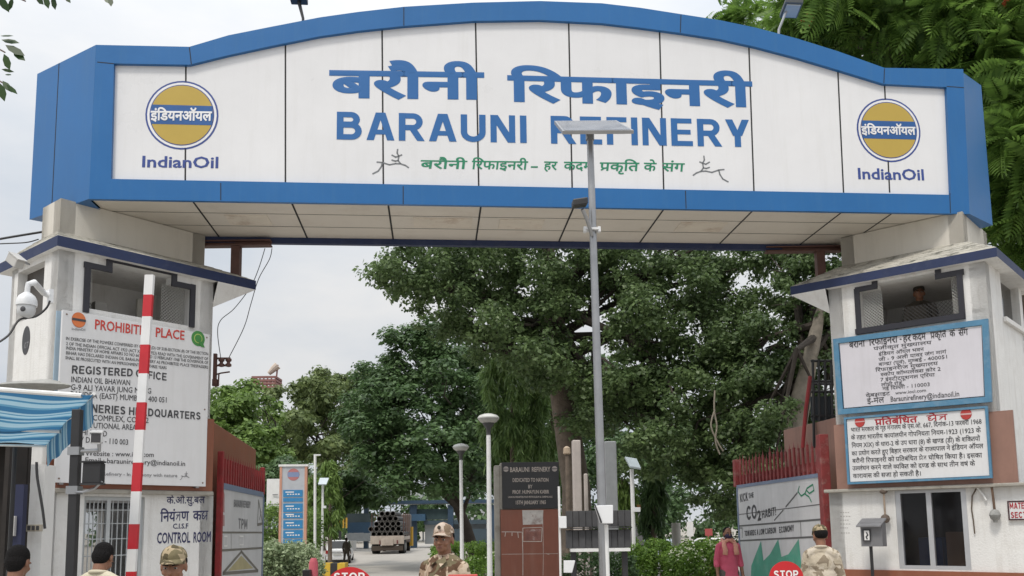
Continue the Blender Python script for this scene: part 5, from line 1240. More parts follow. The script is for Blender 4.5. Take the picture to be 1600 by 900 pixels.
# stripes run along the awning, sagging between its bars
def awn_mat():
    m = bpy.data.materials.new('blue striped canvas'); m.use_nodes = True; t = m.node_tree; N = t.nodes; L = t.links; b = N['Principled BSDF']; b.inputs['Roughness'].default_value = 0.7
    uv = N.new('ShaderNodeUVMap'); uv.uv_map = 'UVMap'; sp_ = N.new('ShaderNodeSeparateXYZ'); L.new(uv.outputs[0], sp_.inputs[0])
    ml = N.new('ShaderNodeMath'); ml.operation = 'MULTIPLY'; ml.inputs[1].default_value = 5.0; L.new(sp_.outputs[1], ml.inputs[0])
    fr = N.new('ShaderNodeMath'); fr.operation = 'FRACT'; L.new(ml.outputs[0], fr.inputs[0])
    rp = N.new('ShaderNodeValToRGB'); rp.color_ramp.interpolation = 'CONSTANT'; els = rp.color_ramp.elements
    els[0].position = 0; els[0].color = (0.035, 0.145, 0.28, 1); els[1].position = 0.36; els[1].color = (0.30, 0.44, 0.52, 1)
    for p, c in ((0.52, (0.055, 0.20, 0.34, 1)), (0.62, (0.30, 0.46, 0.55, 1)), (0.86, (0.10, 0.26, 0.39, 1))):
        e = els.new(p); e.color = c
    L.new(fr.outputs[0], rp.inputs[0]); L.new(rp.outputs[0], b.inputs['Base Color'])
    tr = N.new('ShaderNodeBsdfTranslucent'); L.new(rp.outputs[0], tr.inputs[0]); ms = N.new('ShaderNodeMixShader'); ms.inputs[0].default_value = 0.5
    L.new(b.outputs[0], ms.inputs[1]); L.new(tr.outputs[0], ms.inputs[2]); L.new(ms.outputs[0], N['Material Output'].inputs[0]); return m
AWN = awn_mat()
def grid_uv(name, f, nu, nv, uvf, m_, parent):
    mb = MB(); vs = [f(i / nu, j / nv) for j in range(nv + 1) for i in range(nu + 1)]
    mb.add(vs, [(j * (nu + 1) + i, j * (nu + 1) + i + 1, (j + 1) * (nu + 1) + i + 1, (j + 1) * (nu + 1) + i) for j in range(nv) for i in range(nu)])
    ob = mb.build(name, m_, parent, smooth=True, sharp=180); me = ob.data; ul = me.uv_layers.new(name='UVMap')
    for lp in me.loops:
        i, j = lp.vertex_index % (nu + 1), lp.vertex_index // (nu + 1); ul.data[lp.index].uv = uvf(i / nu, j / nv)
    return ob
aw = thing('awning', 'blue and white striped canvas awning on white bars at the left edge', 'awning', (A + B) / 2)
def sheet(s, t):
    p = (A2 * (1 - t) + B2 * t) * (1 - s) + (A * (1 - t) + B * t) * s
    sag = 0.036 * abs(sin(2 * pi * t)) ** 0.8 * (0.35 + sin(pi * min(1, s * 1.02))) + 0.008 * sin(9 * s + 5 * t) 
    return p - V3((0, 0, sag))
grid_uv('canvas', sheet, 30, 24, lambda s, t: (s, t + 0.012 * sin(7 * s)), AWN, aw)
def val(s, t):
    p = A * (1 - s) + B * s
    return p + V3((0.012 * sin(20 * s), 0.008 * sin(23 * s), 0)) - V3((-0.015 * t * t, 0, t * (0.20 + 0.02 * abs(sin(15 * s)))))
grid_uv('valance', val, 30, 4, lambda s, t: (t, s * 1.4), AWN, aw)
m = MB(); m.tube([A + V3((0.01, 0, 0.01)), B + V3((0.01, 0, 0.01))], 0.013, 8); m.tube([A2 + V3((0, 0, -0.01)), A * 0.92 + A2 * 0.08 + V3((0, 0.02, -0.01))], 0.02, 8)
M0, M1 = (A2 + B2) / 2, (A + B) / 2; M0 = A2 * 0.35 + B2 * 0.65; M1 = A * 0.35 + B * 0.65; m.tube([M0 - V3((0, 0, 0.02)), M1 - V3((0, 0, 0.02))], 0.017, 8); m.tube([B2 - V3((0, 0, 0.02)), B - V3((0, 0, 0.02))], 0.012, 8)
m.build('frame_bar', WHITE_PAINT, aw, smooth=True)
m = MB()
for q in (V3(at(24, 696, 8.4)),): m.tube([(q[0], q[1], 0), (q[0], q[1], q[2] - 0.02)], 0.02, 8)
m.build('support_post', BLACK_PAINT, aw, smooth=True)
# tarpaulin heap on the ledge above the awning
f4t = sq[3][0]
m = MB(); c = V3(at(52, 603, 9.9)); m.ell(c, 0.42, 0.2, 0.05, 16, 8); m.ell(c + V3((0.12, 0, 0.03)), 0.2, 0.12, 0.04, 12, 6); tag(m.build('folded_tarpaulin', mat('grey tarpaulin', (0.30, 0.30, 0.28), 0.6, var=0.3, scale=8, bump=0.6, bscale=14), smooth=True, loc=c), 'crumpled grey tarpaulin lying on the ledge just above the awning', 'tarpaulin')
m = MB(); f4b = sq[3][0]; 
tag(m.fbox(f4b, 0.0, Lside + 0.05, f4b.uz(60, 608)[1] - 0.1, f4b.uz(60, 608)[1] - 0.03, 0.002, 0.35).build('wall_shelf', CONC, loc=f4b.pt(1, 0.1, 2.5)), 'concrete shelf along the left tower wall above the awning', 'shelf')
# conduit and sockets on the wall by the kiosk
wire('drop_cable', 'black cable hanging down the white wall beside the kiosk', [(57, 722, 10.3), (58, 745, 10.3), (63, 775, 10.3), (67, 800, 10.3), (70, 826, 10.3)], 0.016)
c = V3(at(54, 825, 10.38)); m = MB(); o = thing('socket_row', 'row of dusty electric sockets on the wall beside the kiosk', 'sockets', c)
m.box(c, 0.17, 0.05, 0.08); m.build('plate', mat('dusty cream plastic', (0.42, 0.38, 0.31), 0.6, var=0.2), o, bevel=0.005)
m = MB()
for i in range(3): m.box(c + V3((-0.05 + i * 0.05, -0.03, 0)), 0.03, 0.012, 0.05)
m.build('socket', LET_BLACK, o)
# wall behind: the part of the lower building left of the window
m = MB(); a = V3(at(44, 820, 10.45)); b = V3(at(66, 820, 10.5)); 
tag(m.obox((a[0], 10.45, 0), (b[0] - a[0], 0.05, 0), (0, 0.25, 0), (0, 0, LW.uz(70, 730)[1])).build('wall_pier', PLASTER, loc=(a[0], 10.45, 0)), 'grubby white wall pier between the kiosk and the left tower', 'wall')

# ---- gate leaves
def gate_leaf(label, near, far, Yn, Yf, zsp, board, postpx):
    n = V3(at(near, 800, Yn)); f = V3(at(far, 800, Yf)); az = math.degrees(math.atan2(f[1] - n[1], f[0] - n[0]))
    fr = Fr(n[0], n[1], az); L = np.linalg.norm((f - n)[:2])
    o = thing('gate_leaf', label, 'gate', (n[0], n[1], 0)); return o, fr, L
GW = mat('greyed white gate sheet', (0.55, 0.55, 0.56), 0.5, var=0.10, scale=2, streak=0.3, scol=(0.30, 0.29, 0.28))
# left leaf: faces the road, i.e. its +v side must look at us
n = V3(at(341, 800, 13.1)); f = V3(at(411, 800, 17.0)); Ll = np.linalg.norm((f - n)[:2])
azl = math.degrees(math.atan2(n[1] - f[1], n[0] - f[0]))        # from far to near so the normal points to the road
GL = Fr(f[0], f[1], azl)
if np.dot(GL.n, EYE[:2] - f[:2]) < 0: GL = Fr(n[0], n[1], azl + 180); gl_near0 = True
else: gl_near0 = False
gu = lambda px, py: GL.uz(px, py)
o = thing('gate_leaf', 'left gate leaf with red spikes over a grey white sheet reading TPM', 'gate', (n[0], n[1], 0))
un, uf = gu(344, 800)[0], gu(411, 800)[0]; ulo, uhi = min(un, uf), max(un, uf)
zs1 = gu(378, 722)[1] ; zs0 = (gu(350, 754)[1] + gu(405, 772)[1]) / 2; ztop = (gu(345, 697)[1] + gu(405, 738)[1]) / 2
m = MB(); m.fbox(GL, ulo, uhi, 0.15, zs0 - 0.07, -0.02, 0.0); m.build('sheet', GW, o)
m = MB(); m.fbox(GL, ulo, uhi, zs0 - 0.07, zs0 + 0.02, -0.03, 0.012); m.fbox(GL, uf - 0.05 if uf < un else uf - 0.05, uf + 0.05, 0.1, zs0 - 0.07, -0.03, 0.012); m.build('edge_strip', GREY_BLUE, o)
m = MB(); ns = 19
for i in range(ns + 1):
    u = ulo + (uhi - ulo) * i / ns; m.fbox(GL, u - 0.05, u + 0.05, zs0 + 0.02, ztop - 0.06, -0.028 , -0.010); m.add([GL.pt(u - 0.05, -0.02, ztop - 0.06), GL.pt(u + 0.05, -0.02, ztop - 0.06), GL.pt(u, -0.02, ztop + 0.04)], [(0, 1, 2)])
m.fbox(GL, ulo, uhi, zs0 + 0.1, zs0 + 0.16, -0.05, -0.03); m.fbox(GL, ulo, uhi, ztop - 0.2, ztop - 0.14, -0.05, -0.03)
m.build('spikes', RED_PAINT, o)
m = MB(); m.fbox(GL, un - 0.05, un + 0.05, 0, ztop + 0.02, -0.05, 0.035) ; m.build('hinge_post', RED_PAINT, o, bevel=0.01)
m = MB(); m.fbox(GL, uf - 0.06, uf + 0.06, zs0 - 0.02, ztop + 0.03, -0.06, 0.02) ; m.build('end_post', RED_PAINT, o, bevel=0.01)
m = MB(); T(m, GL, 0.0, 'BARAUNI REFINERY', (365, 792), (391, 794), 11, 0.03); T(m, GL, 0.0, 'TPM', (372, 826), (386, 827), 16, 0.04); m.build('lettering', LET_FADED, o)
m = MB()
for l, w in (([(347, 832), (411, 832)], 0.03), ([(347, 860), (411, 856)], 0.035), ([(361, 833), (361, 858)], 0.02), ([(348, 896), (377, 862), (403, 892), (348, 896)], 0.05), ([(402, 820), (404, 782), (410, 818), (402, 820)], 0.05), ([(405, 812), (408, 800)], 0.03)): stroke(m, GL, 0.0, l, w)
m.build('painted_lines', mat('gate line grey', (0.15, 0.14, 0.12), 0.6), o)
m = MB(); quadpx(m, GL, 0.001, [(356, 892), (396, 888), (377, 868)]); m.build('triangle', mat('faded ochre', (0.40, 0.35, 0.19), 0.6, var=0.2), o)
m = MB(); quadpx(m, GL, 0.002, [(348, 800), (351, 801), (351, 772), (349, 765)]); quadpx(m, GL, 0.002, [(348, 822), (351, 822), (351, 805), (348, 804)]); m.build('faded_mark', mat('faded red mark', (0.36, 0.20, 0.20), 0.6, var=0.2), o)
m = MB()
for pts in ([(350, 853), (355, 853), (355, 838), (350, 838)], [(374, 851), (380, 851), (380, 838), (374, 838)]):
    stroke(m, GL, 0.002, pts + [pts[0]], 0.025)
m.build('latch_plate', LET_WHITE, o)
# right leaf
n = V3(at(1291, 800, 13.55)); f = V3(at(1150, 800, 17.9))
GR = Fr(f[0], f[1], math.degrees(math.atan2(n[1] - f[1], n[0] - f[0])))
gu = lambda px, py: GR.uz(px, py)
o = thing('gate_leaf', 'right gate leaf with red spikes over a white sheet and green painted peaks', 'gate', (n[0], n[1], 0))
un, uf = gu(1287, 800)[0], gu(1153, 800)[0]; ulo, uhi = uf, un
zs0 = (gu(1162, 757)[1] + gu(1280, 741)[1]) / 2; ztop = (gu(1160, 718)[1] + gu(1268, 697)[1]) / 2
m = MB(); m.fbox(GR, ulo, uhi, 0.15, zs0 - 0.05, -0.02, 0.0); m.build('sheet', GW, o)
m = MB(); m.fbox(GR, ulo, uhi, zs0 - 0.05, zs0 + 0.01, -0.03, 0.012); m.fbox(GR, ulo - 0.01, ulo + 0.06, 0.1, zs0 - 0.052, -0.03, 0.012); m.build('edge_strip', GREY_BLUE, o)
m = MB(); ns = 22
for i in range(ns + 1):
    u = ulo + (uhi - ulo) * i / ns; hgt = ztop + 0.05 * RNG.normal() * 0.6
    m.fbox(GR, u - 0.028, u + 0.028, zs0 + 0.01, hgt, -0.04, -0.012); m.add([GR.pt(u - 0.028, -0.026, hgt), GR.pt(u + 0.028, -0.026, hgt), GR.pt(u, -0.026, hgt + 0.1)], [(0, 1, 2)])
m.fbox(GR, ulo, uhi, zs0 + 0.06, zs0 + 0.14, -0.06, -0.042)
m.fbox(GR, ulo, uhi, zs0 + 0.01, zs0 + 0.20, -0.05, -0.046)
m.build('spikes', RED_FADED, o)
m = MB(); m.fbox(GR, ulo - 0.12, ulo + 0.02, zs0 - 0.02, ztop + 0.05, -0.1, 0.03); m.build('end_post', RED_FADED, o, bevel=0.01)
m = MB(); m.fbox(GR, uhi - 0.03, uhi + 0.12, 0, ztop + 0.12, -0.09, 0.05); m.build('hinge_post', RED_FADED, o, bevel=0.01)
m = MB(); T(m, GR, 0, 'KICK', (1157, 785), (1169, 782), 13, 0.04, shear=-0.1); T(m, GR, 0, 'THE', (1170, 779), (1178, 777), 8, 0.04); T(m, GR, 0, 'CO', (1167, 813), (1183, 810), 22, 0.05); T(m, GR, 0, '2', (1184, 813), (1189.5, 812), 14, 0.05); T(m, GR, 0, 'HABIT!', (1191, 810), (1213, 805), 13, 0.05)
T(m, GR, 0, 'TOWARDS A LOW CARBON', (1164, 838), (1213, 833), 9, 0.035); T(m, GR, 0, 'ECONOMY', (1218, 833), (1241, 830), 10, 0.035); m.build('lettering', LET_BLACK, o)
m = MB()
for l, w in (([(1154, 804), (1290, 787)], 0.015), ([(1154, 822), (1290, 811)], 0.03), ([(1154, 845), (1290, 838)], 0.03), ([(1251, 814), (1252, 840)], 0.02), ([(1210, 813), (1224, 797)], 0.025), ([(1228, 792), (1246, 770)], 0.03), ([(1155, 825), (1160, 825), (1160, 840)], 0.02)): stroke(m, GR, 0, l, w)
m.build('painted_lines', mat('gate seam grey', (0.10, 0.10, 0.10), 0.6), o)
m = MB()
def arc(pts, w): stroke(m, GR, 0.001, pts, w)
arc([(1249, 760), (1247, 768), (1252, 775), (1258, 771), (1261, 763), (1270, 757), (1272, 766), (1265, 771), (1260, 766)], 0.025); arc([(1258, 772), (1264, 776), (1268, 784)], 0.025); m.build('green_drawing', LET_GREEN, o)
m = MB(); GT = mat('painted green peaks', (0.075, 0.30, 0.215), 0.6, var=0.2, scale=4, blotch=0.35, bcol=(0.22, 0.36, 0.30))
quadpx(m, GR, 0.002, [(1173, 905), (1252, 905), (1252, 880), (1248, 842), (1232, 866), (1221, 870), (1216, 842), (1203, 866), (1193, 876), (1189, 845), (1180, 868), (1174, 884)]); m.build('painted_peaks', GT, o)

# ---- brown tiled boundary walls behind the leaves
def bwall(label, pn, pf, Yn, Yf, m_, side=1):
    n_ = V3(at(*pn, Yn)); f_ = V3(at(*pf, Yf)); z = (n_[2] + f_[2]) / 2; mb = MB(); d = (f_ - n_) * V3((1, 1, 0)); s_ = np.cross(d / np.linalg.norm(d), (0, 0, 1)) * 0.25 * side
    mb.obox((n_[0], n_[1], gz(n_[1]) - 0.2), d, s_, (0, 0, z - gz(n_[1]) + 0.2)); return tag(mb.build('boundary_wall', m_, bevel=0.01, loc=(n_[0], n_[1], 0)), label, 'wall')
bwall('brown tiled boundary wall receding behind the left gate leaf', (334, 662), (400, 701), 13.5, 18.4, TILE, -1); bwall('weathered brown boundary wall receding behind the right gate leaf', (1308, 652), (1224, 672), 13.9, 15.8, TILE_PALE)

# ---- iron stair cage and red pole behind the right tower
Yx = 14.6
o = thing('iron_cage', 'black iron stair cage behind the left edge of the upper Hindi board', 'iron cage', at(1290, 657, Yx))
m = MB()
for px in (1270, 1279, 1289, 1299, 1306):
    a, b = V3(at(px + 2, 700, Yx)), V3(at(px, 562, Yx)); m.tube([a, b], 0.022, 6)
for py in (564, 596, 612, 650): a, b = V3(at(1267, py, Yx)), V3(at(1312, py, Yx)); m.tube([a, b], 0.022, 6)
for py in (600, 640): a, b = V3(at(1272, py, Yx + 0.5)), V3(at(1312, py, Yx + 0.5)); m.tube([a, b], 0.022, 6)
m.build('bars', BLACK_PAINT, o)
m = MB(); a, b = V3(at(1272, 656, Yx - 0.02)), V3(at(1304, 618, Yx + 0.02)); m.obox((a[0], Yx + 0.1, a[2]), (b[0] - a[0], 0, 0), (0, 0.02, 0), (0, 0, b[2] - a[2])); m.build('grey_sheet', mat('dark grey sheet', (0.05, 0.06, 0.07), 0.6), o)
tag(MB().tube([V3(at(1254, 700, 14.3)), V3(at(1259, 640, 14.3)), V3(at(1266, 588, 14.3))], 0.03, 8).build('red_pole', RED_PAINT, smooth=True, loc=at(1254, 700, 14.3)), 'slanting dark red pole beside the iron cage', 'pole')

# ---- meter hood, lamps and pipes on the right tower wall
RL = RW.off(-0.02)
u, z = RL.uz(1365, 858)
o = thing('weather_meter', 'grey hooded metal box with a dial on a dark stand by the right window', 'meter box', RL.pt(u, 0.6, 0))
HOOD = mat('grey hood', (0.22, 0.22, 0.23), 0.5, metal=0.3, var=0.2)
Fh = RL.off(0.45); ua, za = Fh.uz(1347, 856); ub, zb_ = Fh.uz(1378, 814)
m = MB(); m.fbox(Fh, ua, ub, za + 0.02, zb_ - 0.02, -0.14, 0.02); m.add([Fh.pt(ua - 0.03, 0.10, zb_ - 0.08), Fh.pt(ub + 0.01, 0.10, zb_ - 0.08), Fh.pt(ub + 0.01, -0.15, zb_ + 0.02), Fh.pt(ua - 0.03, -0.15, zb_ + 0.02), Fh.pt(ua - 0.03, 0.10, zb_ - 0.06), Fh.pt(ub + 0.01, 0.10, zb_ - 0.06), Fh.pt(ub + 0.01, -0.15, zb_ + 0.04), Fh.pt(ua - 0.03, -0.15, zb_ + 0.04)], [(3, 2, 1, 0), (4, 5, 6, 7), (0, 1, 5, 4), (1, 2, 6, 5), (2, 3, 7, 6), (3, 0, 4, 7)]); m.build('hood', HOOD, o)
m = MB(); q = [Fh.uz(x, y, 0.022) for x, y in ((1349, 846), (1360, 827))]; m.fbox(Fh, q[0][0], q[1][0], q[0][1], q[1][1], 0.02, 0.05); m.build('meter', LET_BLACK, o)
m = MB(); q = [Fh.uz(x, y, 0.05) for x, y in ((1351, 844), (1358, 829))]; m.fbox(Fh, q[0][0], q[1][0], q[0][1], q[1][1], 0.051, 0.055); m.build('dial', LET_WHITE, o)
m = MB(); stroke(m, Fh, 0.055, [(1354, 832), (1356, 836), (1353.5, 839), (1355, 842)], 0.018); m.build('dial_mark', LET_BLACK, o)
m = MB(); q = Fh.uz(1361, 858, -0.05)[0]; m.tube([Fh.pt(q, -0.05, 0), Fh.pt(q, -0.05, za + 0.05)], 0.022, 8); m.build('stand', BLACK_PAINT, o)
def wallwire(name, label, fr, v, pts, r, m_, cat):
    q = [V3(fr.pt(*(lambda a: (a[0], v, a[1]))(fr.uz(x, y, v)))) for x, y in pts]; mb = MB(); mb.tube(q, r, 7); return mb, q
o = thing('bulkhead_lamp', 'small rusty lamp on a dropping pipe left of the right tower window', 'lamp', RL.pt(*(lambda a: (a[0], 0.08, a[1]))(RL.uz(1385, 815, 0.08))))
mb, q = wallwire('', '', RL, 0.08, [(1380, 762), (1381, 775), (1383, 806)], 0.014, BARK, ''); mb.build('pipe', mat('rusty cream pipe', (0.33, 0.26, 0.20), 0.8, var=0.4, scale=9), o, smooth=True)
m = MB(); c = V3(q[-1]); m.lathe(c - V3((0, 0, 0.10)), [(0.02, 0), (0.05, 0.02), (0.065, 0.06), (0.05, 0.1), (0.02, 0.12)], 12); m.ell(V3(q[0]) - V3((0, 0, 0.05)), 0.055, 0.05, 0.04); m.build('lamp_body', mat('rusted lamp', (0.13, 0.10, 0.08), 0.8, var=0.5, scale=12), o, smooth=True)
o = thing('bulkhead_lamp', 'grey bell lamp on a brown pipe right of the right tower window', 'lamp', RL.pt(*(lambda a: (a[0], 0.08, a[1]))(RL.uz(1556, 815, 0.08))))
mb, q = wallwire('', '', RL, 0.08, [(1549, 758), (1551, 772), (1554, 796)], 0.016, BARK, ''); mb.build('pipe', mat('rusty brown pipe', (0.12, 0.075, 0.05), 0.8, var=0.4, scale=9), o, smooth=True)
m = MB(); c = V3(q[-1]); m.lathe(c - V3((0, 0, 0.17)), [(0.025, 0), (0.03, 0.03), (0.055, 0.05), (0.07, 0.10), (0.055, 0.14), (0.03, 0.17)], 14); m.build('lamp_body', mat('dusty grey lamp', (0.28, 0.28, 0.27), 0.7, var=0.4, scale=12), o, smooth=True)
mb, q = wallwire('', '', RL, 0.02, [(1526, 762), (1519, 775), (1518, 795), (1521, 815), (1523, 834)], 0.009, CABLE, ''); tag(mb.build('wall_cable', mat('brown cable', (0.10, 0.075, 0.055), 0.7), smooth=True, loc=q[0]), 'brown cable hanging on the wall right of the window', 'cable')
mb, q = wallwire('', '', RL, 0.03, [(1527, 762), (1537, 774), (1541, 782)], 0.014, CABLE, ''); tag(mb.build('wall_strut', WHITE_PAINT, smooth=True, loc=q[0]), 'short white slanting strut on the wall right of the window', 'strut')

# ---- stop discs, red board and cones at the bottom edge
def stop(label, px, py, r_px, Y, txt_y, txt_h, tx):
    c = V3(at(px, py, Y)); r = r_px * Y / F_PX; o = thing('stop_sign', label, 'stop sign', (c[0], Y, 0)); fr = Fr(c[0], Y, 0)
    m = MB(); m.prism([fr.pt(r * cos(2 * pi * j / 40), 0.008, c[2] + r * sin(2 * pi * j / 40)) for j in range(40)], (0, 0.016, 0)); m.build('disc', RED_SIGN, o)
    m = MB(); T(m, fr, 0.009, 'STOP', (px - tx, txt_y), (px + tx, txt_y - 0.5), txt_h, 0.045); m.build('lettering', LET_WHITE, o)
    m = MB(); m.tube([(c[0], Y + 0.04, 0), (c[0], Y + 0.04, c[2])], 0.022, 10); m.build('post', GALV, o, smooth=True)
    m = MB(); m.lathe((c[0], Y + 0.04, 0), [(0.2, 0), (0.2, 0.03), (0.05, 0.06)], 20); m.build('base', BLACK_PAINT, o)
stop('round red stop sign cut off by the bottom edge, left of the middle guard', 546, 927, 40, 7.0, 908, 13, 24)
stop('round red stop sign in front of the right gate leaf', 1228.5, 904, 26.5, 8.6, 903.5, 12, 19)
o = thing('barricade', 'red topped barricade in front of the middle guard', 'barricade', V3(at(724, 905, 6.6)) * V3((1, 1, 0)))
a, b = V3(at(700, 908, 6.6)), V3(at(746, 897.5, 6.6)); m = MB(); m.obox((a[0], 6.6, a[2] - 0.3), (b[0] - a[0], 0, 0), (0, 0.05, 0), (0, 0, b[2] - a[2] + 0.3)); m.build('board', mat('faded red board', (0.50, 0.07, 0.06), 0.5), o, bevel=0.006)
m = MB()
for x in (a[0] + 0.04, b[0] - 0.04): m.tube([(x, 6.68, 0), (x, 6.68, a[2] - 0.05)], 0.018, 8)
m.build('leg', RED_PAINT, o)
Yn = 20.0
o = thing('bollard', 'faded pink red bollard behind the left stop sign', 'bollard', V3(at(490, 900, Yn)) * V3((1, 1, 0)))
c = V3(at(490, 872, Yn)); m = MB(); m.lathe((c[0], Yn, gz(Yn)), [(0.12, 0), (0.11, 0.4), (0.10, c[2] - gz(Yn) - 0.1), (0.06, c[2] - gz(Yn))], 16); m.build('body', mat('pinkish red paint', (0.50, 0.10, 0.13), 0.5, var=0.15), o, smooth=True)
m = MB(); c = V3(at(480, 872, Yn - 0.2)); m.obox((c[0] - 0.08, Yn - 0.3, gz(Yn)), (0.16, 0, 0), (0, 0.2, 0), (0, 0, V3(at(480, 887, Yn - .2))[2])); tag(m.build('black_bin', BLACK_PAINT, bevel=0.01, loc=(c[0], Yn - 0.2, gz(Yn))), 'small black bin beside the pink bollard', 'bin')
Yk2 = 30.0
o = thing('striped_kerb', 'black and yellow striped kerb block behind the left stop sign', 'kerb', (at(520, 888, Yk2)[0], Yk2, gz(Yk2)))
m = MB(); xs = [497, 503, 516, 527, 539]
for i in range(4):
    a, b = V3(at(xs[i], 893, Yk2)), V3(at(xs[i + 1], 880, Yk2)); m.obox((a[0], Yk2, gz(Yk2) - 0.05), (b[0] - a[0], 0, 0), (0, 0.6, 0), (0, 0, b[2] - gz(Yk2) + 0.05), i % 2)
m.build('block', [BLACK_PAINT, mat('kerb yellow', (0.55, 0.36, 0.03), 0.6)], o)
# ================================================================== beyond the gate
# ---- street lamps with mushroom heads
LAMP_G = mat('lamp bowl', (0.50, 0.50, 0.47), 0.35, var=0.08); LAMP_D = mat('lamp base dark', (0.06, 0.06, 0.06), 0.5)
def mushroom(px, pyt, pyb, w, Y, label):
    c = V3(at(px, pyt, Y)); base = V3(at(px + 2, pyb, Y)); g = gz(Y); k = w * Y / F_PX
    o = thing('street_lamp', label, 'street lamp', (base[0], Y, g), 'mushroom lamps along the drive')
    z0 = c[2]
    m = MB(); m.tube([(base[0], Y, g), (base[0] * .5 + c[0] * .5, Y, (g + z0) / 2), (c[0], Y, z0 - k * 1.0)], [0.07, 0.06, 0.055], 12); m.build('pole', WHITE_PAINT, o, smooth=True)
    m = MB(); m.lathe((c[0], Y, z0 - k * 1.05), [(0.055, 0), (0.06, k * .3), (k * .28, k * .55), (k * .3, k * .6)], 16); m.build('neck', LAMP_D, o, smooth=True)
    m = MB(); m.lathe((c[0], Y, z0 - k * .5), [(k * .22, 0), (k * .40, k * .10), (k * .50, k * .22), (k * .5, k * .25)], 24); m.build('diffuser', mat('lamp diffuser', (0.42, 0.42, 0.40), 0.3), o, smooth=True)
    m = MB(); m.lathe((c[0], Y, z0 - k * .25), [(k * .52, 0), (k * .52, k * .05), (k * .42, k * .16), (k * .2, k * .23), (0.01, k * .25)], 24); m.build('cap', LAMP_G, o, smooth=True)
mushroom(763, 646, 864, 33, 22, 'white lamp post with a mushroom head, the nearer and taller one left of the memorial')
mushroom(720, 693, 850, 25, 29, 'white lamp post with a mushroom head, the farther one behind the middle guard')
# ---- thin posts and small solar lamps
def post(label, px, pyt, pyb, r, Y, name='post'):
    a = V3(at(px, pyt, Y)); return tag(MB().tube([(a[0], Y, gz(Y)), (a[0], Y, a[2])], r, 8).build(name, WHITE_PAINT, smooth=True, loc=(a[0], Y, gz(Y))), label, 'post')
Y = 33; a = V3(at(494.5, 711, Y)); o = thing('lamp_post', 'tall thin white post with a short arm beside the blue totem', 'lamp post', (a[0], Y, gz(Y)))
m = MB(); m.tube([(a[0], Y, gz(Y)), (a[0] - 0.05, Y, a[2])], 0.05, 8); m.build('pole', WHITE_PAINT, o, smooth=True); m = MB(); m.box((a[0] + 0.03, Y, a[2]), 0.25, 0.08, 0.05); m.build('lamp_head', PLASTIC_W, o)
def solar_small(label, px, pyt, pyb, pts, Y):
    a = V3(at(px, pyt, Y)); o = thing('solar_lamp', label, 'solar lamp', (a[0], Y, gz(Y)), 'small solar lamps inside the gate')
    m = MB(); m.tube([(a[0], Y, gz(Y)), (a[0], Y, a[2])], 0.045, 8); m.build('pole', WHITE_PAINT, o, smooth=True)
    q = [V3(at(x, y, Y + dy)) for x, y, dy in pts]; n_ = np.cross(q[1] - q[0], q[3] - q[0]); n_ /= np.linalg.norm(n_)
    m = MB(); m.prism(q, n_ * 0.04); m.build('solar_panel', mat('pale solar panel', (0.40, 0.45, 0.48), 0.25, var=0.1), o)
    m = MB(); m.box((a[0] + 0.08, Y - 0.05, a[2] - 0.9), 0.14, 0.12, 0.1); m.build('lamp_head', PLASTIC_W, o)
solar_small('small solar lamp beside the thin white post, left of the parked car', 504.5, 757, 880, [(497, 758, -.3), (510, 758, -.3), (514, 748, .3), (500, 748, .3)], 36)
solar_small('small solar lamp with a tilted panel right of the grey column', 987, 733, 860, [(984, 731, -.3), (1001, 734, -.3), (994, 719, .4), (976, 716, .4)], 20)

# ---- blue information totem
Yo = 30.0; TO = Fr(at(458, 790, Yo)[0], Yo, 6)
o = thing('information_totem', 'tall white and orange information totem with stacked blue panels behind the left hedge', 'totem sign', TO.pt(0, 0, gz(Yo)))
t0, t1 = TO.uz(436, 800)[0], TO.uz(479, 800)[0]; tz = TO.uz(458, 728)[1]
m = MB(); m.fbox(TO, t0 + 0.08, t1 - 0.08, gz(Yo) - 0.1, tz, -0.2, 0.0); m.build('body', mat('totem grey white', (0.42, 0.44, 0.47), 0.5), o)
m = MB(); m.fbox(TO, t0, t0 + 0.078, gz(Yo) - 0.1, tz - 0.02, -0.22, 0.02); m.fbox(TO, t1 - 0.078, t1, gz(Yo) - 0.1, tz - 0.02, -0.22, 0.02); m.build('side_trim', mat('faded orange trim', (0.52, 0.27, 0.19), 0.5, var=0.15), o)
m = MB(); m.fbox(TO, t0 - 0.04, t1 + 0.04, tz - 0.018, tz + 0.05, -0.24, 0.04); m.build('cap', WHITE_PAINT, o)
PB = mat('totem panel blue', (0.03, 0.20, 0.42), 0.45, var=0.08)
for ya, yb in ((765.5, 776.5), (778, 784), (786.5, 800), (801.5, 810), (812.5, 826), (828, 841), (842.5, 849)):
    m = MB(); a = TO.uz(442.5, yb); b = TO.uz(473, ya); m.fbox(TO, a[0], b[0], a[1], b[1], 0.002, 0.02)
    h_ = b[1] - a[1]
    if h_ > 0.15:
        for f_, u0_, u1_ in ((0.62, 0.12, 0.55), (0.3, 0.2, 0.9)):
            for k_ in range(5):
                ua_ = a[0] + (b[0] - a[0]) * (u0_ + (u1_ - u0_) * k_ / 5); m.quad(TO.pt(ua_, 0.023, a[1] + h_ * f_), TO.pt(ua_ + 0.055, 0.023, a[1] + h_ * f_), TO.pt(ua_ + 0.055, 0.023, a[1] + h_ * f_ + 0.035), TO.pt(ua_, 0.023, a[1] + h_ * f_ + 0.035), 1)
    m.build('name_panel', [PB, LET_WHITE], o)
emblem(TO, 0.0, 458.5, 741.5, 9.5, 9.5, o, [mat('faded red emblem', (0.42, 0.16, 0.16), 0.6), EMB_WHITE, mat('faded red emblem', (0.42, 0.16, 0.16), 0.6), mat('faded blue band', (0.20, 0.25, 0.40), 0.6)], None, None, 'emblem', ring=False, band=0.4)
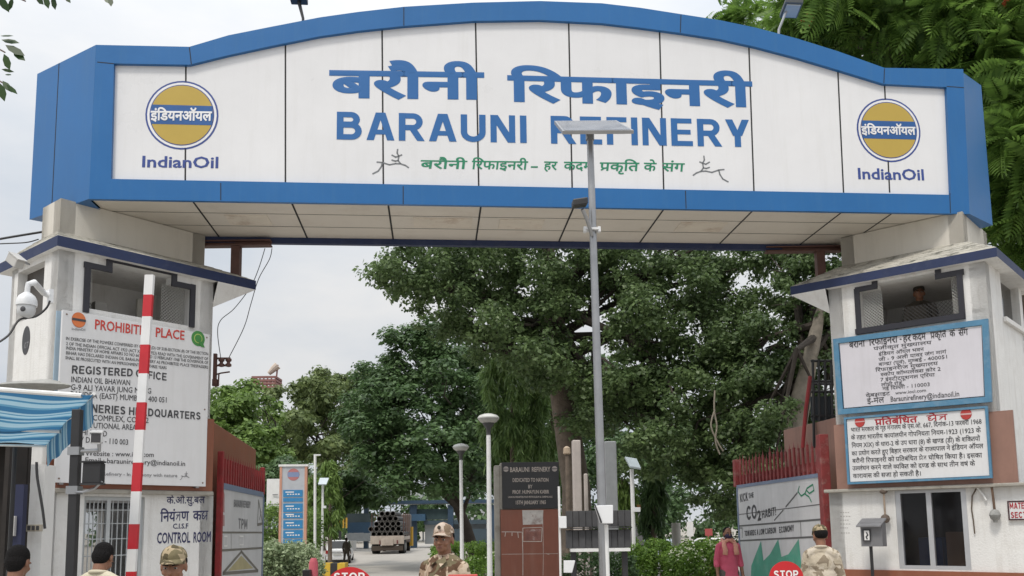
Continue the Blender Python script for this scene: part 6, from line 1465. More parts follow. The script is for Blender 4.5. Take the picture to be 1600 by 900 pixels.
# ---- white hoarding left of the totem
Yh = 36; m = MB(); a, b = V3(at(416, 800, Yh)), V3(at(437, 748, Yh)); o = thing('hoarding', 'plain white hoarding on dark legs left of the totem', 'hoarding', (a[0], Yh, gz(Yh)))
m.obox((a[0], Yh, a[2]), (b[0] - a[0] + 0.6, 0.1, 0), (0, 0.08, 0), (0, 0, b[2] - a[2])); m.build('board', WHITE_PAINT, o)
m = MB()
for (y, x0_, x1_) in ((773, 426, 434), (788, 420, 427), (788, 429, 436)):
    p_, q_ = V3(at(x0_, y, Yh - 0.02)), V3(at(x1_, y, Yh - 0.02)); m.box((p_ + q_) / 2, q_[0] - p_[0], 0.02, 0.04)
m.build('faded_text_line', LET_FADED, o)
m = MB()
for x in (a[0] + 0.1, b[0]): m.box((x, Yh + 0.15, (gz(Yh) + a[2]) / 2), 0.1, 0.1, a[2] - gz(Yh) + 0.3)
m.build('leg', BLACK_PAINT, o)
# ---- windsock platform far behind
Yw = 95.0; c = V3(at(417, 600, Yw)); o = thing('windsock_tower', 'distant red windsock tower platform rising above the left trees', 'tower', (c[0], Yw, gz(Yw)))
RW_ = mat('far red railing', (0.22, 0.10, 0.09), 0.7, var=0.2)
m = MB(); k = Yw / F_PX; hw = 18 * k
for z_ in (8, 3, -2, -8): 
    for s_ in (-1, 1): m.box((c[0], Yw + s_ * hw, c[2] + z_ * k), 2 * hw, 0.2, 0.22)
    for s_ in (-1, 1): m.box((c[0] + s_ * hw, Yw, c[2] + z_ * k), 0.2, 2 * hw, 0.22)
for i in range(7):
    for s_ in (-1, 1): m.box((c[0] - hw + i * hw / 3, Yw + s_ * hw, c[2]), 0.12, 0.12, 17 * k)
m.build('railing', RW_, o)
m = MB(); m.box((c[0], Yw, c[2] - 8.5 * k), 2 * hw, 2 * hw, 0.25); m.build('deck', RW_, o)
m = MB()
for sx in (-1, 1):
    for sy in (-1, 1): m.tube([(c[0] + sx * 3 * k, Yw + sy * 3 * k, gz(Yw)), (c[0] + sx * 3 * k, Yw + sy * 3 * k, c[2] - 8 * k)], 0.14, 6)
for i in range(8): m.box((c[0], Yw - 3 * k, gz(Yw) + 1 + i * (c[2] - 2 - gz(Yw)) / 8), 6 * k, 0.1, 0.1)
m.build('lattice_leg', mat('far grey steel', (0.25, 0.25, 0.25), 0.6), o)
m = MB(); a = V3(at(432, 590, Yw)); m.tube([a, V3(at(434, 570, Yw))], 0.09, 6); m.build('mast', RW_, o)
m = MB(); m.tube([V3(at(434, 571, Yw)), V3(at(428, 576, Yw)), V3(at(420, 584, Yw))], [0.42, 0.36, 0.22], 10); m.build('windsock', mat('faded windsock', (0.50, 0.42, 0.36), 0.8), o, smooth=True)

# ---- blue check-post building across the drive
Yg = 84.0; g = gz(Yg)
NAVY_B = mat('dark blue steel', (0.03, 0.06, 0.10), 0.5, var=0.15); CAB = mat('cabin blue', (0.035, 0.085, 0.15), 0.5, var=0.15); CABW = mat('cabin pale wall', (0.36, 0.38, 0.39), 0.6)
o = thing('check_post', 'low dark blue steel check post with glazed cabins across the far end of the drive', 'check post', (at(650, 860, Yg)[0], Yg, g))
def bx(mb, px0, py0, px1, py1, Y, d, mi=0):
    a, b = V3(at(px0, py1, Y)), V3(at(px1, py0, Y)); mb.obox((a[0], Y, a[2]), (b[0] - a[0], 0, 0), (0, d, 0), (0, 0, b[2] - a[2]), mi)
m = MB(); bx(m, 520, 780, 782, 789, Yg, 3.0); m.build('roof_beam', NAVY_B, o)
m = MB(); a_ = []
for x0, x1 in ((568, 575), (640, 651), (700, 708), (766, 773)): 
    bx(m, x0, 789, x1, 858, Yg + 0.3, 0.6)
m.build('column', NAVY_B, o)
m = MB(); bx(m, 541, 833, 578, 846, Yg - 0.1, 3); bx(m, 664, 818, 760, 850, Yg + 1, 3); m.build('cabin_wall', CABW, o)
m = MB(); bx(m, 543, 816, 578, 833, Yg, 2.6); bx(m, 641, 803, 664, 814, Yg - 0.4, 2.6); m.build('cabin', CAB, o)
GLZ = mat('cabin glass', (0.05, 0.075, 0.08), 0.1)
m = MB(); bx(m, 652, 795, 700, 812, Yg + 0.6, 2.4); m.build('glazing', GLZ, o)
m = MB(); bx(m, 542, 802, 578, 817, Yg + 0.05, 2.4); m.build('glazing', GLZ, o)
m = MB(); bx(m, 662, 812, 760, 820, Yg + 0.4, 2.4); bx(m, 704, 826, 766, 850, Yg - 0.2, 1); m.build('lower_panel', mat('teal dark panel', (0.045, 0.07, 0.09), 0.5), o)
m = MB(); bx(m, 541, 780 + 66, 545, 850, Yg - 0.3, 2)
bx(m, 528, 845, 552, 862, Yg - 6, 1.5); m.build('low_wall', mat('low white wall', (0.5, 0.49, 0.46), 0.8), o)
# steel pipe racks and white structures glimpsed behind
Yz = 125.0; o = thing('process_plant', 'pale steel plant structure of pipes and frames behind the check post', 'plant', (at(660, 850, Yz)[0], Yz, gz(Yz)))
PLANT = mat('pale plant steel', (0.52, 0.54, 0.56), 0.5, var=0.2, scale=0.5)
m = MB()
for y in (755, 762, 770, 777, 792, 799, 806, 813, 821): bx(m, 520, y, 790, y + 3.2, Yz, 0.4)
m.build('pipe_run', PLANT, o)
m = MB()
for x in range(524, 792, 17): bx(m, x, 745, x + 2, 850, Yz + 1, 0.4)
m.build('frame_column', PLANT, o)
m = MB(); bx(m, 600, 762, 700, 785, Yz + 6, 6); bx(m, 715, 795, 770, 815, Yz + 5, 6); m.build('clad_wall', PLANT, o)
# drum barricade with yellow stripes beside the far car
Yd = 70; o = thing('boom_gate', 'yellow and black striped frame beside the far car', 'barrier', (at(532, 850, Yd)[0], Yd, gz(Yd)))
YEL = mat('barrier yellow', (0.5, 0.30, 0.04), 0.6)
m = MB()
for i, x in enumerate((523, 529, 535, 540)): bx(m, x, 809, x + 2.4, 825, Yd, 0.2)
m.build('stripe', YEL, o); m = MB(); bx(m, 522, 808, 542, 811, Yd + 0.25, 0.2); bx(m, 529, 811, 533, 862, Yd + 0.3, 0.2); m.build('frame', BLACK_PAINT, o)
m = MB(); Yv = 74; bx(m, 640, 823, 645, 853, Yv, 0.35); tag(m.build('guard_post', YEL, loc=(at(642, 850, Yv)[0], Yv, gz(Yv))), 'short yellow post right of the pipe truck', 'post')

# ---- pipe truck
TYRE = mat('tyre rubber', (0.02, 0.02, 0.02), 0.85); TB = mat('truck bed pale', (0.42, 0.36, 0.31), 0.7, var=0.2, scale=2, streak=0.4, scol=(0.2, 0.16, 0.13))
class XF:
    """local frame for vehicles: x right, y forward, z up."""
    def __init__(s, x, y, z, yaw): a = radians(yaw); s.o = V3((x, y, z)); s.r = V3((cos(a), sin(a), 0)); s.f = V3((-sin(a), cos(a), 0))
    def __call__(s, x, y, z): return s.o + s.r * x + s.f * y + V3((0, 0, z))
    def box(s, mb, x0, x1, y0, y1, z0, z1, mi=0): mb.obox(s(x0, y0, z0), s.r * (x1 - x0), s.f * (y1 - y0), (0, 0, z1 - z0), mi)
def wheel(X, x, y, r, w, parent, dual=False):
    m = MB(); m.tube([X(x - w / 2, y, r), X(x - w / 2 + 0.03, y, r), X(x + w / 2 - 0.03, y, r), X(x + w / 2, y, r)], [r * 0.9, r, r, r * 0.9], 20); t = m.build('wheel', TYRE, parent, smooth=True)
    m = MB(); m.tube([X(x - w / 2 - 0.01, y, r), X(x + w / 2 + 0.01, y, r)], r * 0.58, 16); m.build('rim', mat('wheel rim', (0.3, 0.3, 0.3), 0.4, metal=0.5), t)
Yu = 66.0; c = V3(at(605, 864, Yu)); X = XF(c[0], Yu, gz(Yu), 3)
o = thing('pipe_truck', 'flatbed truck seen from behind, loaded with a stack of black pipes', 'truck', X(0, 0, 0))
m = MB(); X.box(m, -1.22, 1.22, 0, 7.0, 1.0, 1.25); m.build('flatbed', TB, o, bevel=0.02)
m = MB(); X.box(m, -1.22, 1.22, -0.06, 0, 0.72, 1.32); X.box(m, -0.45, 0.45, -0.12, -0.06, 0.62, 1.1); m.build('tailgate', TB, o, bevel=0.015)
m = MB(); X.box(m, -0.55, -0.5, -0.14, -0.06, 0.7, 1.0); X.box(m, 0.7, 0.78, -0.14, -0.061, 0.75, 1.0); m.build('tail_light', mat('dark tail lamp', (0.15, 0.03, 0.03), 0.4), o)
m = MB(); X.box(m, -1.15, 1.15, -0.02, 0.1, 0.25, 0.60); X.box(m, -0.4, 0.4, 0.1, 8.5, 0.55, 1.0); m.build('chassis', mat('truck dark chassis', (0.06, 0.045, 0.035), 0.8), o)
for x in (-0.98, 0.98):
    for y in (1.3, 2.6, 8.6): wheel(X, x, y, 0.5, 0.45 if y < 3 else 0.3, o)
m = MB(); X.box(m, -1.2, 1.2, 7.6, 9.4, 0.7, 3.0); m.build('cab', mat('truck cab', (0.13, 0.11, 0.10), 0.5), o, bevel=0.08)
m = MB()
for x in (-1.18, 1.14): 
    for y in (0.3, 2.4, 4.5, 6.6): X.box(m, x, x + 0.05, y, y + 0.08, 1.25, 3.0)
m.build('stake', STEEL_BR, o)
PIPE = mat('black pipe coating', (0.028, 0.028, 0.03), 0.5, var=0.2); PIPE_END = mat('pipe rim grey', (0.16, 0.15, 0.14), 0.7)
rows = [6, 6, 5, 4, 3]; R_ = 0.2; z = 1.25 + R_; first = None
def pipe_mesh():
    m = MB(); n = 14; L_ = 6.2
    def ringp(r, y): return [X(r * cos(2 * pi * j / n), y, r * sin(2 * pi * j / n)) for j in range(n)]
    q = ringp(R_ * .97, 0.15) + ringp(R_ * .97, L_) + ringp(R_ * .80, 0.15) + ringp(R_ * .80, L_)
    fs = []
    ms = []
    for j in range(n):
        k = (j + 1) % n
        fs += [(j, k, n + k, n + j), (2 * n + k, 2 * n + j, 3 * n + j, 3 * n + k), (k, j, 2 * n + j, 2 * n + k), (n + j, n + k, 3 * n + k, 3 * n + j)]; ms += [0, 0, 1, 1]
    for f_, mi in zip(fs, ms): pass
    b = len(m.v); m.v.extend([tuple(p) for p in q]); m.f.extend(fs); m.m.extend(ms); return m
pm0 = pipe_mesh(); pl_ = 'black hollow steel pipe stacked on the truck with its open end facing back'
first = None
for r_i, n_ in enumerate(rows):
    zz = 1.25 + R_ + r_i * 0.37; off = -(n_ - 1) * R_ + (0.0 if r_i == 0 else (-0.2 if n_ == 6 else 0.0)) + 0.0
    for i in range(n_):
        dx = off + i * 2 * R_ + (0.2 if r_i == 1 else 0) * 0
        d = X.r * dx + V3((0, 0, zz)) + X.f * float(RNG.normal() * 0.05)
        if first is None:
            first = pm0.build('steel_pipe', [PIPE, PIPE_END], loc=X(0, 0, 0), smooth=True); tag(first, pl_, 'pipe', 'black pipes loaded on the truck'); p_ = first
        else: p_ = first.copy(); COL.objects.link(p_)
        p_.location = tuple(V3(X(0, 0, 0)) + d)

# ---- cars
GLASS_C = mat('car glass', (0.012, 0.015, 0.018), 0.06)
def car(label, X, L, W_, H, paint, group=None, name='parked_car'):
    """X faces forward; the car's rear at y=0."""
    o = thing(name, label, 'car', X(0, 0, 0), group)
    st = [(0.0, 0.42, 0.86, 0.86, 0.80), (0.05, 0.36, 0.95, 0.95, 0.90), (0.10, 0.30, 0.99, 1.0, 0.96), (0.3, 0.26, 0.98, 1.0, 1.0), (0.6, 0.26, 0.96, 0.98, 1.0), (0.72, 0.27, 0.94, 0.95, 1.0), (0.9, 0.30, 0.80, 0.82, 0.96), (0.97, 0.34, 0.70, 0.72, 0.88), (1.0, 0.42, 0.62, 0.62, 0.78)]
    m = MB(); rings = []
    for t, z0, zb_, zc, wf in st:
        w = W_ / 2 * wf; y = t * L; zz = zb_ * H * 0.62 / 0.62 * 0.66
        rings.append([X(-w * .92, y, z0 * H * .7), X(-w, y, z0 * H + 0.12), X(-w, y, zz * .8), X(-w * .94, y, zz), X(0, y, zz * 1.02), X(w * .94, y, zz), X(w, y, zz * .8), X(w, y, z0 * H + 0.12), X(w * .92, y, z0 * H * .7)])
    vs = [p for r in rings for p in r]; n = 9; fs = []
    for i in range(len(rings) - 1):
        for j in range(n): fs.append((i * n + j, i * n + (j + 1) % n, (i + 1) * n + (j + 1) % n, (i + 1) * n + j))
    fs += [tuple(range(n))[::-1], tuple((len(rings) - 1) * n + j for j in range(n))]
    m.add(vs, fs); m.build('body', paint, o, smooth=True, sharp=50)
    b0, b1, t0, t1 = 0.05 * L, 0.72 * L, 0.17 * L, 0.52 * L; zl = H * 0.62; wb, wt = W_ / 2 * .93, W_ / 2 * .74
    m = MB(); q = [X(-wb, b0, zl), X(wb, b0, zl), X(wb, b1, zl), X(-wb, b1, zl), X(-wt, t0, H), X(wt, t0, H), X(wt, t1, H), X(-wt, t1, H)]
    m.add(q, [(3, 2, 1, 0), (4, 5, 6, 7), (0, 1, 5, 4), (1, 2, 6, 5), (2, 3, 7, 6), (3, 0, 4, 7)]); m.build('cabin', paint, o, bevel=0.06)
    q = [V3(p) for p in q]
    def pane(i, j, k, l, nm='window', s=0.80):
        P4 = [q[i], q[j], q[k], q[l]]; ce = sum(P4) / 4; nn = np.cross(P4[1] - P4[0], P4[3] - P4[0]); nn /= np.linalg.norm(nn)
        if nn.dot(ce - sum(q) / 8) < 0: nn = -nn
        mm = MB(); mm.prism([ce + (p - ce) * V3((s, s, s)) + nn * 0.004 for p in P4], nn * 0.012); mm.build(nm, GLASS_C, o)
    pane(0, 1, 5, 4, 'rear_window'); pane(1, 2, 6, 5); pane(3, 0, 4, 7); pane(2, 3, 7, 6, 'windscreen')
    for sx in (-1, 1):
        m = MB(); X.box(m, sx * W_ * .40 - 0.10, sx * W_ * .40 + 0.10, -0.02, 0.12, H * .44, H * .58); m.build('tail_light', mat('tail lamp red', (0.30, 0.02, 0.02), 0.3), o)
        m = MB(); X.box(m, sx * W_ * .38 - 0.14, sx * W_ * .38 + 0.14, L - 0.14, L - 0.0, H * .36, H * .44); m.build('headlight', mat('headlamp', (0.5, 0.5, 0.52), 0.2), o)
        for y in (0.19 * L, 0.81 * L): wheel(X, sx * (W_ / 2 - 0.10), y, 0.30, 0.2, o)
    m = MB(); X.box(m, -W_ * .44, W_ * .44, -0.06, 0.10, H * .18, H * .32); m.build('bumper', paint, o, bevel=0.03)
    m = MB(); X.box(m, -W_ * .42, W_ * .42, -0.05, 0.09, H * .14, H * .18); m.build('bumper_skirt', BLACK_PAINT, o)
    m = MB(); X.box(m, -0.25, 0.25, -0.075, -0.06, H * .36, H * .44); m.build('number_plate_blank', mat('plain plate', (0.5, 0.5, 0.48), 0.5), o)
    return o
CARW = mat('white car paint', (0.68, 0.69, 0.70), 0.25, var=0.03)
c = V3(at(527, 876, 58)); car('white hatchback seen from behind on the left of the drive', XF(c[0], 58, gz(58) + .0, 6), 3.8, 1.6, 1.5, CARW)
Y_ = 46; c = V3(at(1072, 850, Y_)); car('silver blue car half hidden behind the right hedge, left of its neighbour', XF(c[0], Y_, gz(Y_), 72), 3.9, 1.65, 1.5, mat('blue grey car paint', (0.33, 0.38, 0.44), 0.25), 'cars parked behind the right hedge')
Y_ = 48; c = V3(at(1128, 850, Y_)); car('pale car behind the man in pink, the right one of the parked pair', XF(c[0] + 0.8, Y_, gz(Y_), 75), 3.9, 1.65, 1.5, mat('pale car paint', (0.55, 0.56, 0.56), 0.25), 'cars parked behind the right hedge')
m = MB(); bx(m, 1102, 826, 1113, 837, 40, 0.05); a = V3(at(1107, 837, 40)); m.box((a[0], 40.03, (a[2] + gz(40)) / 2), 0.06, 0.05, a[2] - gz(40)); tag(m.build('red_board', mat('red board', (0.40, 0.08, 0.08), 0.6), loc=(a[0], 40, gz(40))), 'small red board on a post above the right hedge', 'sign')
m = MB(); bx(m, 1074, 815, 1083, 838, 41, 0.06); a = V3(at(1078, 838, 41)); m.box((a[0], 41.03, (a[2] + gz(41)) / 2), 0.06, 0.05, a[2] - gz(41)); tag(m.build('white_board', WHITE_PAINT, loc=(a[0], 41, gz(41))), 'narrow white board standing behind the right hedge', 'sign')
m = MB(); c = V3(at(1056, 817, 30)); m.lathe((c[0], 30, gz(30)), [(0.16, 0), (0.15, 1.0), (0.15, c[2] - gz(30))], 14); tag(m.build('round_pillar', mat('pale round pillar', (0.45, 0.44, 0.41), 0.8, var=0.15), smooth=True, loc=(c[0], 30, gz(30))), 'short pale round pillar behind the right hedge', 'pillar')
for i, (px, h, lb) in enumerate(((1016, 826, 'thin white bollard behind the right hedge, the left one'), (1024, 826, 'thin white bollard behind the right hedge, the middle one'), (1031, 827, 'thin white bollard behind the right hedge, the right one'))):
    c = V3(at(px, h, 32)); m = MB(); m.box((c[0], 32, (c[2] + gz(32)) / 2), 0.11, 0.11, c[2] - gz(32)); tag(m.build('white_bollard', WHITE_PAINT, bevel=0.01, loc=(c[0], 32, gz(32))), lb, 'bollard', 'white bollards behind the right hedge')
Yb2 = 34; o = thing('small_building', 'small pale hut with an orange roof edge behind the solar lamp', 'hut', (at(990, 840, Yb2)[0], Yb2, gz(Yb2)))
m = MB(); bx(m, 978, 794, 1005, 852, Yb2, 4); m.build('wall', mat('hut wall', (0.34, 0.33, 0.34), 0.8, streak=0.3), o); m = MB(); bx(m, 976, 788, 1007, 795, Yb2 - 0.3, 4.6); m.build('roof_edge', mat('hut orange', (0.35, 0.14, 0.05), 0.7), o)

# ================================================================== vegetation
L_DARK = leafmat('big tree leaves', (0.040, 0.074, 0.028), (0.185, 0.265, 0.105), 0.44, 0.40)
L_DENSE = leafmat('dense tree leaves', (0.033, 0.070, 0.028), (0.130, 0.215, 0.082), 0.38, 0.42)
L_MID = leafmat('mid green leaves', (0.065, 0.105, 0.038), (0.23, 0.29, 0.11), 0.40, 0.5)
L_LIGHT = leafmat('light green leaves', (0.065, 0.125, 0.026), (0.22, 0.33, 0.085), 0.42, 0.5)
L_ASH = leafmat('drooping leaves', (0.060, 0.125, 0.038), (0.23, 0.34, 0.115), 0.44, 0.36)
L_FLAME = leafmat('feathery leaves', (0.060, 0.125, 0.026), (0.22, 0.36, 0.075), 0.46, 0.5)
L_HEDGE = leafmat('hedge leaves', (0.050, 0.115, 0.018), (0.20, 0.33, 0.05), 0.40, 0.5)
L_VAR = leafmat('variegated hedge leaves', (0.09, 0.15, 0.055), (0.46, 0.53, 0.33), 0.36, 0.5)
BARK_DARK = mat('dark tree bark', (0.05, 0.04, 0.032), 0.95, var=0.4, scale=6, bump=0.8, bscale=18)
def base_at(px, Y): c = at(px, 850, Y); return (c[0], Y, gz(Y))
rg = np.random.default_rng(3)
# the big spreading tree behind the gate
lob = lobes_px([(640, 425, 27, 62, 40, 2.0), (690, 470, 27.5, 70, 55, 2.2), (760, 420, 28, 80, 50, 2.5), (840, 470, 28, 75, 60, 2.5), (770, 520, 27, 60, 40, 2.0), (860, 560, 27, 70, 50, 2.2), (900, 420, 29, 70, 50, 2.5), (985, 430, 28, 70, 55, 2.4), (1000, 510, 27, 60, 50, 2.2), (1070, 450, 28, 70, 60, 2.4), (1090, 540, 27, 60, 50, 2.0), (980, 600, 27, 70, 45, 2.2), (1060, 630, 26.5, 80, 50, 2.2), (930, 640, 28, 60, 50, 2), (1130, 600, 27, 60, 55, 2), (700, 400, 28.5, 60, 30, 2.4), (800, 345, 29, 150, 50, 3.5), (1000, 345, 29, 130, 50, 3.5), (1120, 400, 28.5, 55, 50, 2.5), (1030, 700, 26, 75, 45, 2), (1110, 700, 26.5, 60, 50, 2), (1150, 500, 28, 45, 55, 2)])
tree('broadleaf_tree', 'huge dark spreading tree filling the opening behind the arch', base_at(900, 29), lob, 38, 0.42, 130000, 0.145, 0.098, L_DARK, BARK, 0.5, trunk_top=at(860, 380, 29), rng=rg, fork=0.55, jitter=0.5)
# hanging aerial roots
for i, (pts, lb) in enumerate((([(1117, 610), (1116, 640), (1120, 665), (1118, 690), (1125, 710)], 'pale hanging root in the big tree, the straight one'), ([(1117, 640), (1111, 665), (1121, 690), (1130, 705)], 'pale hanging root in the big tree, crossing its neighbour'))):
    wire('hanging_root', lb, [(x, y, 24.2) for x, y in pts], 0.022, BARK_PALE, 'roots hanging from the big tree', 'root')
# dense dark green tree beyond the drive
lob = lobes_px([(650, 560, 50, 70, 50, 4), (700, 600, 49, 60, 60, 4), (620, 640, 48, 60, 55, 4), (690, 690, 47, 75, 55, 4), (600, 610, 51, 55, 45, 4), (640, 740, 46.5, 60, 35, 3.5), (740, 640, 50, 50, 70, 4), (590, 690, 48, 50, 45, 3.5), (740, 730, 48, 40, 50, 3.5), (560, 660, 50, 35, 45, 3), (690, 540, 51, 70, 40, 4)])
tree('broadleaf_tree', 'dense rounded dark green tree overhanging the far check post', base_at(752, 52), lob, 9, 0.75, 56000, 0.27, 0.18, L_DENSE, BARK_DARK, 0.4, rng=rg, jitter=0.3, up=0.9)
lob = lobes_px([(780, 640, 62, 60, 60, 4), (850, 650, 63, 60, 60, 4), (820, 720, 60, 70, 60, 4), (920, 700, 60, 60, 60, 4), (760, 720, 61, 50, 50, 4), (930, 620, 64, 60, 60, 4), (1000, 660, 62, 60, 70, 4)])
tree('broadleaf_tree', 'shadowy tree filling the gap behind the weeping trees and the memorial', base_at(840, 63), lob, 7, 0.8, 30000, 0.32, 0.21, L_DENSE, BARK_DARK, 0.4, rng=rg, jitter=0.4)
# lighter trees to the left
lob = lobes_px([(520, 620, 78, 55, 38, 5), (470, 630, 80, 50, 35, 5), (560, 610, 82, 45, 35, 5), (500, 680, 76, 70, 40, 5), (430, 690, 77, 50, 40, 5), (540, 720, 75, 50, 40, 5)])
tree('broadleaf_tree', 'olive green tree with a loose crown above the totem', base_at(500, 80), lob, 5.5, 1.0, 30000, 0.42, 0.28, L_MID, BARK, 0.45, rng=rg)
lob = lobes_px([(390, 640, 60, 50, 35, 4), (365, 670, 58, 45, 40, 4), (410, 690, 57, 45, 40, 4), (340, 640, 62, 40, 40, 4), (380, 730, 56, 50, 40, 4)])
tree('broadleaf_tree', 'bright mid green tree just beyond the left boundary wall', base_at(370, 60), lob, 6, 0.8, 24000, 0.34, 0.22, L_LIGHT, BARK, 0.4, rng=rg)
lob = lobes_px([(430, 760, 50, 60, 40, 3), (500, 770, 52, 50, 40, 3), (560, 760, 55, 50, 30, 3)])
tree('broadleaf_tree', 'low shady tree behind the totem and white hoarding', base_at(470, 54), lob, 7, 0.7, 16000, 0.3, 0.2, L_DENSE, BARK, 0.35, rng=rg)
# right-hand trees
lob = lobes_px([(1200, 560, 25.5, 45, 70, 1.6), (1235, 460, 26, 45, 50, 2), (1190, 640, 24.5, 50, 60, 2), (1255, 650, 26, 40, 50, 1.4), (1290, 520, 26, 30, 60, 1.4), (1290, 620, 26.5, 30, 60, 1.4), (1262, 560, 25.6, 40, 60, 1.2), (1285, 470, 25, 30, 40, 1.0), (1170, 560, 26, 35, 70, 2), (1270, 420, 26, 50, 40, 2), (1200, 730, 24, 60, 50, 1.8), (1130, 760, 26, 60, 50, 1.8), (1215, 400, 27, 28, 35, 2)])
tree('broadleaf_tree', 'dark leafy tree with a leaning pale trunk left of the right tower', base_at(1180, 24), lob, 26, 0.40, 52000, 0.14, 0.092, L_DARK, BARK_PALE, 0.34, trunk_top=at(1290, 450, 24.5), rng=rg, fork=0.62, jitter=0.5)
# feathery flame tree over the right end of the arch
def frond_mesh(n_pairs=13):
    vs, fs = [], []
    for i in range(n_pairs):
        t = (i + 1) / (n_pairs + 0.5); l = 0.34 * sin(pi * min(1, 0.10 + t * 0.93)) ** 0.7; w = 0.085
        for s in (-1, 1):
            b = len(vs); dz = -0.25 * t * t
            vs += [(0, t, dz), (s * l * .5, t + 0.06 + w * .5, dz - 0.01), (s * l, t + 0.13, dz - 0.07), (s * l * .55, t + 0.05 - w * .45, dz - 0.015)]
            fs.append((b, b + 1, b + 2, b + 3) if s < 0 else (b + 3, b + 2, b + 1, b))
    b = len(vs); vs += [(-.012, 0, 0), (.012, 0, 0), (.006, 1.0, -0.25), (-.006, 1.0, -0.25)]; fs.append((b, b + 1, b + 2, b + 3))
    return np.array(vs), fs
def fronds(name, clumps, n, size, m_, parent, rng):
    fv, ff = frond_mesh(); C = np.array([c for c, r in clumps]); R = np.array([r for c, r in clumps]); nv = len(fv)
    w = R.prod(1) ** .6; w /= w.sum(); idx = rng.choice(len(C), n, p=w)
    d = rng.normal(size=(n, 3)); d /= np.linalg.norm(d, axis=1)[:, None]
    Pp = C[idx] + d * R[idx] * (rng.random(n) ** .5)[:, None]
    t = d * 0.8 + rng.normal(size=(n, 3)) * 0.6; t[:, 2] -= 0.35; t /= np.linalg.norm(t, axis=1)[:, None]
    up = np.zeros((n, 3)); up[:, 2] = 1; up += rng.normal(size=(n, 3)) * .35
    nn = up - t * (up * t).sum(1)[:, None]; nn /= np.linalg.norm(nn, axis=1)[:, None]; s = np.cross(t, nn); sz = size * (.6 + .7 * rng.random(n))
    V = (Pp[:, None, :] + sz[:, None, None] * (fv[None, :, 0, None] * s[:, None, :] + fv[None, :, 1, None] * t[:, None, :] + fv[None, :, 2, None] * nn[:, None, :])).reshape(-1, 3) - LOC[parent.name]
    F = (np.arange(n)[:, None, None] * nv + np.array(ff)[None]).reshape(-1, 4)
    me = bpy.data.meshes.new(name); me.vertices.add(len(V)); me.vertices.foreach_set('co', V.astype(np.float32).ravel()); me.loops.add(F.size); me.loops.foreach_set('vertex_index', F.astype(np.int32).ravel())
    me.polygons.add(len(F)); me.polygons.foreach_set('loop_start', np.arange(0, F.size, 4, dtype=np.int32)); me.update(calc_edges=True); me.validate(); me.materials.append(m_)
    o_ = bpy.data.objects.new(name, me); COL.objects.link(o_); o_.parent = parent; LOC[o_.name] = LOC[parent.name]; return o_
root = thing('flame_tree', 'feathery flame tree with a few orange blossoms over the right end of the arch', 'tree', base_at(1640, 17))
lob = lobes_px([(1580, 60, 15.5, 60, 60, 1.2), (1480, 40, 16, 70, 45, 1.4), (1390, 20, 16.5, 60, 40, 1.4), (1300, 30, 16.5, 55, 32, 1.4), (1230, 28, 17, 45, 28, 1.3), (1590, 170, 15.2, 45, 60, 1.1), (1600, 260, 15, 45, 50, 1.0), (1575, 320, 15.6, 30, 40, 0.9), (1560, 210, 15.6, 22, 50, 0.7), (1620, 340, 15.5, 40, 50, 0.9), (1430, 70, 16.8, 60, 40, 1.2), (1530, 110, 15.8, 40, 45, 1.0), (1150, 40, 20, 40, 14, 1.2), (1350, -40, 17, 120, 40, 2), (1550, -40, 16, 100, 50, 2)])
fronds('crown', clumps_of(lob, 16, 0.5, rg, 0.2), 2600, 0.66, L_FLAME, root, rg)
b = V3(base_at(1640, 17)); m = MB(); m.tube([b - V3((0, 0, .2)), b + V3((0.1, 0, 2)), b + V3((0.0, 0, 4.5)), V3(at(1610, 200, 16)), V3(at(1560, 30, 16))], [0.4, 0.3, 0.25, 0.18, 0.08], 12)
m.build('trunk', BARK, root, smooth=True)
m = MB(); hub = V3(at(1620, 240, 16.3))
for (px, py, Y) in ((1480, 50, 16), (1390, 30, 16.5), (1300, 40, 16.6), (1230, 35, 17), (1575, 250, 15.4), (1560, 330, 15.6), (1150, 45, 20), (1440, 80, 16.8)):
    e = V3(at(px, py, Y)); md = (hub + e) / 2 + V3((0, 0, .5)); m.tube([hub, md, e], [0.1, 0.06, 0.02], 7)
m.build('limbs', BARK, root, smooth=True)
m = MB()
for (px, py, Y) in ((1262, 29, 15.6), (1266, 33, 15.6), (1572, 5, 14.6), (1578, 2, 14.6)):
    for k in range(5): c = V3(at(px, py, Y)) + rg.normal(size=3) * 0.05; m.ell(c, 0.045, 0.04, 0.03, 7, 5)
m.build('blossom', mat('orange blossom', (0.55, 0.12, 0.05), 0.7), root, smooth=True)
# dark backing foliage of the flame tree
lobk = lobes_px([(1600, 120, 18, 60, 130, 1), (1500, 60, 19, 80, 60, 1.2), (1600, 330, 18, 50, 60, 1), (1380, 40, 20, 100, 50, 1.2), (1290, 45, 20, 60, 40, 1.2), (1570, 280, 17.5, 22, 60, .8)])
lob = lobk
tree('broadleaf_tree', 'dense dark tree standing close behind the feathery flame tree', base_at(1600, 20), lob, 18, 0.5, 26000, 0.17, 0.11, L_DENSE, BARK, 0.3, rng=rg)
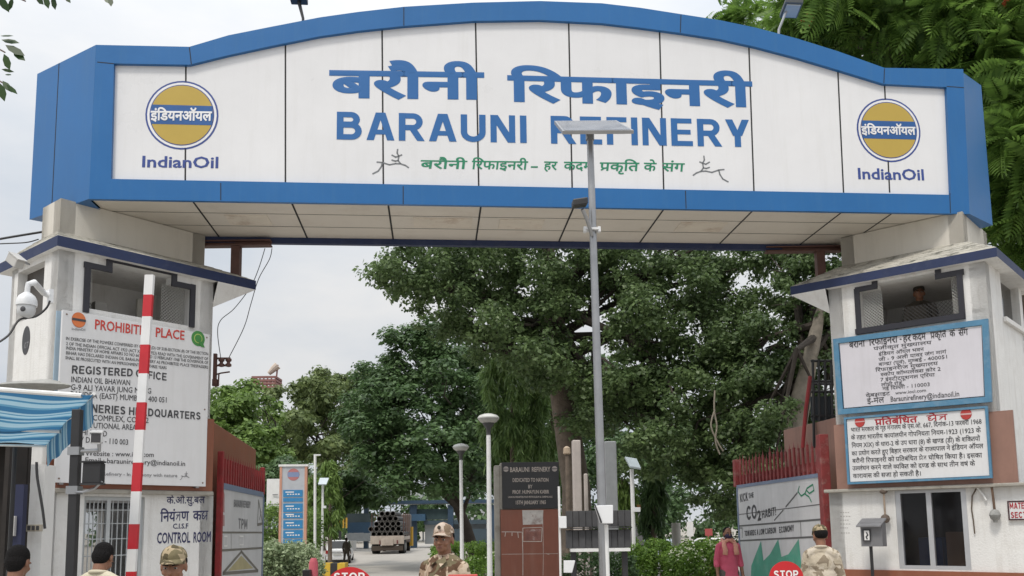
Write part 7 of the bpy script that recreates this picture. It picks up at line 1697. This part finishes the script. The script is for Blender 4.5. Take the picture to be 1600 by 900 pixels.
# weeping trees
def weeping(label, px, pyt, Y, wpx, hpx, n, m_, group=None, L=0.34, W=0.05):
    b = V3(base_at(px, Y)); top = V3(at(px, pyt, Y)); k = Y / F_PX; root = thing('weeping_tree', label, 'tree', tuple(b), group)
    MB().tube([b, (b + top) / 2, top], [0.12, 0.09, 0.03], 8).build('trunk', BARK, root, smooth=True)
    cl = []
    for i in range(80):
        t = rg.random(); z = pyt + hpx * t; r = wpx * k * (0.62 + 0.38 * min(1, t * 3)) * (0.6 + 0.55 * rg.random()); a = rg.random() * 2 * pi
        c = V3(at(px, z, Y)); cl.append((c + V3((cos(a) * r * .8, sin(a) * r * .8, 0)), V3((0.28, 0.28, 0.5)) * (wpx * k / 1.0) * 0.75))
    leaf_object('crown', cl, n, L, W, m_, root, droop=2.0, rng=rg); return root
weeping('tall weeping tree with drooping bright leaves behind the memorial, left one', 800, 545, 33, 56, 215, 24000, L_ASH, 'weeping trees inside the gate')
weeping('tall weeping tree with drooping leaves behind the pinkish column, middle one', 862, 575, 36, 52, 190, 20000, L_ASH, 'weeping trees inside the gate')
weeping('narrow light green weeping tree beside the thin white post', 516, 722, 44, 19, 110, 4500, L_LIGHT, 'weeping trees inside the gate', 0.36, 0.07)
weeping('short light green weeping tree half hidden behind the totem', 487, 742, 46, 14, 80, 2800, L_LIGHT, 'weeping trees inside the gate', 0.36, 0.07)
weeping('small bright weeping tree between the grey column and the tilted solar lamp', 972, 745, 27, 22, 70, 2800, L_LIGHT, 'weeping trees inside the gate', 0.3, 0.06)
weeping('dark green conical weeping tree right of the tilted solar lamp', 1020, 740, 29, 22, 100, 4500, L_DENSE, 'weeping trees inside the gate', 0.3, 0.06)
# hedges
def hedge(label, lobs, n, L, W, m_, base, group=None, name='hedge', flowers=None, rough=0.10):
    """a clipped hedge: leaves packed over the skin of each rounded lobe and a thin scatter inside, down to the ground."""
    root = thing(name, label, 'hedge' if name == 'hedge' else 'bush', base, group); lo = lobes_px(lobs); cl = []
    for c, r in lo:
        k = int(260 * (r[0] * r[2] + r[0] * r[1]) ** 0.5); d = rg.normal(size=(k, 3)); d[:, 2] = np.abs(d[:, 2]) * 1.0 - 0.35; d /= np.linalg.norm(d, axis=1)[:, None]
        sgn = np.sign(d) * np.abs(d) ** 0.62; rr = 0.80 + 0.24 * rg.random(k)
        for q, t in zip(sgn, rr):
            p = c + q * r * t * 0.98; g_ = gz(p[1]); p[2] = max(p[2], g_ + 0.06); s_ = rough * (0.6 + rg.random() * .8); cl.append((p, V3((s_, s_, s_))))
        for z_ in np.arange(gz(c[1]) + .1, c[2], 0.16):
            for _ in range(int(26 * r[0] + 8)): a_ = rg.random() * 2 * pi; cl.append((V3((c[0] + r[0] * cos(a_) * (.75 + .2 * rg.random()), c[1] + r[1] * sin(a_) * (.75 + .2 * rg.random()), z_)), V3((rough, rough, rough))))
    leaf_object('foliage', cl, n, L, W, m_, root, up=0.7, rng=rg, jitter=0.5)
    m = MB()
    for c, r in lo:
        for k in range(4): p = c + rg.normal(size=3) * r * 0.3; m.tube([(p[0], p[1], gz(p[1])), (p[0], p[1], c[2])], 0.02, 5)
    m.build('stem', BARK, root)
    if flowers:
        m = MB()
        for _ in range(flowers):
            c, r = lo[rg.integers(len(lo))]; d = rg.normal(size=3); d[2] = abs(d[2]) + .3; d[1] = -abs(d[1]) * .5; d /= np.linalg.norm(d); m.ell(c + np.sign(d) * np.abs(d) ** .62 * r * 1.0, .022, .022, .016, 6, 4)
        m.build('blossom', mat('cream blossom', (0.55, 0.58, 0.42), 0.8), root)
hedge('variegated pale green hedge below the totem', [(432, 897, 22, 30, 48, .8), (466, 899, 22.5, 28, 48, .8), (487, 915, 22, 10, 40, .6)], 22000, 0.085, 0.055, L_VAR, base_at(450, 22), rough=0.14)
hedge('clipped bright hedge behind the middle guard, the farther one', [(722, 868, 34, 42, 20, 1.2), (700, 864, 36, 26, 18, 1.2), (765, 870, 33, 22, 24, 1)], 16000, 0.085, 0.05, L_HEDGE, base_at(730, 34), 'clipped hedges along the drive')
hedge('clipped bright hedge left of the memorial, the nearest one', [(755, 905, 24, 34, 34, .9), (778, 905, 23.5, 14, 42, .6)], 14000, 0.065, 0.04, L_HEDGE, base_at(755, 24), 'clipped hedges along the drive', flowers=40)
hedge('clipped rounded hedge right of the ribbed barrier', [(1018, 895, 20, 38, 52, 1.0), (998, 905, 19.5, 24, 52, .9)], 18000, 0.065, 0.04, L_HEDGE, base_at(1018, 20), 'clipped hedges along the drive')
hedge('pale flowering hedge left of the man in pink', [(1090, 895, 19, 36, 48, .9), (1066, 902, 18.5, 24, 46, .8), (1114, 890, 19.5, 22, 46, .8)], 20000, 0.065, 0.04, L_HEDGE, base_at(1088, 19), 'clipped hedges along the drive', flowers=170)
hedge('dark low bush under the ribbed barrier', [(920, 900, 17, 40, 38, .6), (965, 900, 17, 28, 36, .6)], 9000, 0.07, 0.045, L_DENSE, base_at(930, 17), None, 'bush')
hedge('light green bush at the left of the totem foot', [(428, 830, 34, 18, 42, .8)], 5000, 0.11, 0.07, L_LIGHT, base_at(428, 34), None, 'bush', rough=0.2)
hedge('light green bush at the right of the totem foot', [(486, 835, 34, 10, 42, .8)], 3500, 0.11, 0.07, L_LIGHT, base_at(486, 34), None, 'bush', rough=0.2)
# far woods as one mass
cl = []
for x in np.arange(-75, 90, 4.2):
    for k in range(5):
        Yf = 112 + rg.random() * 18; cl.append((V3((x + rg.normal() * 2, Yf, gz(Yf) + 1 + rg.random() * (10.5 if -45 < x < -8 else 15))), V3((3.0, 3.0, 2.2)) * (.6 + .6 * rg.random())))
o_ = leaf_object('far_woods', cl, 42000, 0.8, 0.5, L_DENSE, loc=(0, 115, 0), rng=rg); tag(o_, kind='stuff')
# mid-distance dark understorey on the right
cl = []
for x in np.arange(2, 24, 1.0):
    for k in range(5):
        Yf = 52 + rg.random() * 8; cl.append((V3((x + rg.normal() * .6, Yf, gz(Yf) + rg.random() * 7)), V3((1.3, 1.3, 1.0)) * (.6 + .6 * rg.random())))
o_ = leaf_object('far_undergrowth', cl, 26000, 0.36, 0.24, L_DENSE, loc=(10, 52, 0), rng=rg); tag(o_, kind='stuff')
# branch tips of a near tree at the top left corner: its trunk stands to the left of the view
root = thing('near_tree', 'leafy twig tips of a near tree poking in at the top left corner', 'tree', (-6.2, 4.2, 0))
m = MB(); m.tube([(-6.2, 4.2, -.1), (-6.1, 4.2, 2), (-5.6, 4.2, 4.2), (-5.0, 4.3, 6.0)], [0.2, 0.17, 0.12, 0.07], 10); m.build('trunk', BARK, root, smooth=True)
m = MB(); tips = [(8, 82, 4.4), (5, 130, 4.4), (40, 2, 4.4), (84, -4, 4.4), (160, -22, 4.5), (168, -2, 4.5), (10, 4, 4.4)]
tw = []
for px, py, Y in tips:
    e = V3(at(px, py, Y)); s_ = V3((-5.3, 4.25, 5.2)); md = (s_ + e) / 2 + V3((0, 0, .25)); m.tube([s_, md, e], [0.03, 0.015, 0.004], 5); tw.append(e)
m.build('twig', BARK, root, smooth=True)
vs, fs = [], []
def leaf_at(p, d, L, W, nrm):
    d = V3(d) / np.linalg.norm(d); nrm = V3(nrm); s = np.cross(d, nrm); s /= np.linalg.norm(s); b = len(vs)
    vs.extend([p, p + d * L * .3 + s * W * .42, p + d * L * .65 + s * W * .45, p + d * L, p + d * L * .65 - s * W * .45, p + d * L * .3 - s * W * .42]); fs.append(tuple(range(b, b + 6)))
for (px, py, dx, dz, Lp) in ((2, 62, 1, -.2, 26), (8, 70, 1, -.55, 30), (14, 76, 1, -.25, 18), (20, 80, 1, -.8, 24), (6, 84, .4, -1, 26), (0, 56, 1, .05, 18), (2, 108, 1, -.05, 16), (8, 116, 1, -.3, 12), (4, 126, .8, -1, 22), (0, 130, .3, -1, 28), (10, 132, 1, -.9, 18), (0, -6, .5, -1, 24), (20, -4, -.4, -1, 20), (56, -6, .9, -1, 20), (70, -8, .3, -1, 22), (82, -6, .2, -1, 20), (100, -8, .8, -1, 16), (162, -8, .7, -1, 20), (172, -6, .2, -1, 18), (-4, -2, .8, -1, 22)):
    leaf_at(V3(at(px, py, 4.35 + .1 * rg.random())), (dx, .25 * rg.normal(), dz), Lp * 1.2 * 4.4 / F_PX, Lp * .5 * 4.4 / F_PX, (0.2 * rg.normal(), -1, .5 + .3 * rg.normal()))
m = MB(); m.add(vs, fs); m.build('leaves', leafmat('near leaves', (0.012, 0.03, 0.008), (0.035, 0.075, 0.018), 0.25, 0.4), root)
# ================================================================== people
SKIN = mat('brown skin', (0.235, 0.115, 0.07), 0.5, var=0.12, scale=14, bump=0.05, bscale=120, spec=0.4)
HAIR = mat('black hair', (0.010, 0.009, 0.009), 0.8, var=0.3, scale=40, bump=0.8, bscale=120, spec=0.15)
LIP = mat('lips', (0.17, 0.07, 0.055), 0.5); EYEW = mat('eye white', (0.42, 0.38, 0.35), 0.3); EYED = mat('eye dark', (0.012, 0.008, 0.006), 0.15)
CAMO = camo('tan camouflage cloth', [(0.40, 0.30, 0.22), (0.11, 0.066, 0.042), (0.17, 0.145, 0.09), (0.50, 0.405, 0.31)], 8.5)
CAMO_PALE = camo('pale desert camouflage cloth', [(0.46, 0.40, 0.31), (0.25, 0.205, 0.15), (0.53, 0.47, 0.385)], 8.0)
CAMO_CAP = camo('camouflage cap cloth', [(0.48, 0.40, 0.33), (0.20, 0.145, 0.10), (0.40, 0.30, 0.24)], 13.0)
CAMO_GRN = camo('olive camouflage cap cloth', [(0.36, 0.29, 0.19), (0.09, 0.075, 0.045), (0.17, 0.145, 0.085)], 14.0)
KHAKI = mat('dark khaki cloth', (0.055, 0.046, 0.034), 0.9, var=0.2, bump=0.5, bscale=20)
TROU = mat('grey brown trousers', (0.10, 0.09, 0.08), 0.9, var=0.15, bump=0.4, bscale=20)
SHOE = mat('black shoes', (0.02, 0.02, 0.02), 0.4)
def blob(name, mb, m_, parent, voxel, iters=3):
    me = bpy.data.meshes.new('tmp'); me.from_pydata(mb.v, [], mb.f); o = bpy.data.objects.new('tmp', me); COL.objects.link(o)
    r = o.modifiers.new('r', 'REMESH'); r.mode = 'VOXEL'; r.voxel_size = voxel; r.use_smooth_shade = True
    s = o.modifiers.new('s', 'SMOOTH'); s.factor = 0.5; s.iterations = iters
    bpy.context.view_layer.update(); dg = bpy.context.evaluated_depsgraph_get()
    nm = bpy.data.meshes.new_from_object(o.evaluated_get(dg)); nm.name = name
    bpy.data.objects.remove(o); bpy.data.meshes.remove(me)
    off = LOC[parent.name]; co = np.empty(len(nm.vertices) * 3, np.float32); nm.vertices.foreach_get('co', co); co = co.reshape(-1, 3) - off.astype(np.float32); nm.vertices.foreach_set('co', co.ravel())
    nm.polygons.foreach_set('use_smooth', [True] * len(nm.polygons)); nm.materials.clear(); nm.materials.append(m_); nm.update()
    q = bpy.data.objects.new(name, nm); COL.objects.link(q); q.parent = parent; LOC[q.name] = off; return q
def person(label, x, y, yaw, H, head_yaw=0, head_pitch=0, arms=None, shirt=CAMO, trousers=TROU, hat=None, hair=True, voxel=0.009, sleeve='long', scarf=None, mask=None, z=None, stride=0.0, collar=True, girth=1.0, lean=0.0, group=None, untucked=False):
    z = gz(y) if z is None else z
    root = thing('person', label, 'person', (x, y, z), group); s = H / 1.72; a = radians(yaw); ca, sa = cos(a), sin(a)
    def W(p):
        p = V3(p) * s; p = V3((p[0], p[1] - lean * max(0, p[2] - 0.9 * s), p[2])); return V3((x + ca * p[0] - sa * p[1], y + sa * p[0] + ca * p[1], z + p[2]))
    hy, hp = radians(head_yaw), radians(head_pitch)
    def Hd(p):
        q = V3(p) - V3((0, 0.0, 1.52)); q = V3((q[0], q[1] * cos(hp) - q[2] * sin(hp), q[1] * sin(hp) + q[2] * cos(hp))); q = V3((q[0] * cos(hy) - q[1] * sin(hy), q[0] * sin(hy) + q[1] * cos(hy), q[2]))
        return W(q + V3((0, 0.0, 1.52)))
    rotm = np.array([[ca, -sa, 0], [sa, ca, 0], [0, 0, 1]]); ch, sh_ = cos(a + hy), sin(a + hy); roth = np.array([[ch, -sh_, 0], [sh_, ch, 0], [0, 0, 1]]) @ np.array([[1, 0, 0], [0, cos(hp), -sin(hp)], [0, sin(hp), cos(hp)]])
    g = girth
    def limb(m, pts, rs, n=10):
        q = [W(p) for p in pts]; rs = [r * s for r in rs]; m.tube(q, rs, n)
        for p, r in zip(q, rs): m.ell(p, r * .98, r * .98, r * .98, n, 6)
    def he(m, c, rx, ry, rz, nu=14, nv=10): m.ell(Hd(c), rx * s, ry * s, rz * s, nu, nv, roth)
    def be(m, c, rx, ry, rz): m.ell(W(c), rx * s, ry * s, rz * s, 16, 10, rotm)
    if arms is None: arms = [[(-.175, .01, 1.375), (-.225, .03, 1.11), (-.235, -.05, .87)], [(.175, .01, 1.375), (.225, .03, 1.11), (.235, -.05, .87)]]
    legs = [[(-.095, 0, .90), (-.10, -.02 - stride, .49), (-.10, .02 + stride * .2, .09)], [(.095, 0, .90), (.10, -.02 + stride * .7, .49), (.10, .03 + stride * 1.6, .10)]]
    m = MB()
    he(m, (0, .012, 1.628), .075, .095, .090); he(m, (0, -.026, 1.58), .063, .068, .090); he(m, (0, -.045, 1.532), .047, .046, .038); he(m, (0, -.076, 1.518), .022, .018, .018)
    m.tube([Hd((0, -.092, 1.612)), Hd((0, -.108, 1.588)), Hd((0, -.119, 1.571)), Hd((0, -.098, 1.562))], [.009 * s, .011 * s, .015 * s, .010 * s], 8)
    for e in (-1, 1):
        he(m, (e * .012, -.102, 1.567), .010, .011, .008); he(m, (e * .030, -.080, 1.622), .030, .014, .010); he(m, (e * .040, -.062, 1.567), .024, .024, .022); he(m, (e * .077, .012, 1.585), .010, .020, .033)
    he(m, (0, -.090, 1.538), .025, .012, .012)
    m.tube([W((0, .03, 1.40)), W((0, .022, 1.47)), Hd((0, .008, 1.545))], [.045 * s, .054 * s, .058 * s], 12)
    be(m, (0, .0, 1.30), .155 * g, .095 * g, .15); be(m, (0, .0, 1.10), .14 * g, .092 * g, .16); be(m, (0, 0, .95), .155 * g, .10 * g, .12)
    m.tube([W((-.165, .015, 1.38)), W((0, .02, 1.42)), W((.165, .015, 1.38))], [.045 * s, .062 * s, .045 * s], 10)
    for sd, ar in zip((-1, 1), arms):
        limb(m, ar, [.052, .041, .029])
        hd = (V3(ar[2]) - V3(ar[1])); hd /= np.linalg.norm(hd); wv = V3(ar[2]); side = np.cross(hd, (0, 0, 1)) if abs(hd[2]) < .9 else V3((0, 1, 0)); side /= np.linalg.norm(side)
        pc = wv + hd * .05; limb(m, [wv, pc, wv + hd * .09], [.027, .036, .034], 8)
        nrm = np.cross(hd, side)
        for i, (o_, L_) in enumerate(((-.030, .066), (-.010, .078), (.010, .074), (.029, .058))):
            f0 = wv + hd * .095 + side * o_; f1 = f0 + hd * L_ * .55 + nrm * .008 * sd; f2 = f1 + hd * L_ * .40 + nrm * .024 * sd; limb(m, [f0, f1, f2], [.0098, .009, .0075], 6)
        t0 = wv + hd * .035 - side * .03; limb(m, [t0, t0 + hd * .035 - side * .022, t0 + hd * .068 - side * .026], [.012, .0105, .0085], 6)
    for lg in legs: limb(m, lg, [.082, .056, .042])
    body = blob('body', m, SKIN, root, voxel, 2)
    m = MB()
    for e in (-1, 1): he(m, (e * .031, -.0865, 1.598), .0125, .009, .0065, 10, 6)
    ey = m.build('eyes', EYEW, root, smooth=True)
    m = MB()
    for e in (-1, 1): he(m, (e * .031, -.0935, 1.598), .0065, .004, .0062, 8, 6)
    m.build('iris', EYED, ey, smooth=True)
    m = MB()
    for e in (-1, 1): m.tube([Hd((e * .012, -.0965, 1.616)), Hd((e * .032, -.0955, 1.622)), Hd((e * .052, -.080, 1.617))], [.004 * s, .006 * s, .003 * s], 6)
    m.build('eyebrows', HAIR, root, smooth=True)
    m = MB(); he(m, (0, -.0995, 1.5405), .022, .006, .0042); he(m, (0, -.0985, 1.534), .019, .006, .0045); m.build('lips', LIP, root, smooth=True)
    if hair:
        m = MB(); he(m, (0, .028, 1.640), .081, .094, .088, 20, 12); he(m, (0, .05, 1.592), .078, .066, .080); he(m, (0, .048, 1.55), .062, .045, .045); m2 = MB()
        keep = []
        if hat: 
            m = MB(); he(m, (0, .045, 1.622), .080, .073, .070, 20, 12)
        blob('hair', m, HAIR, root, 0.008, 1)
    # shirt
    m = MB(); k = .012
    be(m, (0, .0, 1.29), (.155 + k) * g, (.105 + k) * g, .165); be(m, (0, .0, 1.12), (.155 + k) * g, (.105 + k) * g, .18); be(m, (0, .0, .96), (.160 + k) * g, (.112 + k) * g, .15)
    if untucked: m.tube([W((0, 0, 1.25)), W((0, 0, 1.0)), W((0, 0, .80)), W((0, 0, .72))], [.15 * g * s, .165 * g * s, .185 * g * s, .19 * g * s], 20, ry=[.10 * g * s, .115 * g * s, .13 * g * s, .135 * g * s])
    m.tube([W((-.160, .012, 1.378)), W((-.085, .018, 1.415)), W((0, .02, 1.44)), W((.085, .018, 1.415)), W((.160, .012, 1.378))], [.056 * s, .060 * s, .066 * s, .060 * s, .056 * s], 12)
    for ar in arms:
        A_, B_, C_ = map(V3, ar); e_ = B_ + (C_ - B_) * (.88 if sleeve == 'long' else .1 if sleeve == 'half' else .35)
        limb(m, [A_, B_, e_], [.058, .054, .046 if sleeve == 'long' else .056])
    blob('shirt', m, shirt, root, max(voxel, .009), 3)
    if collar:
        m = MB()
        for e in (-1, 1):
            q = [W(p) for p in ((e * .010, -.092, 1.428), (e * .058, -.062, 1.468), (e * .084, -.080, 1.425), (e * .052, -.118, 1.384))]; m.prism(q, (W((0, -.10, 1.45)) - W((0, 0, 1.45))) * 0.06)
        m.tube([W((.068 * cos(t), .020 + .066 * sin(t), 1.468 + .010 * sin(t))) for t in np.linspace(-.75, pi + .75, 14)], .016 * s, 6)
        m.build('collar', shirt, root, smooth=True, sharp=60)
    m = MB(); be(m, (0, 0, .93), .168 * g, .115 * g, .10)
    for lg in legs: limb(m, lg, [.098, .072, .060])
    blob('trousers', m, trousers, root, max(voxel, .012), 2)
    m = MB()
    for lg in legs:
        an = V3(lg[2]); limb(m, [an + V3((0, .03, -.035)), an + V3((0, -.07, -.05)), an + V3((0, -.16, -.058))], [.045, .042, .032], 8)
    blob('shoes', m, SHOE, root, .012, 1)
    if hat:
        kind, hm = hat; m = MB(); n = 24
        # crown
        pts = []
        for i in range(8):
            t = i / 7 * pi / 2
            for j in range(n):
                b = 2 * pi * j / n; fr_ = 1 + .10 * max(0, -sin(b)); pts.append(Hd((.084 * cos(t) ** .75 * cos(b), .012 + .099 * cos(t) ** .75 * sin(b) * fr_, 1.650 + (.078 + .014 * max(0, -sin(b))) * sin(t) ** 1.0)))
        m.add(pts, [(i * n + j, i * n + (j + 1) % n, (i + 1) * n + (j + 1) % n, (i + 1) * n + j) for i in range(7) for j in range(n)])
        cp = m.build('cap', hm, root, smooth=True, sharp=180)
        m = MB(); pts = []
        for i in range(5):
            for j in range(13):
                b = -pi * (.10 + .80 * j / 12); r = 1 + .62 * (i / 4) * sin(-b) ** 1.1 if b < 0 else 1
                pts.append(Hd((.083 * cos(b) * (1 + .05 * i / 4), .012 + .100 * sin(b) * r * 1.08, 1.656 - .016 * (i / 4) - .022 * (cos(b) ** 2) * (i / 4 + .2))))
        m.add(pts, [(i * 13 + j, i * 13 + j + 1, (i + 1) * 13 + j + 1, (i + 1) * 13 + j) for i in range(4) for j in range(12)])
        br_ = m.build('brim', hm, cp, smooth=True, sharp=180); so = br_.modifiers.new('thick', 'SOLIDIFY'); so.thickness = 0.005
        if kind == 'badge':
            m = MB(); he(m, (0, -.106, 1.697), .016, .006, .016); m.build('cap_badge', KHAKI, cp, smooth=True)
    if scarf:
        m = MB()
        m.tube([W((.10 * cos(t), .02 + .085 * sin(t), 1.47 + .025 * sin(3 * t))) for t in np.linspace(0, 2 * pi, 22)], .032 * s, 8, caps=False)
        for e in (-1, 1): m.tube([W((e * .09, -.03, 1.48)), W((e * .11, -.10, 1.38)), W((e * .10, -.135, 1.30)), W((e * .112, -.138, 1.22))], [.035 * s, .045 * s, .05 * s, .05 * s], 8, ry=[.02 * s, .016 * s, .013 * s, .011 * s])
        m.tube([W((-.15, .02, 1.44)), W((0, .06, 1.45)), W((.15, .02, 1.44))], [.03 * s, .05 * s, .03 * s], 8)
        m.build('scarf', scarf, root, smooth=True, sharp=180)
    if mask:
        m = MB(); he(m, (0, -.043, 1.560), .069, .077, .058); m.build('face_mask', mask, root, smooth=True)
    return root
# middle guard behind the barricade, looking out at the road
Yg1 = 7.4; px = 693
person('guard in tan camouflage shirt and cap standing bareheaded to the road by the memorial'.replace('bareheaded to the road', 'upright'), at(px, 860, Yg1)[0], Yg1, -30, 1.72, head_yaw=15, shirt=CAMO, trousers=CAMO, hat=('badge', CAMO_CAP), voxel=0.006, sleeve='mid', girth=1.0,
       arms=[[(-.175, .01, 1.375), (-.235, .02, 1.11), (-.18, -.17, .96)], [(.175, .01, 1.375), (.24, .03, 1.11), (.19, -.16, .96)]])
Yg2 = 10.2
person('guard in pale desert camouflage seen from behind beside the right gate leaf', at(1283, 860, Yg2)[0], Yg2, 160, 1.66, head_yaw=22, head_pitch=10, shirt=CAMO_PALE, trousers=CAMO_PALE, hat=('plain', CAMO_GRN), sleeve='mid', girth=.96,
       arms=[[(-.155, .0, 1.375), (-.205, -.03, 1.12), (-.16, -.20, 1.0)], [(.155, .0, 1.375), (.205, -.03, 1.12), (.16, -.20, 1.0)]])
PINK = mat('bright pink shirt cloth', (0.52, 0.09, 0.15), 0.9, var=0.12, bump=0.5, bscale=16)
person('man in a bright pink shirt with a peach scarf and dark face cover', at(1138, 860, 15.8)[0], 15.8, 6, 1.63, shirt=PINK, trousers=TROU, scarf=mat('peach scarf', (0.55, 0.27, 0.20), 0.95, var=0.15, bump=0.5, bscale=20), mask=mat('dark violet cloth', (0.035, 0.025, 0.06), 0.9), sleeve='mid', collar=False, untucked=True)
person('guard in a camouflage cap, only his head rising above the bottom edge', at(272, 880, 5.6)[0], 5.6, 8, 1.60, head_pitch=8, shirt=CAMO, trousers=CAMO, hat=('plain', CAMO_GRN), voxel=0.007)
CREAM = mat('cream shirt cloth', (0.58, 0.53, 0.40), 0.9, var=0.08, bump=0.4, bscale=16)
person('dark haired man in a cream shirt seen from behind at the barred window', at(157, 880, 7.2)[0], 7.2, 172, 1.62, head_yaw=8, head_pitch=38, shirt=CREAM, trousers=TROU, sleeve='half', girth=1.12)
PBLUE = mat('pale blue shirt cloth', (0.42, 0.52, 0.60), 0.9, var=0.08, bump=0.4, bscale=16)
person('man in a pale blue shirt seen from behind at the dark kiosk', at(26, 880, 6.4)[0], 6.4, 184, 1.61, head_yaw=-4, head_pitch=20, shirt=PBLUE, trousers=TROU, sleeve='half', girth=1.15)
c = V3(at(541, 884, 55)); person('distant man in dark khaki walking past the parked white car', c[0], 55, 160, 1.72, shirt=KHAKI, trousers=KHAKI, hat=None, voxel=0.014, stride=0.10)
q = RW.pt(RW.uz(1437, 470, -0.8)[0], -0.8, 0); zf = at(1437, 446, q[1])[2]
person('dark capped sentry standing in the upper window of the right tower', q[0], q[1], -20, 1.68, shirt=KHAKI, trousers=KHAKI, hat=('plain', KHAKI), z=zf - 1.68, voxel=0.011)  # silhouette darkness is put into the sentry's cloth colour
bpy.data.objects.remove(_to); bpy.data.curves.remove(_tc)
